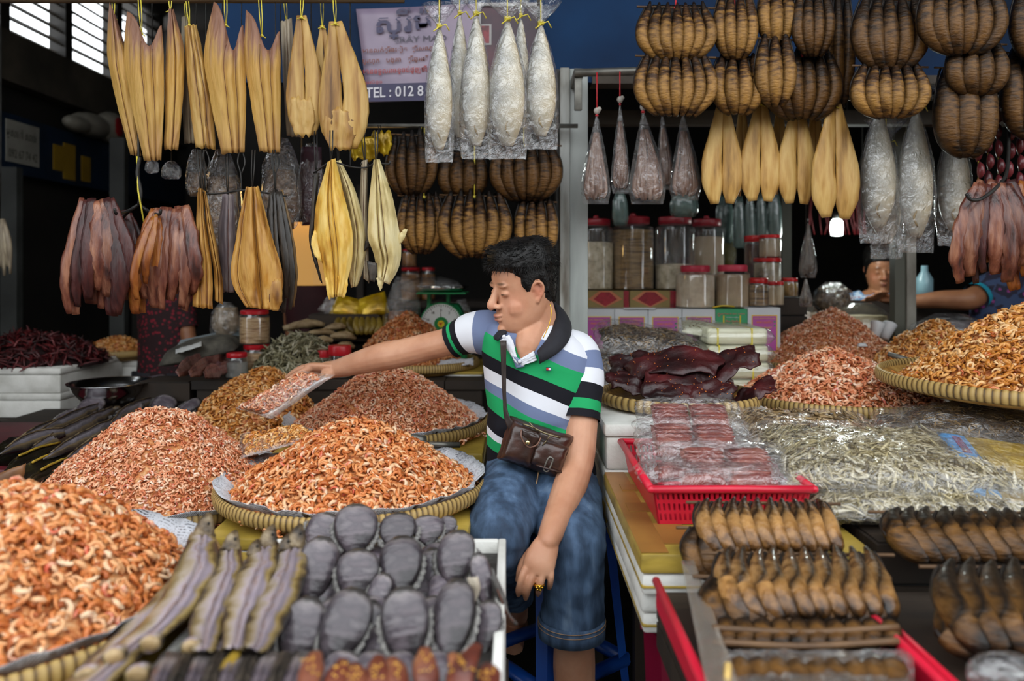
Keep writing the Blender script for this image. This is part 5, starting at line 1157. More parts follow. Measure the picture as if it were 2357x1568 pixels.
# ================================================================== REAR LEFT TABLE
GLASS = film('clear jar glass', body=.02, rough=.05, wr=4, bump=.05, refl=.05)
def jar(lb, x, y0, y1, wpx, d, cont, group=None, lidh=.10, fill=.86, lidw=.92, lidm=None, shoulder=.10, knob=False, ribs=False, zb=None):
    """clear plastic jar with a lid: y0 top, y1 base as bearings"""
    b = P(x, y1, d); s = px(d); h = (y1-y0)*s; r = wpx*s/2; z = b.z if zb is None else zb; h = (P(x, y0, d).z-z); c = V(b.x, d, z)
    t = thing('plastic_jar', c, lb, 'jar', group); lh = h*lidh
    pr = [(.003, 0), (r*.94, 0), (r, .01*h+.003), (r, h*(1-lidh-shoulder)), (r*.97, h*(1-lidh-shoulder*.5)), (r*lidw*.96, h*(1-lidh)), (r*lidw*.96, h*(1-lidh*.3)), (r*lidw*.93, h*(1-lidh*.3)), (r*lidw*.93, h*(1-lidh)), (r*.95, h*(1-lidh-shoulder*.5)), (r*.975, h*(1-lidh-shoulder)), (r*.975, .01*h+.005), (.003, .005)]
    mb = MB(); mb.lathe(pr, c, 36); obj('glass', mb, GLASS, t, smooth='auto')
    mb = MB(); f_ = h*(1-lidh-shoulder)*fill; mb.lathe([(.003, .006), (r*.95, .006), (r*.96, .02*h+.008), (r*.96, f_), (r*.5, f_+.015*h), (.003, f_+.02*h)], c, 36); obj('contents', mb, cont, t, kind='stuff')
    mb = MB(); n = 48; lr = r*lidw; rs = []
    for rr_, zz in ((lr*.97, h-lh), (lr, h-lh*.9), (lr, h-lh*.15), (lr*.94, h), (lr*.3, h), (.003, h)): rs.append([c+V(math.cos(2*math.pi*j/n)*rr_*(1-.015*(j % 2)), math.sin(2*math.pi*j/n)*rr_*(1-.015*(j % 2)), zz) for j in range(n)])
    mb.rings(rs); lo2 = obj('lid', mb, lidm or REDLID, t, smooth='auto')
    if knob: mb = MB(); mb.lathe([(r*.16, h-.002), (r*.16, h+.012), (r*.1, h+.018), (.002, h+.019)], c, 20); obj('knob', mb, lidm or REDLID, lo2)
    return t
PASTE = mat('pale paste', ['A08A66', 'C2AC88', 'D0BFA0'], .6, 9, bump=.3); PASTEG = mat('grey paste', ['5C5E5A', '82847F', '9C9E98'], .6, 12, bump=.3)
TANC = mat('tan shredded goods', ['7A5A34', 'A98658', 'C6A97E', 'B08C5A'], .6, 18, (1, 1, 6), bump=.7)
POWD = mat('beige powder', ['A08C70', 'B8A488'], .7, 8, bump=.2); POWD2 = mat('cream flakes', ['9C9078', 'C4B89C', 'D8CEB8'], .7, 40, bump=.6)
RODS = mat('brown dried sticks', ['3A2A16', '75592F', '9A7A48', '5C4424'], .55, 9, (1, 1, 9), bump=.9)
BT = .956
jar('tan filled jar standing on another jar left of the small dried fish', 586, 714, 792, 68, 3.2, TANC, fill=1, lidh=.12, zb=P(0, 792, 3.2).z)
jar('jar under the tan filled jar, half hidden by small dried fish', 591, 792, 850, 64, 3.2, TANC, fill=.95, lidh=.16, zb=BT)
jar('grey paste jar with a red lid left of the small dried fish', 545, 812, 868, 50, 3.10, PASTEG, lidh=.18, zb=BT)
jar('squat red-lidded jar above the wrist', 782, 795, 845, 52, 3.12, PASTE, lidh=.3, lidw=1.0, zb=BT)
jar('small red-lidded jar left of the squat one above the wrist', 748, 806, 845, 34, 3.15, PASTE, lidh=.26, lidw=1.0, zb=BT)
# small dried fish heap
def strip_proto():
    vs = []; fs = []
    for i, (x, w_, z) in enumerate(((-.5, .03, 0), (-.2, .085, .05), (.2, .075, .03), (.5, .02, -.03))):
        for j in range(4): a = math.pi/2*j; vs.append((x, w_*math.cos(a), z+.6*w_*math.sin(a)))
    for i in range(3):
        for j in range(4): fs.append((i*4+j, i*4+(j+1) % 4, i*4+4+(j+1) % 4, i*4+4+j))
    return np.array(vs), np.array(fs)
STP = strip_proto()
FISHG = ramp_mat('tiny grey green dried fish', 'tint', [(0, '3E3C28'), (.3, '6E6A4C'), (.6, '8F8B6C'), (.85, 'A9A68C'), (1, 'C6C4B0')], .45, False)
heap('small_fish_heap', 'heap of tiny grey-green dried fish behind the held bag', -.90, 3.20, .958, .20, .15, .155, .062, 1500, FISHG, pv=STP, pw=1.8, seed=31, cat='dried fish', tiltmax=.35, base=mat('grey green underlayer', ['33321F', '55523A'], .7, 60))
# dried fish pieces
DPC = mat('dried brown fish piece', ['4A3822', '7E6644', 'A99470', '8C7450'], .55, 14, bump=.8)
for i, (x, y, w_, h, d, lb) in enumerate(((700, 752, 90, 26, 3.5, 'long brown dried fish piece at the back of the rear left table'), (740, 770, 70, 18, 3.4, 'tan dried fish piece in the middle of the rear left table'), (790, 778, 56, 22, 3.38, 'pale dried fish slab nearest the shrimp tray'), (690, 785, 76, 18, 3.36, 'tan dried fish piece behind the tiny dried fish'), (735, 790, 60, 22, 3.3, 'purplish dried fish piece right of the tiny dried fish'), (770, 758, 50, 22, 3.46, 'ridged dried fish piece under the gold packets'), (655, 795, 44, 14, 3.3, 'small tan dried fish piece left of the tiny dried fish'), (790, 802, 50, 22, 3.3, 'dark dried fish piece behind the squat jar'))):
    s = px(d); mb = MB(); c = P(x, y, d); a = math.radians(R.uniform(-14, 14)); dx = V(math.cos(a), .25, math.sin(a)*.6)*w_*s*.5
    mb.tube([c-dx, c-dx*.3+V(0, 0, .01), c+dx*.4+V(0, 0, .012), c+dx], [h*s*.3, h*s*.55, h*s*.6, h*s*.25], 10, n=12, flat=.7, wob=.35, seed=i*3); obj('dried_fish_piece', mb, DPC, None, lb, 'dried fish')
crate((-1.02, 3.28, .957), (-.72, 3.95, 1.05), 'low wooden crate under the brown dried fish pieces')
# gold packets lying
def pillow(mb, c, a, b, h, M=None, n=18, e=3.0, seed=0, low=.35, wr=.08, mi=0):
    g0 = []; g1 = []
    for i in range(n+1):
        y = 2*i/n-1; r0 = []; r1 = []
        for j in range(n+1):
            x = 2*j/n-1; q = (max(0, 1-abs(x)**e)*max(0, 1-abs(y)**e))**.5
            z = h*q*(1+wr*nz(x*2.2+seed, y*2.2, 1)*1.6); zl = -h*low*q
            p = V(a*x*(1+.05*nz(y*3+seed, 1, 2)), b*y*(1+.05*nz(x*3, seed, 5)), 0)
            u0 = p+V(0, 0, z+.0012); u1 = p+V(0, 0, zl-.0012)
            if M: u0 = M @ u0; u1 = M @ u1
            r0.append(u0+c); r1.append(u1+c)
        g0.append(r0); g1.append(r1)
    return mb.shell(g0, g1, mi)
def Rxyz(rx, ry, rz): return Euler((math.radians(rx), math.radians(ry), math.radians(rz))).to_matrix()
for i, (x, y, a, b, rz, lb) in enumerate(((856, 706, .075, .06, -18, 'shiny gold foil packet standing brightest beside the clear shrimp bag'), (800, 708, .07, .055, 15, 'dull gold packet in clear wrap left of the bright one'), (765, 706, .05, .05, 30, 'clear wrapped packet at the left of the gold ones'))):
    t = thing('foil_packet', P(x, y+22, 3.6), lb, 'foil packet'); mb = MB(); pillow(mb, P(x, y, 3.6), a, b, .025, Rxyz(62, rz, 0), seed=i); obj('foil', mb, GOLD if i < 2 else FILM_F, t)
crate((-.95, 3.55, 1.06), (-.62, 3.75, 1.19), 'crate supporting the gold foil packets')
rack('row of amber smoked fish lying behind the dried fish pieces', 760, 905, 724, 770, 9, 3.5, 3.6, m=mat('amber dried fish', ['4A3A10', '7A6420', '9A8434'], .45, 12, bump=.6), seed=87, under=False, conv=.8, bulge=1)
# big clear bag of shrimp paste and tub at scale
film_bag('tall clear bag of orange goods left of the green scale', 884, 972, 636, 838, 3.5, mat('orange goods in bag', ['4A2A14', '84502A', 'A06A34'], .55, 30, bump=.5), 12, fillv=.6)
film_bag('clear bag of amber goods behind the scale', 1032, 1092, 690, 826, 3.75, mat('amber goods in bag', ['3A2A10', '6A5020'], .55, 30, bump=.5), 13, fillv=.8)
for i, (x, y0, y1, w_, lb) in enumerate(((942, 574, 616, 34, 'amber jar on the shelf left of the man, upper one'), (946, 616, 700, 46, 'amber jar on the shelf left of the man, lower one'), (986, 616, 690, 32, 'amber jar nearest the scale on the back shelf'))):
    jar(lb, x, y0, y1, w_, 4.38, mat('amber preserve', ['5A3208', '8E5A12', 'A87018'], .4, 10), fill=1, lidh=.1, zb=1.2205 if i != 0 else P(0, 616, 4.38).z+.001)
t = thing('back_shelf', V(-.6, 4.4, 0), 'dim wooden shelf with jars behind the scale', 'shelf')
obj('board', MB().box((-.92, 4.2, 1.19), (.1, 4.6, 1.22)), DARKW, t, smooth=False)
for x in (-.92, .06): obj('upright', MB().box((x, 4.5, 0), (x+.04, 4.6, 1.9)), DARKW, t, smooth=False)
# green dial scale
SD = 3.42; sc_ = px(SD); GRN = mat('green enamel', ['1E7A4A', '2A9A5E'], .35, 6, var=.02)
bx0, bx1 = P(965, 0, SD).x, P(1074, 0, SD).x; bm_ = (bx0+bx1)/2
t = thing('dial_scale', V(bm_, SD, BT), 'green dial scale with white face and emblem left of the man', 'scale')
zt = P(0, 700, SD).z; mb = MB(); rs = []
for z, q, dq in ((BT, 1.0, .085), (BT+.04, 1.0, .085), (zt-.05, .86, .075), (zt-.012, .7, .06), (zt, .62, .05)):
    hw = (bx1-bx0)/2*q; rs.append([V(bm_+hw*max(-1, min(1, 1.25*math.cos(a))), SD+.06+dq*max(-1, min(1, 1.25*math.sin(a))), z) for a in [2*math.pi*j/24 for j in range(24)]])
mb.rings(rs); obj('housing', mb, GRN, t, smooth='auto')
dc = P(1016, 745, SD-.03); dr = 46*sc_
def disc(c, r, th, n=40):
    mb = MB(); mb.lathe([(.001, -th), (r, -th), (r, 0), (.001, 0)], (0, 0, 0), n); mb.v = [(c.x+p[0], c.y+p[2], c.z+p[1]) for p in mb.v]; return mb
face = obj('dial_face', disc(dc, dr, .012), mat('white dial', ['DDE3E2'], .3, var=0), t, smooth='auto')
mb = MB(); mb.lathe([(dr*1.0, -.016), (dr*1.05, -.016), (dr*1.05, .03), (dr*1.0, .03), (dr*1.0, -.016)], (0, 0, 0), 40, caps=False); mb.v = [(dc.x+p[0], dc.y+p[2], dc.z+p[1]) for p in mb.v]; obj('dial_ring', mb, GRN, t, smooth='auto')
mb = MB()
for k in range(50):
    a = 2*math.pi*k/50; l = .8 if k % 5 == 0 else .87; w_ = .0011
    ca, sa = math.sin(a), math.cos(a); p0 = dc+V(ca*dr*l, -.0135, sa*dr*l); p1 = dc+V(ca*dr*.95, -.0135, sa*dr*.95); n_ = V(sa, 0, -ca)*w_
    mb.add([p0-n_, p1-n_, p1+n_, p0+n_], [(0, 1, 2, 3)])
obj('tick_marks', mb, INK, face, smooth=False)
for k in range(10):
    a = 2*math.pi*k/10; letters('numeral', str(k*2 if k else 0), dc+V(math.sin(a)*dr*.68, -.013, math.cos(a)*dr*.68-.006), (1, 0, 0), (0, 0, 1), None, .011, INK, face, center=True)
hub = obj('hub', disc(dc+V(0, -.0125, 0), dr*.34, .004), mat('green hub', ['15803F'], .4, var=0), t, smooth='auto')
obj('emblem', disc(dc+V(0, -.0170, 0), dr*.17, .0015), mat('yellow emblem', ['E0C81E'], .4, var=0), hub, smooth='auto')
REDE = mat('red emblem mark', ['C8281E'], .4, var=0)
for a_, l_ in ((40, .15), (140, .13), (270, .13), (185, .15)):
    mb = MB(); q = math.radians(a_); ax = V(math.cos(q), 0, math.sin(q)); nx = V(-math.sin(q), 0, math.cos(q)); o0 = dc+V(0, -.0192, 0)
    mb.add([o0+nx*dr*.03, o0-nx*dr*.03, o0+ax*dr*l_*1.2], [(0, 1, 2)]); obj('emblem_mark', mb, REDE, hub, smooth=False)
mb = MB(); mb.add([dc+V(-.0025, -.0135, 0), dc+V(.0025, -.0135, 0), dc+V(-.004, -.0135, dr*.8)], [(0, 1, 2)]); obj('pointer', mb, INK, t, smooth=False)
for x in (988, 1032): a = P(x, 700, SD+.05); b = P(x+3, 676, SD+.05); mb = MB(); mb.box((a.x-.008, SD+.03, a.z-.02), (a.x+.008, SD+.07, b.z)); obj('pan_post', mb, GRN, t, smooth=False)
pz = P(0, 676, SD+.05); c = V(P(1020, 0, SD+.05).x, SD+.05, pz.z); mb = MB(); mb.box((c.x-.11, SD-.06, c.z), (c.x+.11, SD+.16, c.z+.008)); obj('platform', mb, GRN, t, bevel=.003)
mb = MB(); mb.lathe([(.003, .009), (.09, .009), (.115, .035), (.12, .036), (.093, .006+.006), (.003, .012)], c, 36); obj('pan', mb, MATS['polished steel'], t)
film_bag('loose clear bag lying in the scale pan', 925, 1060, 638, 672, SD+.04, PASTE, 14, stuff=False, flat=.8)
# clear pouch, tray lid, papers in front of red-shirted person
film_bag('clear pouch of brown flakes standing left of the tan jar', 484, 556, 696, 778, 3.3, mat('brown flakes', ['4A3E30', '7A6A54', '9A8A74'], .6, 30, bump=.7), 15, fillv=.85)
t = obj('grey_board', MB().box((-.16, -.05, -.006), (.16, .05, .006), M=Matrix.Translation(P(492, 780, 3.3)) @ Matrix.Rotation(math.radians(-12), 4, 'Y') @ Matrix.Rotation(.4, 4, 'X')), mat('grey blue board', ['5A6468', '8A9498'], .35), None, 'flat grey-blue board leaning on the goods beside the tan jar', 'board', smooth=False)
mb = MB(); pillow(mb, P(468, 812, 3.2), .16, .08, .06, Rxyz(10, -12, 0), seed=4); obj('cloth_bundle', mb, mat('grey sack cloth', ['2A2822', '45423A', '5C594E'], .8, 20, bump=.4), None, 'grey sack lying before the person in red', 'sack')
mb = MB(); g0 = [[P(404+60*j/8, 814-18*j/8-10*i/5+3*nz(i, j*.7, 2), 3.08+.06*i/5) for j in range(9)] for i in range(6)]; mb.shell(g0, [[p-V(0, 0, .002) for p in r] for r in g0]); obj('white_paper', mb, mat('white paper sheet', ['B8BAB8', 'D4D6D4'], .7), None, 'white paper sheet lying in front of the person in red', 'paper')
CHIL = ramp_mat('dark dried chillies', 'tint', [(0, '1A0708'), (.4, '3A1214'), (.75, '54191C'), (1, '6E2A2A')], .4, False)
heap('chilli_heap', 'heap of dark red dried chillies in the dark stall far left', -2.32, 3.68, .955, .34, .26, .12, .07, 900, CHIL, pv=STP, pw=2, seed=33, cat='dried chillies', base=mat('dark red underlayer', ['140606', '280C0D'], .7, 30))

# ================================================================== RIGHT TABLE: RACKS, BASKET, BAGS
LINING = mat('dark cardboard lining', ['1A1310', '33271E', '44362A'], .7, 8)
def plastic_tray(lb, x0, x1, y0, y1, z0, z1, m=REDP, th=.006):
    t = thing('plastic_tray', ((x0+x1)/2, (y0+y1)/2, z0), lb, 'plastic tray')
    obj('base', MB().box((x0+.01, y0+.01, z0), (x1-.01, y1-.01, z0+th)), LINING, t, smooth=False)
    for lo, hi in (((x0, y0), (x0+th, y1)), ((x1-th, y0), (x1, y1)), ((x0+th, y0), (x1-th, y0+th))): obj('wall', MB().box((lo[0], lo[1], z0+th), (hi[0], hi[1], z1-.003)), m, t, smooth=False)
    mb = MB(); pts = [V(x0, y1, z1), V(x0, y0, z1), V(x1, y0, z1), V(x1, y1, z1)]
    for a, b in zip(pts, pts[1:]): mb.tube([a, b], .0075, 8)
    obj('rim', mb, m, t); return t
crate((.27, .92, .692), (1.35, 1.42, .80), 'flat dark crate under the red trays of smoked fish')
plastic_tray('red plastic tray under the front smoked fish', .252, .565, .86, 1.33, .802, .855)
plastic_tray('red plastic tray at the lower right corner under the dark smoked fish', .585, 1.12, .86, 1.26, .802, .85)
GT = 'smoked fish racks lying on the right table'
rack('smoked fish rack lying against the red basket', 1568, 1946, 1148, 1272, 10, 1.42, 1.53, m=SMKT, group=GT, conv=.80, bulge=.97, front=.03, seed=111, fat=1.14, under=False, xoff=.20)
rack('darker smoked fish rack under the one by the red basket', 1546, 1900, 1206, 1330, 9, 1.41, 1.47, m=SMKD, group=GT, conv=.6, bulge=1.03, front=.02, seed=112, fat=1.1, under=False, xoff=.1)
rack('shiny golden brown smoked fish rack in the front middle of the right table', 1600, 2072, 1262, 1424, 10, 1.20, 1.36, m=SMKT, group=GT, conv=.80, bulge=.97, front=.04, seed=113, fat=1.14, under=False, xoff=.22)
rack('smoked fish rack under the shiny golden brown one', 1580, 2066, 1318, 1452, 10, 1.19, 1.29, m=SMKD, group=GT, conv=.62, bulge=1.03, front=.02, seed=114, fat=1.1, under=False, xoff=.12)
rack('dark smoked fish rack lying behind at the right edge', 1984, 2470, 1170, 1290, 10, 1.40, 1.52, m=SMKD, group=GT, conv=.85, bulge=.97, front=.03, seed=115, fat=1.15, under=False, xoff=.32)
rack('large dark smoked fish rack in the lower right corner', 2100, 2620, 1290, 1500, 8, 1.07, 1.27, m=SMKD, group=GT, conv=.85, bulge=.97, front=.04, seed=116, fat=1.15, under=False, xoff=.34)
rack('dark smoked fish rack under the large one in the lower right corner', 2140, 2560, 1350, 1520, 8, 1.08, 1.20, m=SMKD, group=GT, conv=.6, bulge=1.03, front=.02, seed=117, fat=1.1, under=False)
# skewered racks seen edge-on and the wrapped one in front
t = thing('smoked_fish_rack', P(1860, 1490, 1.12), 'smoked fish rack seen end-on below the golden brown one', 'smoked fish', GT)
for i in range(10):
    x = 1668+i*42; mb = MB(); mb.tube([P(x, 1424, 1.20), P(x+4, 1452, 1.14), P(x+2, 1486, 1.11)], [.012, .016, .012], 8, n=7, flat=.6); obj('fish', mb, SMKD, t)
for y, d in ((1452, 1.128), (1484, 1.10)): mb = MB(); mb.tube([P(1640, y-6, d), P(1850, y+4, d), P(2068, y-8, d)], .005, 7, n=12); obj('skewer', mb, SKEW, t)
t = thing('wrapped_smoked_fish', P(1880, 1568, 1.0), 'plastic wrapped smoked fish pack at the bottom of the right table', 'smoked fish')
for i in range(9):
    x = 1700+i*44; mb = MB(); mb.tube([P(x, 1516, 1.10), P(x+6, 1545, 1.02), P(x, 1590, .98)], [.014, .02, .014], 8, n=7, flat=.6); obj('fish', mb, SMKD, t)
mb = MB(); g0 = []; g1 = []
for i in range(15):
    v = i/14; r0 = []
    for j in range(31):
        u = j/30; r0.append(P(1655+450*u, 1496+90*v+7*nz(u*8, v*5, 2)+4*nz(u*22, v*9, 4), lerp(1.085, .955, v)-.012*math.sin(u*math.pi)))
    g0.append(r0); g1.append([p+V(0, .001, -.001) for p in r0])
mb.shell(g0, g1); obj('plastic_wrap', mb, FILM_F, t)
mb = MB(); mb.tube([P(1676, 1530, .965), P(1672, 1600, .93)], .005, 8); obj('stick', mb, BAMBOO, t)
mb = MB(); g0 = []
for i in range(20): g0.append([P(1568+lerp(30, 80, i/19)*j/6+60*i/19, 1290+300*i/19+5*nz(i*.6, j*.6, 8), lerp(1.36, .90, i/19)) for j in range(7)])
mb.shell(g0, [[p-V(0, 0, .002) for p in r] for r in g0]); obj('plastic_sheet', mb, film('grimy plastic sheet', body=.30, rough=.2, wr=16, bump=1.0, haze=(.30, .26, .22), refl=.06), None, 'grimy plastic sheet lying along the red tray edge', 'plastic sheet')
film_bag('crumpled clear wrap at the lower right corner', 2230, 2400, 1505, 1580, .98, PASTE, 21, stuff=False, flat=.5)
# red slotted basket
bx = (.296, .630, 1.60, 2.035, .859, .938)
t = thing('red_basket', (.46, 1.8, .859), 'bright red slotted plastic basket holding sausage packs', 'basket'); x0, x1, y0, y1, z0, z1 = bx; tp = .014
obj('base', MB().box((x0+tp, y0+tp, z0), (x1-tp, y1-tp, z0+.005)), REDP, t, smooth=False)
def slot_wall(a0, a1, b0, b1, n, name):
    """wall between bottom edge b0-b1 and top edge a0-a1 with three rows of upright slots"""
    mb = MB(); nrm = (a1-a0).cross(b0-a0).normalized()*.004
    def quad(u0, u1, v0, v1):
        c = [a0.lerp(a1, u).lerp(b0.lerp(b1, u), v) for u, v in ((u0, v0), (u1, v0), (u1, v1), (u0, v1))]
        q = c+[p+nrm for p in c]; mb.add(q, [(0, 1, 2, 3), (7, 6, 5, 4), (0, 4, 5, 1), (1, 5, 6, 2), (2, 6, 7, 3), (3, 7, 4, 0)])
    rows = ((.12, .32), (.42, .62), (.70, .90)); e = 0
    for r0, r1 in rows:
        quad(0, 1, e, r0); e = r1
        for k in range(n): u = k/n; quad(u, u+.55/n, r0, r1)
    quad(0, 1, e, 1); return obj(name, mb, REDP, t, smooth=False)
T_ = lambda x, y: V(x, y, z1); B_2 = lambda x, y: V(x, y, z0)
slot_wall(T_(x0, y0), T_(x1, y0), B_2(x0+tp, y0+tp), B_2(x1-tp, y0+tp), 30, 'slotted_front')
slot_wall(T_(x1, y0), T_(x1, y1), B_2(x1-tp, y0+tp), B_2(x1-tp, y1-tp), 36, 'slotted_side')
mb = MB(); q = [T_(x0, y0), T_(x0, y1), B_2(x0+tp, y1-tp), B_2(x0+tp, y0+tp)]; q += [p+V(.004, 0, 0) for p in q]; mb.add(q, [(0, 1, 2, 3), (7, 6, 5, 4), (0, 4, 5, 1), (1, 5, 6, 2), (2, 6, 7, 3), (3, 7, 4, 0)]); obj('solid_side', mb, REDP, t, smooth=False)
slot_wall(T_(x0, y1), T_(x1, y1), B_2(x0+tp, y1-tp), B_2(x1-tp, y1-tp), 30, 'slotted_back')
mb = MB(); pts = [V(x0-.004, y0-.004, z1), V(x1+.004, y0-.004, z1), V(x1+.004, y1+.004, z1), V(x0-.004, y1+.004, z1), V(x0-.004, y0-.004, z1)]
for a, b in zip(pts, pts[1:]): mb.tube([a, b], .0085, 10)
for p in pts[:4]: mb.ell(p, (.0095, .0095, .0085), n=10)
obj('rim', mb, REDP, t)
SAUP = mat('pinkish red sausage meat', ['4A1814', '742C26', '8C4438', '9C5A48'], .4, 22, bump=.4, coat=.3)
WRED = mat('red paper edge', ['B01830', 'C83048'], .4)
def sausage_pack(lb, x, y, d, a, b, pitch, rz, group=None, seed=0):
    c = P(x, y, d); t = thing('sausage_pack', c-V(0, 0, .01), lb, 'sausage pack', group); M_ = Rxyz(pitch, 0, rz)
    for s in (-1, 1):
        mb = MB(); pillow(mb, c+M_ @ V(s*a*.42, 0, .004), a*.40, b*.8, .016, M_, 10, 4, seed+s, .9); sl = obj('sausage_slab', mb, SAUP, t)
        mb = MB()
        for k in (-1, 0, 1): mb.tube([c+M_ @ V(s*a*.42-a*.36, b*.27*k, .019), c+M_ @ V(s*a*.42+a*.36, b*.27*k, .019)], [.003, .006, .006, .003], 6, n=8)
        obj('link_ridge', mb, SAUP, sl)
    mb = MB(); pillow(mb, c+M_ @ V(0, -b*.92, -.006), a*.85, b*.09, .003, M_, 6, 4, seed); obj('paper_edge', mb, WRED, t)
    mb = MB(); pillow(mb, c, a*1.18, b*1.12, .026, M_, 22, 6, seed, .5, .15); obj('plastic_wrap', mb, FILM_F, t)
sausage_pack('topmost sausage pack lying against the dried beef', 1588, 962, 1.98, .118, .058, 28, -4, seed=1)
sausage_pack('upper middle sausage pack in the red basket', 1596, 1010, 1.87, .122, .058, 26, -3, seed=2)
sausage_pack('thin sausage pack pressed under the upper middle one', 1602, 1036, 1.845, .122, .05, 16, -3, seed=3)
sausage_pack('front upper sausage pack in the red basket', 1672, 1068, 1.745, .122, .058, 26, -2, seed=4)
sausage_pack('front lower sausage pack just above the basket rim', 1668, 1100, 1.70, .125, .05, 12, -2, seed=5)
for i in range(4): sausage_pack(words[i]+' sausage pack from the front in the bottom layer of the red basket', 1610+6*i, 1092-12*(i % 2), 1.72+.07*i, .12, .045, 4, 0, 'bottom sausage packs', 6+i)
# red bucket on the floor side
t = thing('red_bucket', V(.34, 1.62, .30), 'dark red plastic bucket under the right table', 'bucket'); mb = MB()
mb.lathe([(.01, 0), (.07, 0), (.085, .33), (.092, .335), (.092, .345), (.08, .345), (.066, .01), (.01, .008)], V(.365, 1.62, .30), 8); obj('shell', mb, mat('dark crimson plastic', ['7A1230', '96183C'], .35), t, smooth=False)
crate((.26, 1.5, 0), (.48, 1.74, .299), 'dark crate standing under the red bucket')
# dried beef tray
bc = P(1562, 905, 2.34); tray(bc.x, 2.34, 1.022, .238, 'round bamboo tray with sheets of dried red beef', .038, 60)
BEEF = mat('dark red dried beef', ['120405', '280A0C', '3E1012', '561A1C'], .45, 9, bump=1.0, bscale=40, coat=.1, var=.2)
sr = random.Random(11)
BL = [('crumpled beef sheet at the left end of the beef tray', -.13, -.04, .10, 20, .02), ('broad dark beef sheet lying on top of the beef tray', -.02, .0, .155, -6, .10), ('brownish beef sheet folded down the right side of the beef tray', .11, -.03, .13, -30, .075), ('small red beef piece in front of the beef tray', -.05, -.14, .09, 5, .015), ('curled red beef piece at the front right of the tray', .05, -.14, .085, -8, .018), ('beef strip hanging out of the tray at the right', .19, -.08, .085, -38, -.005), ('rear beef sheet standing up behind the broad one', .0, .09, .14, 4, .085), ('ragged beef sheet at the back left of the tray', -.10, .06, .11, 14, .06), ('beef sheet buried in the middle of the tray', .02, -.07, .14, 0, .05)]
for i, (lb, dx, dy, r, ry_, dzz) in enumerate(BL):
    mb = MB(); g0 = []; g1 = []; M_ = Rxyz(sr.uniform(8, 26), -ry_*-1, sr.uniform(-20, 20))
    for a in range(17):
        r0 = []; r1 = []
        for b in range(17):
            u, v = a/8-1, b/8-1; k = 1-.22*abs(u*v); q = V(u*r*k*(1+.15*nz(v*2.5, i, 1)), v*r*.62*k*(1+.2*nz(u*2.5, i, 4)), .022*nz(u*1.8+i, v*1.8, 2)+.010*nz(u*5, v*5+i, 6)-.10*r*(u*u+v*v)*2)
            p = M_ @ q; r0.append(p+V(bc.x+dx, 2.34+dy, 1.045+dzz)); r1.append(p+V(bc.x+dx, 2.34+dy, 1.041+dzz))
        g0.append(r0); g1.append(r1)
    mb.shell(g0, g1); t = obj('beef_sheet', mb, BEEF, None, lb, 'dried beef', 'dried beef sheets')
    mb = MB()
    for k in range(26):
        p = Vector(g0[sr.randrange(2, 15)][sr.randrange(2, 15)]); mb.ell(p+V(sr.uniform(-.01, .01), 0, .002), (.0018, .0018, .0016), n=6)
    obj('chilli_flakes', mb, mat('orange chilli flake', ['B0541A', 'CE7A2E'], .5), t, kind='stuff')
# big bags
def goods_bag(lb, c, a, b, h, rot, strip_m, base_m, n, L, seed, group=None, f=FILM_F, e=3.4, ear=1.14, low=.5, fl=1.12):
    t = thing('goods_bag', c-V(0, 0, h*low), lb, 'bag of dried goods', group); M_ = Rxyz(*rot)
    bmb = MB(); pillow(bmb, c, a, b, h, M_, 16, e, seed, low, .14)
    rng = np.random.default_rng(seed); u = rng.uniform(-.97, .97, n); v = rng.uniform(-.97, .97, n); pos = np.empty((n, 3)); nr = np.empty((n, 3)); dn = rng.random(n) < .25
    for i in range(n):
        q = (max(0, 1-abs(u[i])**e)*max(0, 1-abs(v[i])**e))**.5; z = h*q*(1+.14*nz(u[i]*2.2+seed, v[i]*2.2, 1)*1.6)
        if dn[i]: z = -h*low*q
        k = V(-(u[i]**3), -(v[i]**3), 0)*-1.2+V(0, 0, -1 if dn[i] else 1); p = c+M_ @ V(a*u[i], b*v[i], z); pos[i] = p; nr[i] = (M_ @ k).normalized()
    me = scatter_mesh('contents', *STP, pos, rotmats(rng, n, nr, .22), L*(.7+.6*rng.random(n)), rng.random(n), bmb, [strip_m, base_m], t.location)
    o = bpy.data.objects.new('contents', me); col.objects.link(o); o.parent = t; o['kind'] = 'stuff'
    mb = MB(); pillow(mb, c, a*ear, b*fl, h*1.12+.004, M_, 26, e+2.5, seed+3, low*1.05, .22); obj('plastic_bag', mb, f, t)
    return t
ANC = ramp_mat('pale dried anchovy', 'tint', [(0, '5A4E34'), (.3, '867A58'), (.6, 'A4976F'), (.85, 'BCB090'), (1, 'D6CEB6')], .4, False); ANCB = mat('anchovy underlayer', ['4A4028', '7A6E4E'], .7, 60)
ANB = ramp_mat('brown dried anchovy', 'tint', [(0, '4A3822'), (.35, '7A6240'), (.7, '9A8058'), (1, 'BCA47C')], .42, False); ANBB = mat('brown anchovy underlayer', ['35281A', '5A4630'], .7, 60)
HRB = ramp_mat('dark brown dried herb', 'tint', [(0, '1E150A'), (.4, '46351E'), (.75, '6E5630'), (1, '96784A')], .45, False); HRBB = mat('herb underlayer', ['1A1209', '33261A'], .7, 60)
goods_bag('large clear bag of pale dried anchovies lying on top at right', P(2030, 1062, 1.80), .255, .165, .040, (8, 1, -4), ANC, ANCB, 2400, .046, 1)
goods_bag('clear bag of pale anchovies underneath the large one', P(2086, 1140, 1.70), .235, .14, .030, (3, 0, -3), ANC, ANCB, 1800, .042, 2)
goods_bag('clear bag of brown anchovies behind the pale ones', P(1852, 1002, 2.04), .20, .115, .034, (10, 2, 3), ANB, ANBB, 1300, .06, 3, low=.9)
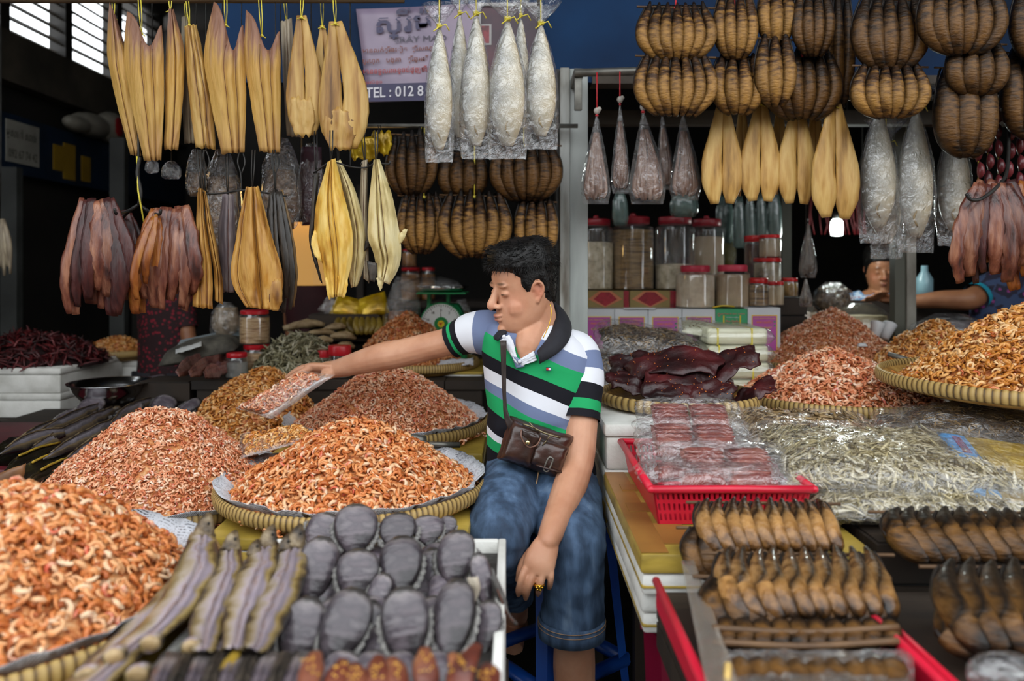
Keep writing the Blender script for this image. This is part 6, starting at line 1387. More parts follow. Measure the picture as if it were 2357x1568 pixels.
goods_bag('clear bag of dark dried shreds at the right edge below the big tray', P(2255, 988, 1.98), .17, .10, .036, (10, 0, -4), HRB, HRBB, 900, .03, 4, low=.9)
goods_bag('small clear bag of dark shreds behind the pale anchovies', P(2130, 1002, 2.0), .11, .08, .026, (12, 8, -16), HRB, HRBB, 500, .03, 5, low=.9)
goods_bag('upper clear bag of dark dried herb behind the beef', P(1500, 800, 2.80), .185, .13, .055, (12, 8, 0), HRB, HRBB, 1200, .035, 6)
goods_bag('lower clear bag of dark dried herb behind the beef', P(1470, 842, 2.78), .19, .13, .045, (6, 4, 4), HRB, HRBB, 1100, .035, 7)
goods_bag('bottom clear bag of dark dried herb behind the beef', P(1480, 872, 2.80), .19, .13, .035, (2, 0, 0), HRB, HRBB, 700, .035, 8)
# yellow packets with blue labels
YPK = mat('yellow dried fish packet', ['7A5E14', 'A88A28', 'C4A848'], .4, 6, (1, 5, 1), bump=.4); BLB_ = mat('light blue label', ['3A8AC8', '5AA4DC'], .5, 20)
for i, (x, y, d, a, b, rz, lb) in enumerate(((2330, 1062, 1.76, .15, .10, -14, 'yellow fish packet with a blue label at the right edge'), (2372, 1142, 1.66, .15, .09, -12, 'second yellow packet with a blue label below the first at the right edge'))):
    c = P(x, y, d); t = thing('fish_packet', c-V(0, 0, .02), lb, 'fish packet', 'yellow packets at right'); M_ = Rxyz(10, 6, rz)
    mb = MB(); pillow(mb, c, a, b, .02, M_, 14, 4, i, .8); obj('fish_fillets', mb, YPK, t)
    mb = MB(); pillow(mb, c+M_ @ V(-a*.72, 0, .012), a*.2, b*.9, .009, M_, 8, 5, i+4, .5); lb_ = obj('label', mb, BLB_, t)
    for k in range(5): mb = MB(); mb.box((-.010+k*.004, -.05, 0), (-.0085+k*.004, .05, .0006)); mb.v = [tuple(c+M_ @ (V(*p)+V(-a*.72, 0, .0228))) for p in mb.v]; obj('print_line', mb, WRED, lb_, smooth=False)
    mb = MB(); pillow(mb, c, a*1.15, b*1.15, .028, M_, 18, 5, i+8, .8, .2); obj('plastic_wrap', mb, FILM_F, t)
# tied pale packs
PGR = mat('pale green leaf packet', ['A8A88A', 'C0C0A4', 'D0D0B8'], .5, 6, (1, 9, 9), bump=.3); YBD = mat('yellow band', ['C8B838'], .5)
ords = ('top', 'second', 'third', 'bottom')
for i in range(4):
    z = .9455+(3-i)*.0615; xa, xb = P(1628+3*(i % 2), 0, 2.72).x, P(1768+2*i, 0, 2.72).x; t = thing('leaf_packet', V((xa+xb)/2, 2.8, z), ords[i]+' pale green wrapped packet in the stack behind the shrimp tray', 'wrapped packet', 'pale green packets')
    obj('packet', MB().box((xa, 2.72, z), (xb, 2.95, z+.058)), PGR, t, bevel=.012, seg=3)
    for q in (.16, .72): xx = lerp(xa, xb, q); obj('band', MB().box((xx, 2.7185, z-.0008), (xx+.006, 2.9515, z+.0588)), YBD, t, smooth=False)
    mb = MB(); pillow(mb, V((xa+xb)/2+.01, 2.835, z+.028), (xb-xa)*.56, .135, .034, None, 18, 7, i, 1, .12); obj('plastic_wrap', mb, FILM, t)
goods_bag('loosely wrapped pale packet lying aslant on the packet stack', P(1650, 766, 2.86), .13, .07, .022, (14, 10, -8), ANC, PGR, 60, .03, 9)
# cartons
CAR = mat('white carton', ['C4C6C8', 'D6D8DA'], .6, 4, var=.03); MAG = mat('magenta print', ['B04A9A', 'C264AC'], .5, 3, var=0); YEL = mat('yellow print', ['E6C32A'], .5, var=0); ORG = mat('orange print', ['E8862A'], .5, var=0); GRP = mat('green carton print', ['1E7A52', '2E9A62'], .5, 3, var=0); PNKP = mat('pink print', ['E06A70'], .5, var=0)
CD = 3.25; cz1 = P(0, 712, CD).z
xs = [1340, 1415, 1492, 1570, 1647, 1721, 1797]
nm = ('white fish sauce carton nearest the column, half hidden', 'second white fish sauce carton from the column', 'third white fish sauce carton from the column', 'white fish sauce carton left of the green one', 'green carton among the white fish sauce cartons', 'rightmost white fish sauce carton beside the shrimp heap')
for i in range(6):
    xa, xb = P(xs[i], 0, CD).x+.001, P(xs[i+1], 0, CD).x-.001; z1_ = cz1+(.006 if i == 5 else 0); gr = i == 4
    t = thing('carton', V((xa+xb)/2, CD+.1, .946), nm[i], 'carton', 'cartons on the right')
    obj('box', MB().box((xa, CD, .946), (xb, CD+.2, z1_)), GRP if gr else CAR, t, bevel=.002)
    W = xb-xa; y_ = CD-.0012
    def pan(name, u0, u1, v0, v1, m, k=0, par=None): return obj(name, MB().box((xa+W*u0, y_-k*.0006, z1_-W*v1), (xa+W*u1, y_-k*.0006+.0008, z1_-W*v0)), m, par or t, smooth=False)
    def tx(s, u0, u1, v, h, m, k=3): letters('lettering', s, V(xa+W*u0, y_-k*.0006-.0006, z1_-W*v), (1, 0, 0), (0, 0, 1), W*(u1-u0), W*h, m, t, True)
    if gr:
        pan('lower_print', 0, 1, .75, 1.6, mat('light green print', ['7AB45A', 'A4C86A'], .5, 3, var=0)); tx('MẮM ĐẶC SẢN', .16, .9, .17, .06, PNKP); tx('NHÃN HIỆU', .32, .72, .28, .05, WHI); tx('Phú Quốc', .30, .72, .42, .10, PNKP); tx('O', .05, .14, .22, .10, PNKP)
        for u in (.23, .75): pan('ornament', u, u+.04, .2, .55, YEL)
    else:
        p_ = pan('label_border', .11, .90, .22, 1.35, YEL); pan('label_panel', .14, .87, .25, 1.32, MAG, 1)
        tx('NƯỚC MẮM NHỈ ĐẶC SẢN', .19, .82, .35, .055, YEL); tx('PHÚ QUỐC', .26, .74, .48, .10, ORG); tx('LỘC PHÁT', .28, .72, .66, .10, YEL); pan('drop_mark', .79, .84, .40, .45, GRP, 2); pan('drop_mark', .79, .84, .52, .57, GRP, 2); pan('fruit_mark', .20, .28, .82, .90, YEL, 2)
obj('paper_sheet', MB().box((P(1432, 0, 3.3).x, 3.24, cz1+.0005), (P(1503, 0, 3.3).x, 3.28, cz1+.006)), CAR, None, 'thin white card lying on the cartons', 'card', smooth=False)
obj('yellow_ribbon', MB().tube([P(1640, 708, 3.235), P(1665, 704, 3.235), P(1690, 706, 3.235)], .006, 8, n=8, flat=.5), YEL, None, 'yellow strip lying before the beige jar', 'strip')
# gift boxes
GFT = mat('tan gift box card', ['7A6434', '94804A'], .5, 5); GRD = mat('dark red gift print', ['7E1020', '9C1A2C', '6A0C1A'], .35, 40); GPK = mat('salmon gift border', ['B8643C', 'CC8058'], .5)
gz0 = cz1+.0005; gz1 = P(0, 669, 3.42).z
for i, (xa_, xb_) in enumerate(((1350, 1448), (1450, 1556))):
    xa, xb = P(xa_, 0, 3.38).x, P(xb_, 0, 3.38).x; t = thing('gift_box', V((xa+xb)/2, 3.48, gz0), ('red and tan gift box with a diamond window next to the column', 'red and tan gift box with a diamond window under the glass jars')[i], 'gift box', 'gift boxes')
    obj('box', MB().box((xa, 3.38, gz0), (xb, 3.62, gz1)), GFT, t, smooth=False)
    cx_, cz_ = lerp(xa, xb, .44), (gz0+gz1)/2
    for nm_, k, hw, m in (('diamond_border', 1, .40, GPK), ('diamond_window', 2, .28, GRD)):
        mb = MB(); w_ = (xb-xa)*hw; h_ = (gz1-gz0)*(.49 if k == 1 else .42); y_ = 3.38-.0015*k
        q = [V(cx_-w_, y_, cz_), V(cx_-w_*.35, y_, cz_+h_), V(cx_+w_*.35, y_, cz_+h_), V(cx_+w_, y_, cz_), V(cx_, y_, cz_-h_)]; q += [p+V(0, .0012, 0) for p in q]
        mb.add(q, [(0, 1, 2, 3, 4), (9, 8, 7, 6, 5)]+[(a, a+5, (a+1) % 5+5, (a+1) % 5) for a in range(5)]); obj(nm_, mb, m, t, smooth=False)
    obj('red_stripe', MB().box((lerp(xa, xb, .87), 3.3785, gz0), (xb-.001, 3.3798, gz1)), GRD, t, smooth=False)
# big jars
JD = 3.52; RODC = RODS
jar('tall jar of pale flakes half hidden by the column', 1372, 505, 668, 80, JD, POWD2, 'big red-lidded jars', .09, .80, .82, mat('deep red lid', ['7A1420', '98202C'], .4), .08, True, zb=gz1)
jar('tall jar packed with brown dried sticks', 1457, 500, 668, 96, JD, RODC, 'big red-lidded jars', .10, 1.0, .80, MATS['deep red lid'], .08, True, zb=gz1)
jar('tall half-empty jar with pale flakes at the bottom', 1553, 500, 668, 92, JD, POWD2, 'big red-lidded jars', .10, .42, .82, MATS['deep red lid'], .08, True, zb=gz1)
jar('tall jar of beige powder set further back', 1626, 505, 668, 82, JD+.17, POWD, 'big red-lidded jars', .10, .9, .80, MATS['deep red lid'], .08, True, zb=gz1)
crate((P(1558, 0, 3.7).x, 3.47, gz0-.25), (P(1700, 0, 3.8).x, 3.85, gz1-.001), 'dark crate under the tall jars at the back')
MJ = mat('pinkish red lid', ['C02C44', 'D8455C'], .4)
jar('medium jar of pale paste standing on the cartons', 1600, 611, 712, 90, CD+.1, mat('pale shrimp paste', ['B09C84', 'C4B298', 'D2C4AE'], .6, 30, bump=.2), 'medium jars', .15, 1.06, .74, MJ, .12, zb=cz1+.0005)
jar('medium jar of beige powder standing on the cartons', 1686, 610, 712, 80, CD+.12, mat('beige shrimp powder', ['9A8264', 'AE9674'], .6, 30, bump=.2), 'medium jars', .15, 1.06, .84, MJ, .12, zb=cz1+.0005)
RL = mat('bright red lid', ['C01418', 'D82024'], .35)
jar('small jar of brown sticks right of the beige jar', 1746, 640, 706, 46, CD+.08, RODS, 'small red-lidded jars', .18, 1.02, .92, RL, .08, zb=cz1+.0065)
jar('small jar of pink paste behind the brown sticks', 1772, 648, 706, 32, CD+.14, PASTE, 'small red-lidded jars', .14, 1.02, .95, RL, .06, zb=cz1+.0065)
jar('small pale jar second from the right on the cartons', 1792, 648, 706, 24, CD+.16, PASTE, 'small red-lidded jars', .14, 1.02, .95, RL, .06, zb=cz1+.0065)
crate((P(1722, 0, 3.5).x, 3.46, .946), (P(1850, 0, 3.5).x, 3.7, 1.27), 'dark crate behind the small jars')
jar('small amber jar at the right end of the cartons', 1818, 640, 690, 36, 3.52, mat('amber pieces', ['6A4E1C', '9C7A34'], .5, 30, bump=.4), 'small red-lidded jars', .18, 1.02, .95, RL, .08, zb=1.2705)
jar('middle jar with pale curls in the stacked jars', 1766, 594, 660, 62, 3.52, mat('pale curls', ['5A4C38', 'A8987C', 'C8BCA4'], .5, 14, bump=.8), 'stacked jars', .10, 1.02, 1.0, RL, .05, zb=1.2705)
jar('upper stacked jar of tan paste', 1772, 541, 594, 50, 3.52, POWD, 'stacked jars', .14, 1.02, .98, RL, .06, zb=P(0, 594, 3.52).z)
jar('upper stacked dark red jar behind the tan one', 1738, 543, 600, 50, 3.60, mat('dark brown goods', ['2A120E', '4A2218'], .5, 10), 'stacked jars', .10, 1.02, .98, RL, .06, zb=1.2705)
# hanging bags inside
TEAL = film('bluish hanging plastic', body=.45, rough=.15, wr=14, haze=(.20, .30, .28))
for i, (x0, x1, y0, y1, d, lb) in enumerate(((1408, 1446, 440, 520, 3.4, 'bluish plastic bag hanging above the first jars'), (1542, 1606, 440, 500, 3.3, 'bluish plastic bag hanging over the half-empty jar'), (1646, 1690, 450, 560, 3.9, 'bluish bag tips hanging over the beige powder jar'), (1686, 1718, 452, 572, 3.8, 'grey blue bag hanging left of the stacked jars'), (1714, 1740, 446, 572, 3.78, 'pale blue green bag hanging next to the grey blue one'), (1738, 1766, 446, 560, 3.8, 'blue green bag hanging above the stacked jars'), (1766, 1800, 440, 560, 3.82, 'dark glossy bag hanging at the right above the stacked jars'))):
    film_bag(lb, x0, x1, y0, y1, d, mat('murky blue green goods', ['3C4A48', '5A6C68', '7A8C86'], .4, 6, (5, 5, 1)), 30+i, 'bluish bags hanging inside', .8, TEAL, hangto=190)
film_bag('olive yellow bag hanging behind the tall powder jar', 1662, 1696, 520, 620, 4.0, mat('olive goods', ['5A5410', '7E7618'], .4, 6), 40, None, .95, hangto=190)
STK = mat('grey brown sticks', ['2A211A', '5A4C3E', '86786A'], .45, 6, (9, 9, 1.2), bump=.5)
for i, (x0, x1, y0, y1, lb) in enumerate(((1840, 1880, 512, 636, 'long clear bag of grey brown sticks hanging in the doorway'), (1840, 1870, 640, 704, 'short clear bag of sticks below the long one in the doorway'))):
    cone_bag(lb, x0, x1, y0, y1, 3.2, (x0+x1)/2, 190, 140+i, None, STK, FILM_F, 7, IRON, .95, False)
# rice bags, cups
film_bag('clear bag of beige grain left of the tall shrimp heap', 1802, 1888, 692, 800, 3.62, POWD, 50, None, .75, FILM_M, flat=.6)
film_bag('large clear bag of cream rice right behind the tall shrimp heap', 1906, 2058, 698, 800, 3.66, mat('cream rice', ['A09068', 'BCAC84'], .6, 60, bump=.2), 51, None, .72, FILM_M, flat=.6)
film_bag('dark clear bag beside the iron post', 2090, 2280, 722, 810, 3.30, mat('grey purple goods', ['2E2628', '4A4044', '6A6064'], .5, 8), 52, None, .8, FILM_F, flat=.5)
film_bag('dark crumpled bag in the doorway left of the woman', 1872, 1962, 650, 720, 3.9, BRNC, 53, None, .8, FILM_F, flat=.6)
for i, (x, lb) in enumerate(((2012, 'left white paper cup tipped behind the shrimp'), (2036, 'right white paper cup tipped behind the shrimp'))):
    c = P(x, 780, 3.42); mb = MB(); mb.lathe([(.018, 0), (.030, .075), (.031, .078), (.029, .076), (.017, .003)], (0, 0, 0), 20); M_ = Rxyz(-18, 22+8*i, 0); mb.v = [tuple(M_ @ V(*p)+c) for p in mb.v]; obj('paper_cup', mb, CAR, None, lb, 'cup')
mb = MB(); pillow(mb, P(1984, 796, 3.08), .018, .012, .01, None, 8); obj('paper_scrap', mb, CAR, None, 'small white scrap lying on the tall shrimp heap', 'scrap')
# interior post, bulb
t = thing('iron_post', V(P(2082, 0, 3.45).x, 3.45, 0), 'rusty grey iron post standing before the two women', 'post', kind='structure')
a = P(2060, 0, 3.45).x; b = P(2085, 0, 3.45).x; c_2 = P(2106, 0, 3.45).x
obj('left_face', MB().box((a, 3.45, 0), (b, 3.5, 2.12)), mat('grey green iron', ['38382F', '55554A'], .6, 5, (1, 1, .4)), t, smooth=False)
obj('right_face', MB().box((b, 3.44, 0), (c_2, 3.5, 2.12)), mat('flaking pale iron', ['4A4238', '7E7A70', '9A968C'], .65, 12, (1, 1, .4), bump=.4), t, smooth=False)
post(1800, 1822, 500, 3.95, 2.12, 'grey green door post left of the hanging stick bags', MATS['grey green iron'])
t = thing('light_bulb', P(1926, 545, 4.0), 'bright white light bulb glowing in the doorway', 'light bulb'); c = P(1926, 524, 4.0)
mb = MB(); mb.lathe([(.003, -.045), (.028, -.042), (.032, -.01), (.030, .03), (.02, .045), (.003, .046)], c, 20); obj('tube', mb, emit('white lamp glass', 'F4FFF8', 9), t)
mb = MB(); mb.lathe([(.018, .046), (.02, .08), (.003, .082)], c, 16); mb.tube([c+V(0, 0, .08), V(c.x, c.y, 3.76)], .003, 5); obj('socket', mb, IRON, t)
ld = bpy.data.lights.new('white lamp', 'POINT'); ld.energy = 5; ld.color = (.9, 1, .95); ld.shadow_soft_size = .04
lo_ = bpy.data.objects.new('white_lamp_light', ld); col.objects.link(lo_); lo_.parent = t; lo_.location = c+V(0, -.06, -.06)-t.location
for i, x in enumerate((1880, 1950, 1985)):
    t = thing('red_cord_bundle', P(x, 540, 4.3), ('left', 'middle', 'right')[i]+' bundle of red cords hanging in the doorway', 'cords', 'red cord bundles')
    for k in range(6): mb = MB(); xx = x+R.uniform(-22, 22); mb.tube([P(xx, 430, 4.3), P(xx+R.uniform(-8, 8), 490, 4.3), P(xx+R.uniform(-12, 12), 540, 4.3)], .004, 5, n=7); obj('cord', mb, mat('dark red cord', ['4A1014', '6E1A1E'], .5), t)
    mb = MB(); mb.tube([P(x-24, 430, 4.3), P(x+24, 430, 4.3)], .004, 5); mb.tube([P(x, 430, 4.3), V(P(x, 0, 4.3).x, 4.3, 3.76)], .003, 5); obj('hanger', mb, IRON, t)
obj('water_bottle', MB().lathe([(.003, 0), (.04, 0), (.042, .11), (.018, .15), (.016, .18), (.003, .18)], P(2128, 690, 4.02), 20), mat('pale blue bottle', ['6A8A94', '8EB0BA'], .3), None, 'pale blue plastic bottle standing right of the iron post', 'bottle')
obj('inner_counter', MB().box((.95, 3.96, 0), (2.9, 4.08, 1.235)), DARKW, None, 'dark inner counter in front of the two women', 'counter', smooth=False)

# ================================================================== PEOPLE
def skin_mat(name, c0, c1, lip, dark='17110E'):
    m, N, L, b = nt(name); b.inputs['Roughness'].default_value = .46; b.inputs['Specular IOR Level'].default_value = .4
    b.inputs['Subsurface Weight'].default_value = .12; b.inputs['Subsurface Radius'].default_value = (.010, .004, .002); b.inputs['Subsurface Scale'].default_value = .5
    tc = N.new('ShaderNodeTexCoord'); no = N.new('ShaderNodeTexNoise'); no.inputs['Scale'].default_value = 14; no.inputs['Detail'].default_value = 5; L.new(tc.outputs['Object'], no.inputs['Vector'])
    r = N.new('ShaderNodeValToRGB'); e = r.color_ramp.elements; e[0].position = .35; e[0].color = rgb(c0); e[1].position = .68; e[1].color = rgb(c1); L.new(no.outputs[0], r.inputs[0])
    last = r.outputs[0]
    for at, c in (('blush', 'BE6B55'), ('lip', lip), ('dark', dark)):
        a = N.new('ShaderNodeAttribute'); a.attribute_name = at; mx = N.new('ShaderNodeMix'); mx.data_type = 'RGBA'
        L.new(a.outputs['Fac'], mx.inputs[0]); L.new(last, mx.inputs[6]); mx.inputs[7].default_value = rgb(c); last = mx.outputs[2]
    L.new(last, b.inputs['Base Color'])
    n2 = N.new('ShaderNodeTexNoise'); n2.inputs['Scale'].default_value = 220; L.new(tc.outputs['Object'], n2.inputs['Vector']); bp_ = N.new('ShaderNodeBump'); bp_.inputs['Strength'].default_value = .08; bp_.inputs['Distance'].default_value = .002
    L.new(n2.outputs[0], bp_.inputs['Height']); L.new(bp_.outputs[0], b.inputs['Normal'])
    return m
SK = skin_mat('warm tan skin', 'B88264', 'CC9A7C', 'A6625A'); SKD = skin_mat('brown skin', '8A5A3E', '9C6A4A', '7A4038')
HSL = [(-.128, .058, .010, .026), (-.122, .074, -.006, .040), (-.110, .083, -.025, .053), (-.092, .085, -.048, .063), (-.072, .085, -.063, .0685), (-.050, .084, -.074, .0715), (-.028, .082, -.083, .0735), (-.004, .080, -.090, .0745), (.020, .086, -.095, .0755), (.045, .087, -.098, .0760), (.070, .080, -.097, .0730), (.092, .064, -.088, .064), (.108, .040, -.070, .048), (.118, .008, -.045, .026), (.121, -.008, -.03, .010)]
_z = [h[0] for h in HSL]
def head_dims(z):
    z = min(max(z, _z[0]), _z[-1]); return [float(np.interp(z, _z, [h[k] for h in HSL])) for k in (1, 2, 3)]
def head_pt(z, a, off=0):
    xf, xb, w_ = head_dims(z); c = (xf+xb)/2; hl = (xf-xb)/2; ca, sa = math.cos(a), math.sin(a)
    e = 2/2.25; x = c+(hl+off)*math.copysign(abs(ca)**e, ca); y = (w_+off)*math.copysign(abs(sa)**e, sa)
    if ca > 0: y *= 1-.10*ca*ca
    return V(x, y, z)
def head_pieces(mb, M, nose=1.0, full=1.0):
    def T(v): return M @ v
    rs = [[T(head_pt(z, 2*math.pi*j/28)) for j in range(28)] for z in np.linspace(-.128, .121, 26)]; mb.rings(rs)
    M3 = M.to_3x3()
    def el(c, r): mb.ell(T(V(*c)), r, M3, 14)
    s = M.to_scale()[0]; M3 = M3*(1/s)
    def el(c, r): mb.ell(T(V(*c)), [q*s for q in r], M3, 14)
    mb.tube([T(V(*p)) for p in ((.078, 0, .018), (.087, 0, -.002), (.097, 0, -.020), (.1045, 0, -.034), (.099, 0, -.043))], [q*s*nose for q in (.009, .0105, .0120, .0135, .010)], 12, n=14)
    for y in (-1, 1):
        el((.091, .0155*y, -.039), (.011, .0095, .0085)); el((.076, .027*y, .020), (.010, .022, .0095)); el((.040, .034*y*full, -.048), (.034, .030, .040)); el((.0735, .031*y, -.003), (.0105, .0165, .0095))
        # ear
        ec = [(-.004, .073, -.030), (-.014, .079, -.022), (-.021, .084, -.004), (-.018, .086, .014), (-.006, .083, .021), (.004, .077, .013), (.004, .074, -.002)]
        mb.tube([T(V(p[0], p[1]*y, p[2])) for p in ec], .0048*s, 8, n=20); el((-.006, .074*y, -.032), (.007, .006, .010)); el((-.010, .074*y, -.004), (.012, .005, .020))
    el((.0895, 0, -.0650), (.0105, .021, .0058)); el((.0875, 0, -.0765), (.0105, .019, .0066)); el((.080, 0, -.106), (.016, .022, .014)); el((.028, 0, -.108), (.050, .050*full, .028))
def bake(name, mb, voxel, sm=6, smf=.5):
    me = bpy.data.meshes.new(name); me.from_pydata([tuple(p) for p in mb.v], [], mb.f)
    o = bpy.data.objects.new(name, me); col.objects.link(o)
    bm = bmesh.new(); bm.from_mesh(me); bmesh.ops.recalc_face_normals(bm, faces=bm.faces[:]); bm.to_mesh(me); bm.free()
    m = o.modifiers.new('r', 'REMESH'); m.mode = 'VOXEL'; m.voxel_size = voxel; m.use_smooth_shade = True
    s = o.modifiers.new('s', 'SMOOTH'); s.factor = smf; s.iterations = sm
    dg = bpy.context.evaluated_depsgraph_get(); dg.update(); out = bpy.data.meshes.new_from_object(o.evaluated_get(dg))
    bpy.data.objects.remove(o); bpy.data.meshes.remove(me); out.name = name
    return out
def body_obj(name, me, m, org, HM=None, parent=None, **k):
    n = len(me.vertices); co = np.empty(n*3, np.float32); me.vertices.foreach_get('co', co); co = co.reshape(-1, 3)
    A = {q: np.zeros(n, np.float32) for q in ('lip', 'dark', 'blush')}
    if HM is not None:
        I = np.array(HM.inverted()); lc = co @ I[:3, :3].T+I[:3, 3]
        def blob(c, r): d = (lc-np.array(c))/np.array(r); return np.clip(1.6*(1-np.sqrt((d**2).sum(1))), 0, 1)
        A['lip'] = np.maximum(blob((.094, 0, -.0655), (.02, .024, .0065)), blob((.092, 0, -.0765), (.02, .021, .007)))*.75
        A['dark'] = np.maximum.reduce([blob((.094, 0, -.0708), (.03, .022, .0022))*.8]+[np.maximum(blob((.086, .033*y, .0255), (.02, .026, .0058))*.75, blob((.083, .033*y, -.0045), (.02, .0155, .0026))*.9) for y in (-1, 1)]+[blob((.100, .008*y, -.0475), (.008, .004, .003))*.6 for y in (-1, 1)])
        A['blush'] = np.maximum.reduce([blob((.105, 0, -.035), (.022, .022, .018))*.35]+[blob((.06, .05*y, -.035), (.05, .045, .05))*.22 for y in (-1, 1)]+[blob((-.008, .08*y, -.005), (.03, .014, .035))*.5 for y in (-1, 1)])
    co -= np.array(org, np.float32); me.vertices.foreach_set('co', co.ravel()); me.materials.clear(); me.materials.append(m)
    for q, v in A.items(): a = me.attributes.new(q, 'FLOAT', 'POINT'); a.data.foreach_set('value', v)
    me.polygons.foreach_set('use_smooth', [True]*len(me.polygons)); me.update()
    o = bpy.data.objects.new(name, me); col.objects.link(o)
    if parent: o.parent = parent
    else: o.location = org
    return tag(o, **k)
HAIR = mat('black hair', ['050404', '0B0908', '14100D'], .42, 60, (1, 1, 1), bump=.5, bscale=180, var=0, spec=.3)
def hair_obj(HM, parent, m=HAIR, style='man', nst=1500, seed=3):
    mb = MB(); rs = []; NA = 64; Z = list(np.linspace(-.085, .1205, 44)); s = HM.to_scale()[0]
    def line(x, y):
        if style == 'man': return float(np.interp(x, [-.1, -.06, -.035, -.022, -.012, .004, .018, .032, .042, .055, .07, .09], [-.058, -.052, -.034, .016, .030, .012, -.014, .004, .038, .052, .058, .060]))
        return float(np.interp(x, [-.1, -.03, 0, .03, .06, .09], [-.09, -.09, -.03, .03, .055, .065]))
    def off(p):
        h = p.z-line(p.x, p.y)
        if h < -.002: return -.006
        k = min(1, max(0, h/.012)); top = min(1, max(0, (p.z-.05)/.05)); o = .0035+.004*(p.x < -.02)+.013*top
        if style == 'man' and p.x > .035: o += .010*top
        if style != 'man': o += .006
        return o*k-.002*(1-k)+(.0015*nz(p.x*90, p.y*90, p.z*60))*k
    for z in Z: rs.append([HM @ (lambda q: head_pt(z, 2*math.pi*j/NA, off(q))+V(.006*max(0, min(1, (z-.06)/.04))*(style == 'man'), 0, max(0, off(q))*max(0, min(1, (z-.08)/.03))))(head_pt(z, 2*math.pi*j/NA)) for j in range(NA)])
    mb.rings(rs)
    rg = random.Random(seed); k = 0
    while k < nst:
        z = rg.uniform(-.05, .118) if rg.random() < .62 else rg.uniform(.06, .12); a = rg.uniform(0, 2*math.pi); p = head_pt(z, a); o = off(p)
        if o < .003: continue
        k += 1; base = head_pt(z, a, o-.002)+V(.006*max(0, min(1, (z-.06)/.04)), 0, max(0, o)*max(0, min(1, (z-.08)/.03))); out = (p-V(-.01, 0, .02)).normalized(); top = min(1, max(0, (z-.05)/.04))
        dr = (V(.55, .1*math.sin(a), -.12) if p.x > -.03 else V(-.45, 0, -.25))*top+V(-.35, 0, -.85)*(1-top)+out*(.24*top+.10)+V(rg.uniform(-.2, .2), rg.uniform(-.2, .2), rg.uniform(-.15, .15))
        dr = dr.normalized()*rg.uniform(.012, .024)*(1 if top > .3 else .75); w_ = rg.uniform(.0007, .0013)
        mid = base+dr*.55+out*.001; tip = base+dr-out*.003*top
        mb.tube([HM @ base, HM @ mid, HM @ tip], [w_*s, w_*.8*s, .0002], 3, caps=False)
    return obj('hair', mb, m, parent)
def finger(mb, pts, r0, r1): mb.tube([P(*p) for p in pts], [r0, r0*1.05, r0*.96, r1*1.05, r1*.8], 10, n=13); mb.ell(P(*pts[-1]), (r1*.85, r1*.85, r1*.85), n=10)
def headM(c, yaw, pitch, roll=0, s=1.0):
    """yaw: 0 faces the camera, 90 faces left in the picture"""
    a = math.radians(yaw); f = V(-math.sin(a), -math.cos(a), 0); l = V(0, 0, 1).cross(f); M3 = Matrix((f, l, V(0, 0, 1))).transposed()
    return Matrix.Translation(c) @ (M3 @ Euler((math.radians(roll), math.radians(pitch), 0)).to_matrix()).to_4x4() @ Matrix.Scale(s, 4)

# ---- the seller
HM = headM(P(1203, 662, 2.10), 64, 9, -3, .965)
mb = MB(); head_pieces(mb, HM, 1.0, 1.08)
nb = P(1236, 812, 2.15)
mb.tube([HM @ V(-.018, 0, -.02), HM @ V(-.028, 0, -.085), P(1234, 768, 2.135), nb], [.058, .059, .066, .074], 18, n=12)
mb.tube([P(1224, 768, 2.10), P(1212, 800, 2.062), P(1203, 836, 2.046)], [.055, .040, .012], 16, n=9)
mb.tube([nb, P(1240, 880, 2.16), P(1243, 1000, 2.16), P(1243, 1100, 2.16)], [.085, .12, .118, .12], 18, flat=.72, up=(0, 1, 0), n=12)
mb.tube([P(1150, 782, 2.16), P(1236, 800, 2.16), P(1338, 806, 2.15)], [.04, .062, .042], 14, n=9)
# right arm reaching out
mb.tube([P(1128, 772, 2.165), P(1080, 776, 2.18), P(1010, 792, 2.215), P(930, 812, 2.27), P(885, 820, 2.30), P(830, 834, 2.34), P(775, 849, 2.385), P(748, 852, 2.395)], [.048, .043, .041, .0425, .0435, .037, .0285, .027], 18, n=26)
# right hand: palm, fingers under the bag, thumb on its edge
mb.tube([P(770, 848, 2.385), P(745, 848, 2.395), P(722, 848, 2.40), P(706, 850, 2.40)], [.029, .036, .037, .033], 16, n=9, up=(0, .45, 1), flat=.42)
finger(mb, [(722, 845, 2.385), (704, 852, 2.37), (688, 860, 2.365), (670, 868, 2.365)], .0105, .0085)
finger(mb, [(716, 846, 2.395), (696, 848, 2.395), (678, 856, 2.40), (660, 868, 2.405)], .0105, .0085)
finger(mb, [(716, 846, 2.415), (698, 846, 2.425), (682, 853, 2.435), (668, 864, 2.44)], .0100, .0082)
finger(mb, [(722, 845, 2.432), (708, 845, 2.45), (696, 850, 2.46), (686, 858, 2.465)], .0088, .0072)
finger(mb, [(764, 856, 2.37), (748, 868, 2.35), (732, 872, 2.335), (714, 872, 2.33)], .0135, .0095)
mb.ell(P(754, 862, 2.365), (.024, .018, .017), n=14)
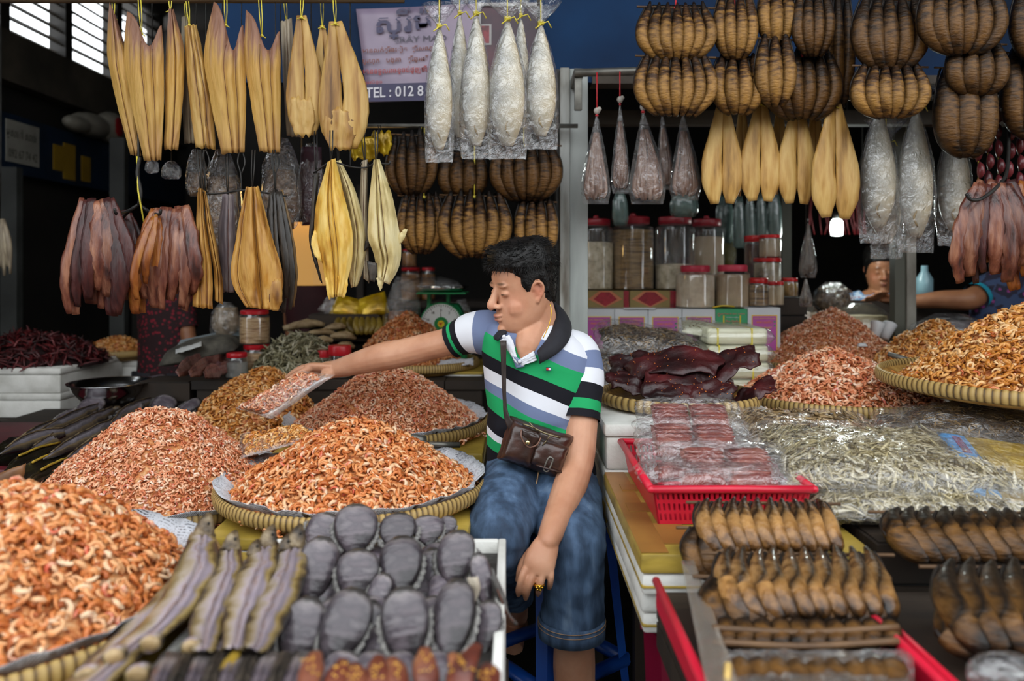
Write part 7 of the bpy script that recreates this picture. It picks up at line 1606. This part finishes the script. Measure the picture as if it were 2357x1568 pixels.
# left arm hanging in front of the body
mb.tube([P(1345, 815, 2.14), P(1341, 900, 2.10), P(1336, 990, 2.06), P(1330, 1060, 2.02), P(1308, 1130, 1.95), P(1282, 1195, 1.87), P(1262, 1243, 1.815), P(1255, 1262, 1.80)], [.048, .048, .0455, .0435, .0430, .0350, .0275, .0180], 18, n=28)
mb.tube([P(1270, 1222, 1.84), P(1260, 1250, 1.81), P(1249, 1276, 1.795), P(1241, 1300, 1.785), P(1238, 1322, 1.78)], [.016, .030, .0362, .0385, .0350], 16, n=12, up=(.15, 1, 0), flat=.50)
finger(mb, [(1210, 1308, 1.780), (1200, 1334, 1.770), (1195, 1354, 1.774), (1193, 1369, 1.786)], .0092, .0080)
finger(mb, [(1230, 1316, 1.776), (1219, 1344, 1.766), (1213, 1362, 1.772), (1210, 1377, 1.786)], .0094, .0082)
finger(mb, [(1250, 1314, 1.776), (1244, 1342, 1.766), (1240, 1358, 1.774), (1238, 1368, 1.794)], .0091, .0079)
finger(mb, [(1268, 1304, 1.782), (1268, 1328, 1.772), (1266, 1344, 1.778), (1264, 1354, 1.794)], .0083, .0072)
finger(mb, [(1226, 1266, 1.810), (1208, 1292, 1.806), (1198, 1314, 1.804), (1193, 1336, 1.808)], .0120, .0092)
# legs
mb.tube([P(1290, 1110, 2.13), P(1312, 1240, 1.92), P(1320, 1330, 1.895), P(1322, 1450, 1.90), P(1322, 1550, 1.93), P(1330, 1700, 1.96), P(1334, 1800, 1.97)], [.075, .055, .052, .050, .0535, .040, .036], 16, n=26)
mb.tube([P(1334, 1800, 1.97)+V(0, .04, -.04), P(1332, 1800, 1.97)+V(0, -.05, -.055), P(1330, 1800, 1.97)+V(0, -.15, -.07)], [.04, .042, .03], 14, n=8, flat=.7)
mb.tube([P(1190, 1110, 2.13), P(1156, 1225, 1.89), P(1170, 1290, 2.05), P(1182, 1370, 2.24), P(1188, 1420, 2.34)], [.075, .048, .046, .045, .036], 16, n=22)
mb.tube([P(1188, 1420, 2.34)+V(0, .03, -.03), P(1188, 1420, 2.34)+V(-.01, -.10, -.05)], [.038, .03], 14, n=6, flat=.7)
me = bake('person', mb, .0028, 6, .5)
man = body_obj('person', me, SK, tuple(base_of(mb.v)), HM, None, label='seated man in a striped polo shirt reaching out with a bag of shrimp', cat='person')
hair_obj(HM, man)
# shirt
SHIRT = [(0, '16161F'), (.001, '16161F')]
def stripe_mat(name, stops, lo, hi):
    return ramp_mat(name, 'stripe', [(max(0, min(1, (p-lo)/(hi-lo))), c) for p, c in stops], .8, True, bump=.25, bscale=30, spec=.2)
BLKS, WHTS, HEA, GRNS = '15151C', 'D9DBE2', '6C7898', '1F9A5C'
TOR = stripe_mat('striped polo knit', [(600, WHTS), (660, BLKS), (700, WHTS), (762, HEA), (801, GRNS), (852, BLKS), (890, WHTS), (922, HEA), (947, GRNS), (988, BLKS), (1030, WHTS), (1046, GRNS), (1072, BLKS)], 600, 1150)
rg = [(1096, 1243, .155, .118, 0), (1050, 1243, .152, .118, 0), (1000, 1244, .148, .119, 0), (940, 1244, .150, .122, 3), (880, 1243, .157, .123, 6), (830, 1241, .165, .120, 9), (795, 1238, .165, .112, 11), (768, 1235, .146, .100, 12), (750, 1232, .112, .086, 12), (738, 1232, .085, .075, 12)]
keys = list(zip(*rg)); n = 40; yy = np.linspace(1096, 738, n); mb = MB(); rs = []; st = []
for y in yy:
    q = [float(np.interp(-y, [-k for k in keys[0]], keys[i])) for i in range(1, 5)]; c = P(q[0], y, 2.15); ring = []; ro = math.radians(q[3])
    for j in range(44):
        a = 2*math.pi*j/44; e = 2/2.4; x = q[1]*math.copysign(abs(math.cos(a))**e, math.cos(a)); d_ = q[2]*math.copysign(abs(math.sin(a))**e, math.sin(a))
        fold = .004*nz(math.cos(a)*2.4, math.sin(a)*2.4, y*.014)+.0035*math.sin(y*.05+4*x/.15)*(y > 960)
        x2 = (abs(x)+fold)*(1 if x > 0 else -1) if abs(x) > .02 else x; d2 = d_-fold*1.5
        p = V(x2*math.cos(ro), d2, -x2*math.sin(ro))+c; ring.append(p)
        pxx = CX+p.x/p.y*F; pyy = HY+(CZ-p.z)/p.y*F; sg = p.x/2.03*F+CX; st.append(((HY+(CZ-p.z)/2.03*F)-.43*(sg-1200)-600+8*nz(p.x*9, p.z*9, 2))/550)
    rs.append(ring)
mb.rings(rs, True, False)
shirt = obj('polo_shirt', mb, TOR, man, attr={'stripe': st}, label='polo shirt striped black, white, green and heather blue')
def sleeve(path, rad, stops, lbn, n=24):
    mb = MB(); mb.tube(path, rad, 26, n=n, caps=False, wob=.05); st = [i//26/(n-1) for i in range(26*n)]
    rin = MB(); 
    o = obj('sleeve', mb, ramp_mat(lbn, 'stripe', stops, .8, True, bump=.25, bscale=30, spec=.2), shirt, attr={'stripe': st}); return o
sleeve([P(1298, 792, 2.15), P(1332, 816, 2.14), P(1342, 868, 2.112), P(1338, 920, 2.088), P(1335, 967, 2.066)], [.050, .058, .0585, .0560, .0540], [(0, WHTS), (.30, HEA), (.46, WHTS), (.60, BLKS), (.78, GRNS), (.905, BLKS)], 'left sleeve stripes')
sleeve([P(1172, 786, 2.16), P(1128, 768, 2.165), P(1090, 766, 2.175), P(1062, 776, 2.19), P(1040, 786, 2.20)], [.060, .066, .060, .054, .0505], [(0, HEA), (.34, HEA), (.42, WHTS), (.64, BLKS), (.80, GRNS), (.88, BLKS)], 'right sleeve stripes')
BLKM = mat('black knit', ['121219', '1A1A22'], .8, 40, var=0, bump=.3); WHM = mat('white placket cotton', ['C8CAD2', 'DCDEE4'], .8, 20, var=0)
def flap(name, L_, R_, d, lean, m, bulge=.006, par=None, nv=14, nu=8, thick=.004): mb = MB(); slab(mb, L_, R_, d, bulge, (), nv=nv, nu=nu, thick=thick, lean=lean, wave=.6); return obj(name, mb, m, par or shirt)
# collar: a turned-down band running round the neck to both points
UP = [(1166, 766, 2.055), (1172, 742, 2.10), (1190, 714, 2.17), (1225, 696, 2.215), (1258, 690, 2.205), (1276, 704, 2.16), (1279, 730, 2.11), (1269, 760, 2.07), (1255, 785, 2.042), (1236, 808, 2.022)]
LO = [(1146, 784, 2.035), (1136, 772, 2.075), (1160, 738, 2.17), (1220, 716, 2.265), (1284, 706, 2.255), (1310, 733, 2.185), (1316, 760, 2.11), (1306, 788, 2.055), (1280, 814, 2.022), (1242, 836, 2.008)]
mb = MB(); cu = curve([tuple(P(*q)) for q in UP], 44); cl = curve([tuple(P(*q)) for q in LO], 44); g0 = []; g1 = []
for i in range(44):
    r0 = [cu[i].lerp(cl[i], k/6)+V(0, -.010*math.sin(math.pi*k/6), .006*math.sin(math.pi*k/6)) for k in range(7)]; g0.append(r0); g1.append([p+V(0, .004, -.003) for p in r0])
mb.shell(g0, g1); obj('collar', mb, BLKM, shirt)
flap('placket', [(1150, 784), (1160, 796), (1172, 812), (1184, 832)], [(1172, 770), (1182, 788), (1186, 806), (1194, 842)], 2.035, -.012, WHM)
flap('placket', [(1198, 826), (1196, 834), (1200, 843)], [(1228, 808), (1233, 820), (1236, 830)], 2.026, -.004, WHM)
flap('placket', [(1172, 812), (1182, 832), (1188, 848)], [(1190, 822), (1202, 832), (1208, 844)], 2.028, -.004, mat('heather placket', ['5C6888', '76829E'], .8, 60, var=0))
for x, y, d in ((1196, 832, 2.018), (1160, 775, 2.02)):
    mb = MB(); mb.lathe([(.001, 0), (.005, 0), (.005, .002), (.001, .002)], (0, 0, 0), 14); mb.v = [tuple(P(x, y, d)+V(p[0], -p[2], p[1])) for p in mb.v]; obj('button', mb, WHM, shirt)
for nm_, x0, x1, m in (('emblem_navy', 1257.0, 1268.5, NAVY), ('emblem_red', 1257.6, 1262.6, REDE), ('emblem_white', 1262.6, 1267.8, WHM)):
    k = 0 if 'navy' in nm_ else .8; y0_, y1_ = (846, 854) if 'navy' in nm_ else (847.6, 852.4); dd = 2.018-.001*(k > 0); a = P(x0, y1_, dd); b = P(x1, y0_, dd); obj(nm_, MB().box((a.x, dd, a.z), (b.x, dd+.006, b.z)), m, shirt, smooth=False)
# jeans
mb = MB(); mb.ell(P(1243, 1105, 2.15), (.158, .125, .125), n=22)
mb.tube([P(1195, 1105, 2.13), P(1168, 1160, 2.0), P(1150, 1215, 1.87), P(1146, 1240, 1.845)], [.102, .094, .080, .076], 20, n=14)
mb.tube([P(1146, 1232, 1.85), P(1152, 1262, 1.89), P(1166, 1300, 2.02), P(1180, 1360, 2.20)], [.076, .073, .070, .066], 20, n=12)
mb.tube([P(1290, 1110, 2.13), P(1304, 1170, 2.01), P(1314, 1240, 1.905), P(1318, 1262, 1.89)], [.102, .096, .086, .082], 20, n=14)
mb.tube([P(1317, 1250, 1.893), P(1320, 1330, 1.888), P(1318, 1400, 1.895), P(1316, 1446, 1.90)], [.084, .078, .0775, .0800], 22, n=12)
mb.ell(P(1147, 1240, 1.852), (.080, .080, .080), n=20); mb.ell(P(1317, 1256, 1.895), (.086, .086, .086), n=20)
me = bake('jeans', mb, .005, 6, .5)
DEN = mat('blue denim', ['182436', '2C4058', '4A6280', '7288A0'], .8, 9, (3.5, 3.5, .9), bump=.6, bscale=60, var=0, lo=.22, hi=.80, dist=.002, detail=6)
nv_ = len(me.vertices); co = np.empty(nv_*3, np.float32); me.vertices.foreach_get('co', co); co = co.reshape(-1, 3); no_ = np.empty(nv_*3, np.float32); me.vertices.foreach_get('normal', no_); no_ = no_.reshape(-1, 3)
for k in range(nv_):   # folds
    x, y, z = co[k]; f_ = .0075*nz(x*9+z*10, y*9, z*17-x*9)+.004*nz(x*26, y*20, z*34+x*12); co[k] += no_[k]*f_
me.vertices.foreach_set('co', co.ravel())
jo = body_obj('jeans', me, DEN, tuple(man.location), None, man)
SEAM = mat('orange seam thread', ['8A6A4C', 'A98862'], .7); 
for pts in (((1240, 1085, 2.005), (1234, 1115, 1.99), (1222, 1150, 1.975)),):
    mb = MB(); mb.tube([P(*q) for q in pts], .002, 5, n=10); obj('seam', mb, SEAM, jo)
mb = MB(); c = P(1316, 1449, 1.90); 
mb.lathe([(.078, .0), (.0835, .001), (.0845, .022), (.0835, .046), (.079, .047), (.076, .02)], c-V(0, 0, .014), 40); obj('hem', mb, DEN, jo)
mb = MB(); 
for z in (.028, .038): mb.lathe([(.0843, z), (.0856, z+.0008), (.0843, z+.0016)], c-V(0, 0, .014), 40)
obj('hem_stitching', mb, SEAM, jo)
mb = MB(); mb.lathe([(.0128, -.004), (.0142, 0), (.0128, .004)], (0, 0, 0), 20); mb.ell(V(0, -.0145, 0), (.008, .005, .007), n=12); 
for k in range(6): a = k; mb.ell(V(.007*math.cos(a), -.017, .006*math.sin(a)), (.0028, .0028, .0028), n=8)
rp = P(1241, 1347, 1.768); mb.v = [tuple(V(p[0], p[1], p[2])*.95+rp) for p in mb.v]; obj('gold_ring', mb, mat('gold', ['C8962A', 'E0B448'], .25, 30, metal=1, var=0), man, label='chunky gold ring')
mb = MB(); mb.tube([P(1266, 700, 2.06), P(1269, 716, 2.055), P(1266, 740, 2.05), P(1258, 762, 2.045), P(1250, 778, 2.04)], .0014, 5, n=24, wob=.5); obj('necklace', mb, MATS['gold'], man)
# waist pouch (hangs on the man: a thing of its own)
LEA = mat('dark brown leather', ['1C0E0A', '33201A', '4A2C24'], .32, 16, bump=.35, bscale=60, coat=.3, var=0)
t = thing('waist_pouch', P(1225, 1085, 1.99), 'dark brown leather waist pouch with flap, zips and strap worn by the seated man', 'bag')
M_ = Rxyz(80, 0, 0) @ Rxyz(0, 0, -18)
mb = MB(); pillow(mb, P(1232, 1030, 2.008), .088, .058, .030, M_, 16, 5, 2, .9); obj('pouch_body', mb, LEA, t)
mb = MB(); pillow(mb, P(1200, 1022, 1.975), .040, .050, .022, M_, 14, 4, 3, .9); obj('front_pocket', mb, LEA, t)
mb = MB(); pillow(mb, P(1262, 1048, 1.972), .044, .036, .022, M_, 14, 4, 4, .9); obj('side_pocket', mb, LEA, t)
mb = MB(); slab(mb, [(1201, 988), (1199, 1004), (1208, 1022), (1218, 1029)], [(1241, 1000), (1245, 1010), (1236, 1024), (1222, 1029)], 1.962, .010, (), nv=12, nu=12, thick=.004, wave=.3); fo = obj('flap', mb, LEA, t)
mb = MB(); mb.tube([P(1200, 990, 1.957), P(1200, 1006, 1.951), P(1209, 1023, 1.951), P(1220, 1030, 1.953), P(1236, 1024, 1.951), P(1245, 1008, 1.955)], .0022, 6, n=24); obj('stitched_edge', mb, mat('leather edge', ['5A3C30', '7A5848'], .4), fo)
mb = MB(); mb.ell(P(1214.5, 1019, 1.947), (.0062, .004, .0062), n=14); obj('snap_button', mb, mat('brass', ['C8B878', 'E0D4A0'], .25, 20, metal=1, var=0), fo)
ZIP = mat('brass zip', ['6A5E44', '8E8264'], .35, 40, metal=.8)
for p0, p1 in (((1218, 972), (1236, 992)), ((1258, 1014), (1266, 1002)), ((1248, 1026), (1258, 1014))): mb = MB(); a = P(*p0, 1.955); b = P(*p1, 1.955); mb.tube([a, b], .003, 6, flat=.5); obj('zip_puller', mb, ZIP, t)
mb = MB(); mb.tube([P(1204, 976, 1.975), P(1226, 984, 1.965), P(1256, 998, 1.962), P(1290, 1008, 1.975)], .0028, 6, n=16); obj('zip', mb, ZIP, t)
mb = MB(); bk = [(1252, 1078), (1263, 1054), (1272, 1056), (1272, 1062), (1262, 1084), (1253, 1084), (1252, 1078)]; mb.tube([P(x, y, 1.945) for x, y in bk], .0022, 6, n=26); obj('buckle', mb, STEEL, t)
mb = MB(); mb.tube([P(1236, 1070, 1.955), P(1260, 1078, 1.945), P(1292, 1086, 1.96)], .007, 8, n=9, flat=.4); obj('buckle_strap', mb, LEA, t)
mb = MB(); slab(mb, [(1151, 784), (1154, 860), (1157, 920), (1160, 960), (1172, 992), (1190, 1012)], [(1166, 784), (1165, 860), (1166, 920), (1172, 956), (1192, 984), (1212, 992)], 2.016, .002, (), nv=30, nu=6, thick=.003, wave=.3, lean=-.024); obj('strap', mb, mat('matt brown leather strap', ['1C100B', '2E1C15'], .55, 16, var=0), t)
# blue stool
BLU = mat('blue plastic stool', ['0B3A8A', '1450AA'], .38, 6, var=0)
sx_, sy_ = .115, 2.15; t = thing('plastic_stool', V(sx_, sy_, 0), 'blue plastic stool under the seated man', 'stool')
obj('seat', MB().box((sx_-.135, sy_-.135, .675), (sx_+.135, sy_+.135, .715), M=Matrix.Translation((sx_, sy_, 0)) @ Matrix.Rotation(math.radians(38), 4, 'Z') @ Matrix.Translation((-sx_, -sy_, 0))), BLU, t, bevel=.012)
cor = []
for k in range(4):
    a = math.radians(-97+90*k); tp_ = V(sx_+.165*math.cos(a), sy_+.165*math.sin(a), .69); bt = V(sx_+.235*math.cos(a), sy_+.235*math.sin(a), 0); cor.append((tp_, bt)); mb = MB()
    tg = V(-math.sin(a), math.cos(a), 0); nr = V(math.cos(a), math.sin(a), 0)
    for z0_ in (0,):
        q = [tp_+tg*.036-nr*.02, tp_+nr*.004, tp_-tg*.036-nr*.02, tp_-nr*.012]; b4 = [bt+tg*.026-nr*.014, bt+nr*.004, bt-tg*.026-nr*.014, bt-nr*.01]
        mb.add(q+b4, [(0, 1, 2, 3), (7, 6, 5, 4), (0, 4, 5, 1), (1, 5, 6, 2), (2, 6, 7, 3), (3, 7, 4, 0)])
    obj('leg', mb, BLU, t, smooth=False)
for k in range(4):
    a = cor[k][0].lerp(cor[k][1], .55); b = cor[(k+1) % 4][0].lerp(cor[(k+1) % 4][1], .55); mb = MB(); mb.tube([a, b], .02, 8, up=(0, 0, 1), flat=1, caps=True); mb.v = [(p[0], p[1], a.z+(p[2]-a.z)*.9) for p in mb.v]; obj('brace', mb, BLU, t)
# bag of shrimp in his hand, and the one lying between the heaps
def shrimp_bag(lb, TL, TR, BR, BL_, d, puff, n, seed, foldw=.16, lean=0, m=SH_PINK):
    t = thing('shrimp_bag', P((BL_[0]+BR[0])/2, max(BL_[1], BR[1]), d), lb, 'bag of shrimp')
    def S(u, v, k): 
        x = lerp(lerp(TL[0], TR[0], u), lerp(BL_[0], BR[0], u), v); y = lerp(lerp(TL[1], TR[1], u), lerp(BL_[1], BR[1], u), v); q = (max(0, 1-abs(2*u-1)**3)*max(0, 1-abs(2*v-1)**3))**.5
        return P(x, y, d-lean*v-k*puff*q)
    rng = np.random.default_rng(seed); pos = np.empty((n, 3)); nr = np.tile(np.array([0, -.75, .65]), (n, 1))
    for i in range(n): u, v = rng.uniform(.05, .95), rng.uniform(.04, 1-foldw); pos[i] = S(u, v, rng.uniform(.55, .92))
    bmb = MB(); g0 = [[S(j/14, i/14*(1-foldw*.8), .6) for j in range(15)] for i in range(15)]; g1 = [[S(j/14, i/14*(1-foldw*.8), -.5) for j in range(15)] for i in range(15)]; bmb.shell(g0, g1)
    me = scatter_mesh('shrimp', *PR[1], pos, rotmats(rng, n, nr, .5), .019*(.7+.5*rng.random(n)), rng.random(n), bmb, [m, SH_BASE], t.location); o = bpy.data.objects.new('shrimp', me); col.objects.link(o); o.parent = t; o['kind'] = 'stuff'
    mb = MB(); g0 = [[S(-.03+1.06*j/24, -.04+1.05*i/24, 1.12)+V(0, .004*nz(i*.5, j*.5, seed), 0) for j in range(25)] for i in range(25)]; g1 = [[S(-.03+1.06*j/24, -.04+1.05*i/24, -.7) for j in range(25)] for i in range(25)]; mb.shell(g0, g1); obj('plastic_bag', mb, FILM_F, t)
    mb = MB(); g0 = [[S(j/20, lerp(1-foldw*1.25, 1.02, i/6), .3)+V(0, -.014-.006*math.sin(math.pi*i/6), .002*nz(j*.6, i*.6, seed)) for j in range(21)] for i in range(7)]; mb.shell(g0, [[p+V(0, .0015, 0) for p in r] for r in g0]); obj('folded_edge', mb, film('glossy folded plastic', body=.18, rough=.12, wr=20, bump=.8, haze=(.80, .74, .72)), t)
shrimp_bag('clear bag of small shrimp held out in the man\'s hand', (548, 938), (690, 856), (766, 866), (628, 962), 2.36, .035, 520, 5, foldw=.26, lean=.05)
shrimp_bag('clear bag of shrimp lying between the front heaps', (556, 1000), (690, 978), (742, 1004), (560, 1052), 2.25, .03, 380, 6, foldw=.10, lean=.12, m=SH_GOLD)

# ---- background people
def simple_person(lb, hc, yaw, pitch, skin, shirt_m, rings, arms, hair_style, hs=1.0, sleeves=(), legs=None, collar=None):
    HM = headM(hc, yaw, pitch, 0, hs); mb = MB(); head_pieces(mb, HM); r0 = rings[0]; nb = V(r0[0], r0[1], r0[2])
    mb.tube([HM @ V(-.02, 0, -.03), HM @ V(-.025, 0, -.09), V(r0[0], r0[1], r0[2])], [.052, .05, .06], 14, n=8)
    mb.tube([V(*r[:3]) for r in rings], [max(.02, min(r[3], .17)*.72) for r in rings], 14, n=10, flat=.7, up=(0, 1, 0))
    for a in arms:
        mb.tube([V(*p) for p in a[0]], a[1], 14, n=18)
        if len(a) > 2:
            h0 = V(*a[0][-1]); dv = (h0-V(*a[0][-2])).normalized(); sd = dv.cross(V(0, 0, 1)).normalized(); mb.tube([h0-dv*.01, h0+dv*.05, h0+dv*.085], [.028, .036, .032], 12, n=6, up=(0, 0, 1), flat=.45)
            for k in range(4): b = h0+dv*.08+sd*(.024-.016*k); mb.tube([b, b+dv*.035-V(0, 0, .004), b+dv*(.062-.006*abs(k-1.4))-V(0, 0, .016)], [.0095, .009, .007], 8, n=7)
            b = h0+dv*.02+sd*.032; mb.tube([b, b+dv*.03+sd*.016, b+dv*.055+sd*.018-V(0, 0, .006)], [.012, .0105, .008], 8, n=7)
    rl_ = rings[-1]
    for s in (-1, 1): mb.tube([V(rl_[0]+s*.085, rl_[1], rl_[2]), V(rl_[0]+s*.09, rl_[1]-.02, .45), V(rl_[0]+s*.09, rl_[1], .06)], [.085, .06, .045], 12, n=10); mb.tube([V(rl_[0]+s*.09, rl_[1]+.04, .035), V(rl_[0]+s*.09, rl_[1]-.14, .03)], [.04, .03], 10, n=5, flat=.7)
    me = bake('person', mb, .006, 4, .45); o = body_obj('person', me, skin, tuple(base_of(mb.v)), HM, None, label=lb, cat='person'); hair_obj(HM, o, style=hair_style, nst=300)
    mb = MB(); rs = []
    for r in rings:
        q = []
        for j in range(28): a = 2*math.pi*j/28; q.append(V(r[0]+r[3]*math.cos(a), r[1]+r[4]*math.sin(a), r[2]+.006*nz(j*.7, r[2]*9, 2)))
        rs.append(q)
    pts = []; mb.rings(rs, True, False); so = obj('shirt', mb, shirt_m, o)
    for p, r in sleeves: mb = MB(); mb.tube([V(*q) for q in p], r, 18, n=10, caps=False); obj('sleeve', mb, shirt_m, so)
    mb = MB()
    for s in (-1, 1): mb.tube([V(rl_[0]+s*.07, rl_[1], rl_[2]+.06), V(rl_[0]+s*.09, rl_[1]-.02, .45), V(rl_[0]+s*.09, rl_[1], .12)], [.105, .085, .07], 14, n=10)
    obj('trousers', mb, mat('dark trousers', ['14141A', '22222A'], .8), o)
    return o
def spot_mat(name, base, spot, scale, thr, spot2=None):
    if name in MATS: return MATS[name]
    m, N, L, b = nt(name); MATS[name] = m; b.inputs['Roughness'].default_value = .8; tc = N.new('ShaderNodeTexCoord'); vo = N.new('ShaderNodeTexVoronoi'); vo.inputs['Scale'].default_value = scale; L.new(tc.outputs['Object'], vo.inputs['Vector'])
    r = N.new('ShaderNodeValToRGB'); e = r.color_ramp.elements; e[0].position = thr; e[0].color = rgb(spot); e[1].position = thr+.08; e[1].color = rgb(base); L.new(vo.outputs['Distance'], r.inputs[0]); out = r.outputs[0]
    if spot2:
        r2 = N.new('ShaderNodeMix'); r2.data_type = 'RGBA'; se = N.new('ShaderNodeSeparateXYZ'); L.new(vo.outputs['Color'], se.inputs[0]); gt = N.new('ShaderNodeMath'); gt.operation = 'GREATER_THAN'; gt.inputs[1].default_value = .55; L.new(se.outputs[0], gt.inputs[0]); L.new(gt.outputs[0], r2.inputs[0]); L.new(out, r2.inputs[6]); r2.inputs[7].default_value = rgb(spot2); out = r2.outputs[2]
    L.new(out, b.inputs['Base Color']); return m
def W(x, y, d): return tuple(P(x, y, d))
# woman behind the counter
D = 4.22; c = P(2026, 622, D)
simple_person('woman in a small-checked blue and white shirt behind the counter', c, 12, 8, SKD, spot_mat('checked blouse', 'A8B4C4', '8A4A5A', 55, .25, '5A7EA4'),
    [W(2024, 672, D)+(.07, .06), W(2020, 684, D)+(.14, .09), W(2018, 700, D)+(.175, .105), W(2018, 740, D)+(.17, .11), W(2018, 800, D)+(.16, .11), (P(2018, 0, D).x, D, .85, .17, .12)],
    [([W(1965, 700, D), W(1955, 735, D-.05), W(1975, 712, D-.16), W(1998, 696, D-.22)], [.042, .04, .036, .026], 1), ([W(2080, 700, D), W(2100, 740, D-.05), W(2070, 712, D-.16), W(2050, 694, D-.2)], [.042, .04, .036, .026], 1)], 'woman', .95,
    sleeves=[([W(1985, 692, D), W(1962, 702, D), W(1956, 726, D-.02)], [.06, .062, .058]), ([W(2052, 692, D), W(2080, 702, D), W(2092, 726, D-.02)], [.06, .062, .058])])
# woman with patterned top reaching left
D = 3.82; c = P(2318, 560, D)
simple_person('woman in a purple patterned top with turquoise cuffs reaching across at right', c, 60, 10, SKD, spot_mat('purple patterned top', '17122A', '7A2A6A', 26, .22, '2A3A5A'),
    [W(2316, 622, D)+(.07, .06), W(2314, 640, D)+(.14, .09), W(2312, 665, D)+(.17, .11), W(2308, 720, D)+(.155, .11), W(2306, 790, D)+(.15, .11), (P(2306, 0, D).x, D, .85, .165, .12)],
    [([W(2262, 672, D), W(2230, 690, D-.05), W(2165, 690, D+.0), W(2110, 694, D+.06), W(2062, 692, D+.12)], [.052, .054, .046, .036, .026], 1), ([W(2360, 680, D), W(2385, 760, D), W(2360, 800, D-.1)], [.045, .04, .03])], 'woman', .95,
    sleeves=[([W(2290, 660, D), W(2266, 672, D), W(2248, 682, D-.03)], [.062, .068, .066]), ([W(2340, 660, D), W(2362, 684, D), W(2370, 720, D)], [.06, .062, .058])])
mb = MB(); mb.tube([P(2254, 679, D-.024), P(2246, 683, D-.034)], .069, 20, caps=False, n=3); obj('cuff', mb, mat('turquoise cuff', ['0E6A80', '1A8AA0'], .6), bpy.data.objects['person.002'])
# person in a red dotted shirt at left
D = 4.0; c = P(388, 600, D)
simple_person('person in a dark red dotted shirt standing behind the hanging meat', c, 190, 0, SKD, spot_mat('dark red dotted cloth', '22050A', '7A0E22', 48, .30),
    [W(388, 655, D)+(.07, .06), W(386, 672, D)+(.13, .09), W(384, 700, D)+(.155, .10), W(384, 770, D)+(.145, .10), W(384, 840, D)+(.15, .10), (P(384, 0, D).x, D, .80, .16, .11)],
    [([W(420, 690, D), W(432, 770, D-.04), W(440, 790, D-.06)], [.045, .04, .034], 1), ([W(345, 690, D), W(340, 770, D), W(345, 830, D)], [.045, .04, .034])], 'woman', 1.0,
    sleeves=[([W(405, 682, D), W(420, 700, D), W(430, 756, D-.03)], [.06, .062, .056]), ([W(360, 682, D), W(346, 700, D), W(342, 750, D)], [.06, .062, .056])])
D = 4.6; c = P(716, 610, D)
simple_person('person in dark red and navy mostly hidden behind the golden fish', c, 180, 0, SKD, mat('dark maroon cloth', ['2A070C', '3C0B12'], .8),
    [W(716, 650, D)+(.07, .06), W(716, 664, D)+(.14, .09), W(716, 690, D)+(.165, .10), W(716, 730, D)+(.155, .10), W(716, 770, D)+(.16, .10), (P(716, 0, D).x, D, .82, .165, .11)],
    [([W(672, 680, D), W(668, 730, D), W(672, 775, D-.05)], [.045, .04, .034], 1), ([W(760, 680, D), W(766, 730, D), W(760, 775, D-.05)], [.045, .04, .034], 1)], 'woman', 1.0,
    sleeves=[([W(690, 672, D), W(674, 684, D), W(670, 710, D)], [.06, .062, .056]), ([W(742, 672, D), W(758, 684, D), W(764, 710, D)], [.06, .062, .056])])
scene.cycles.transparent_max_bounces = 20
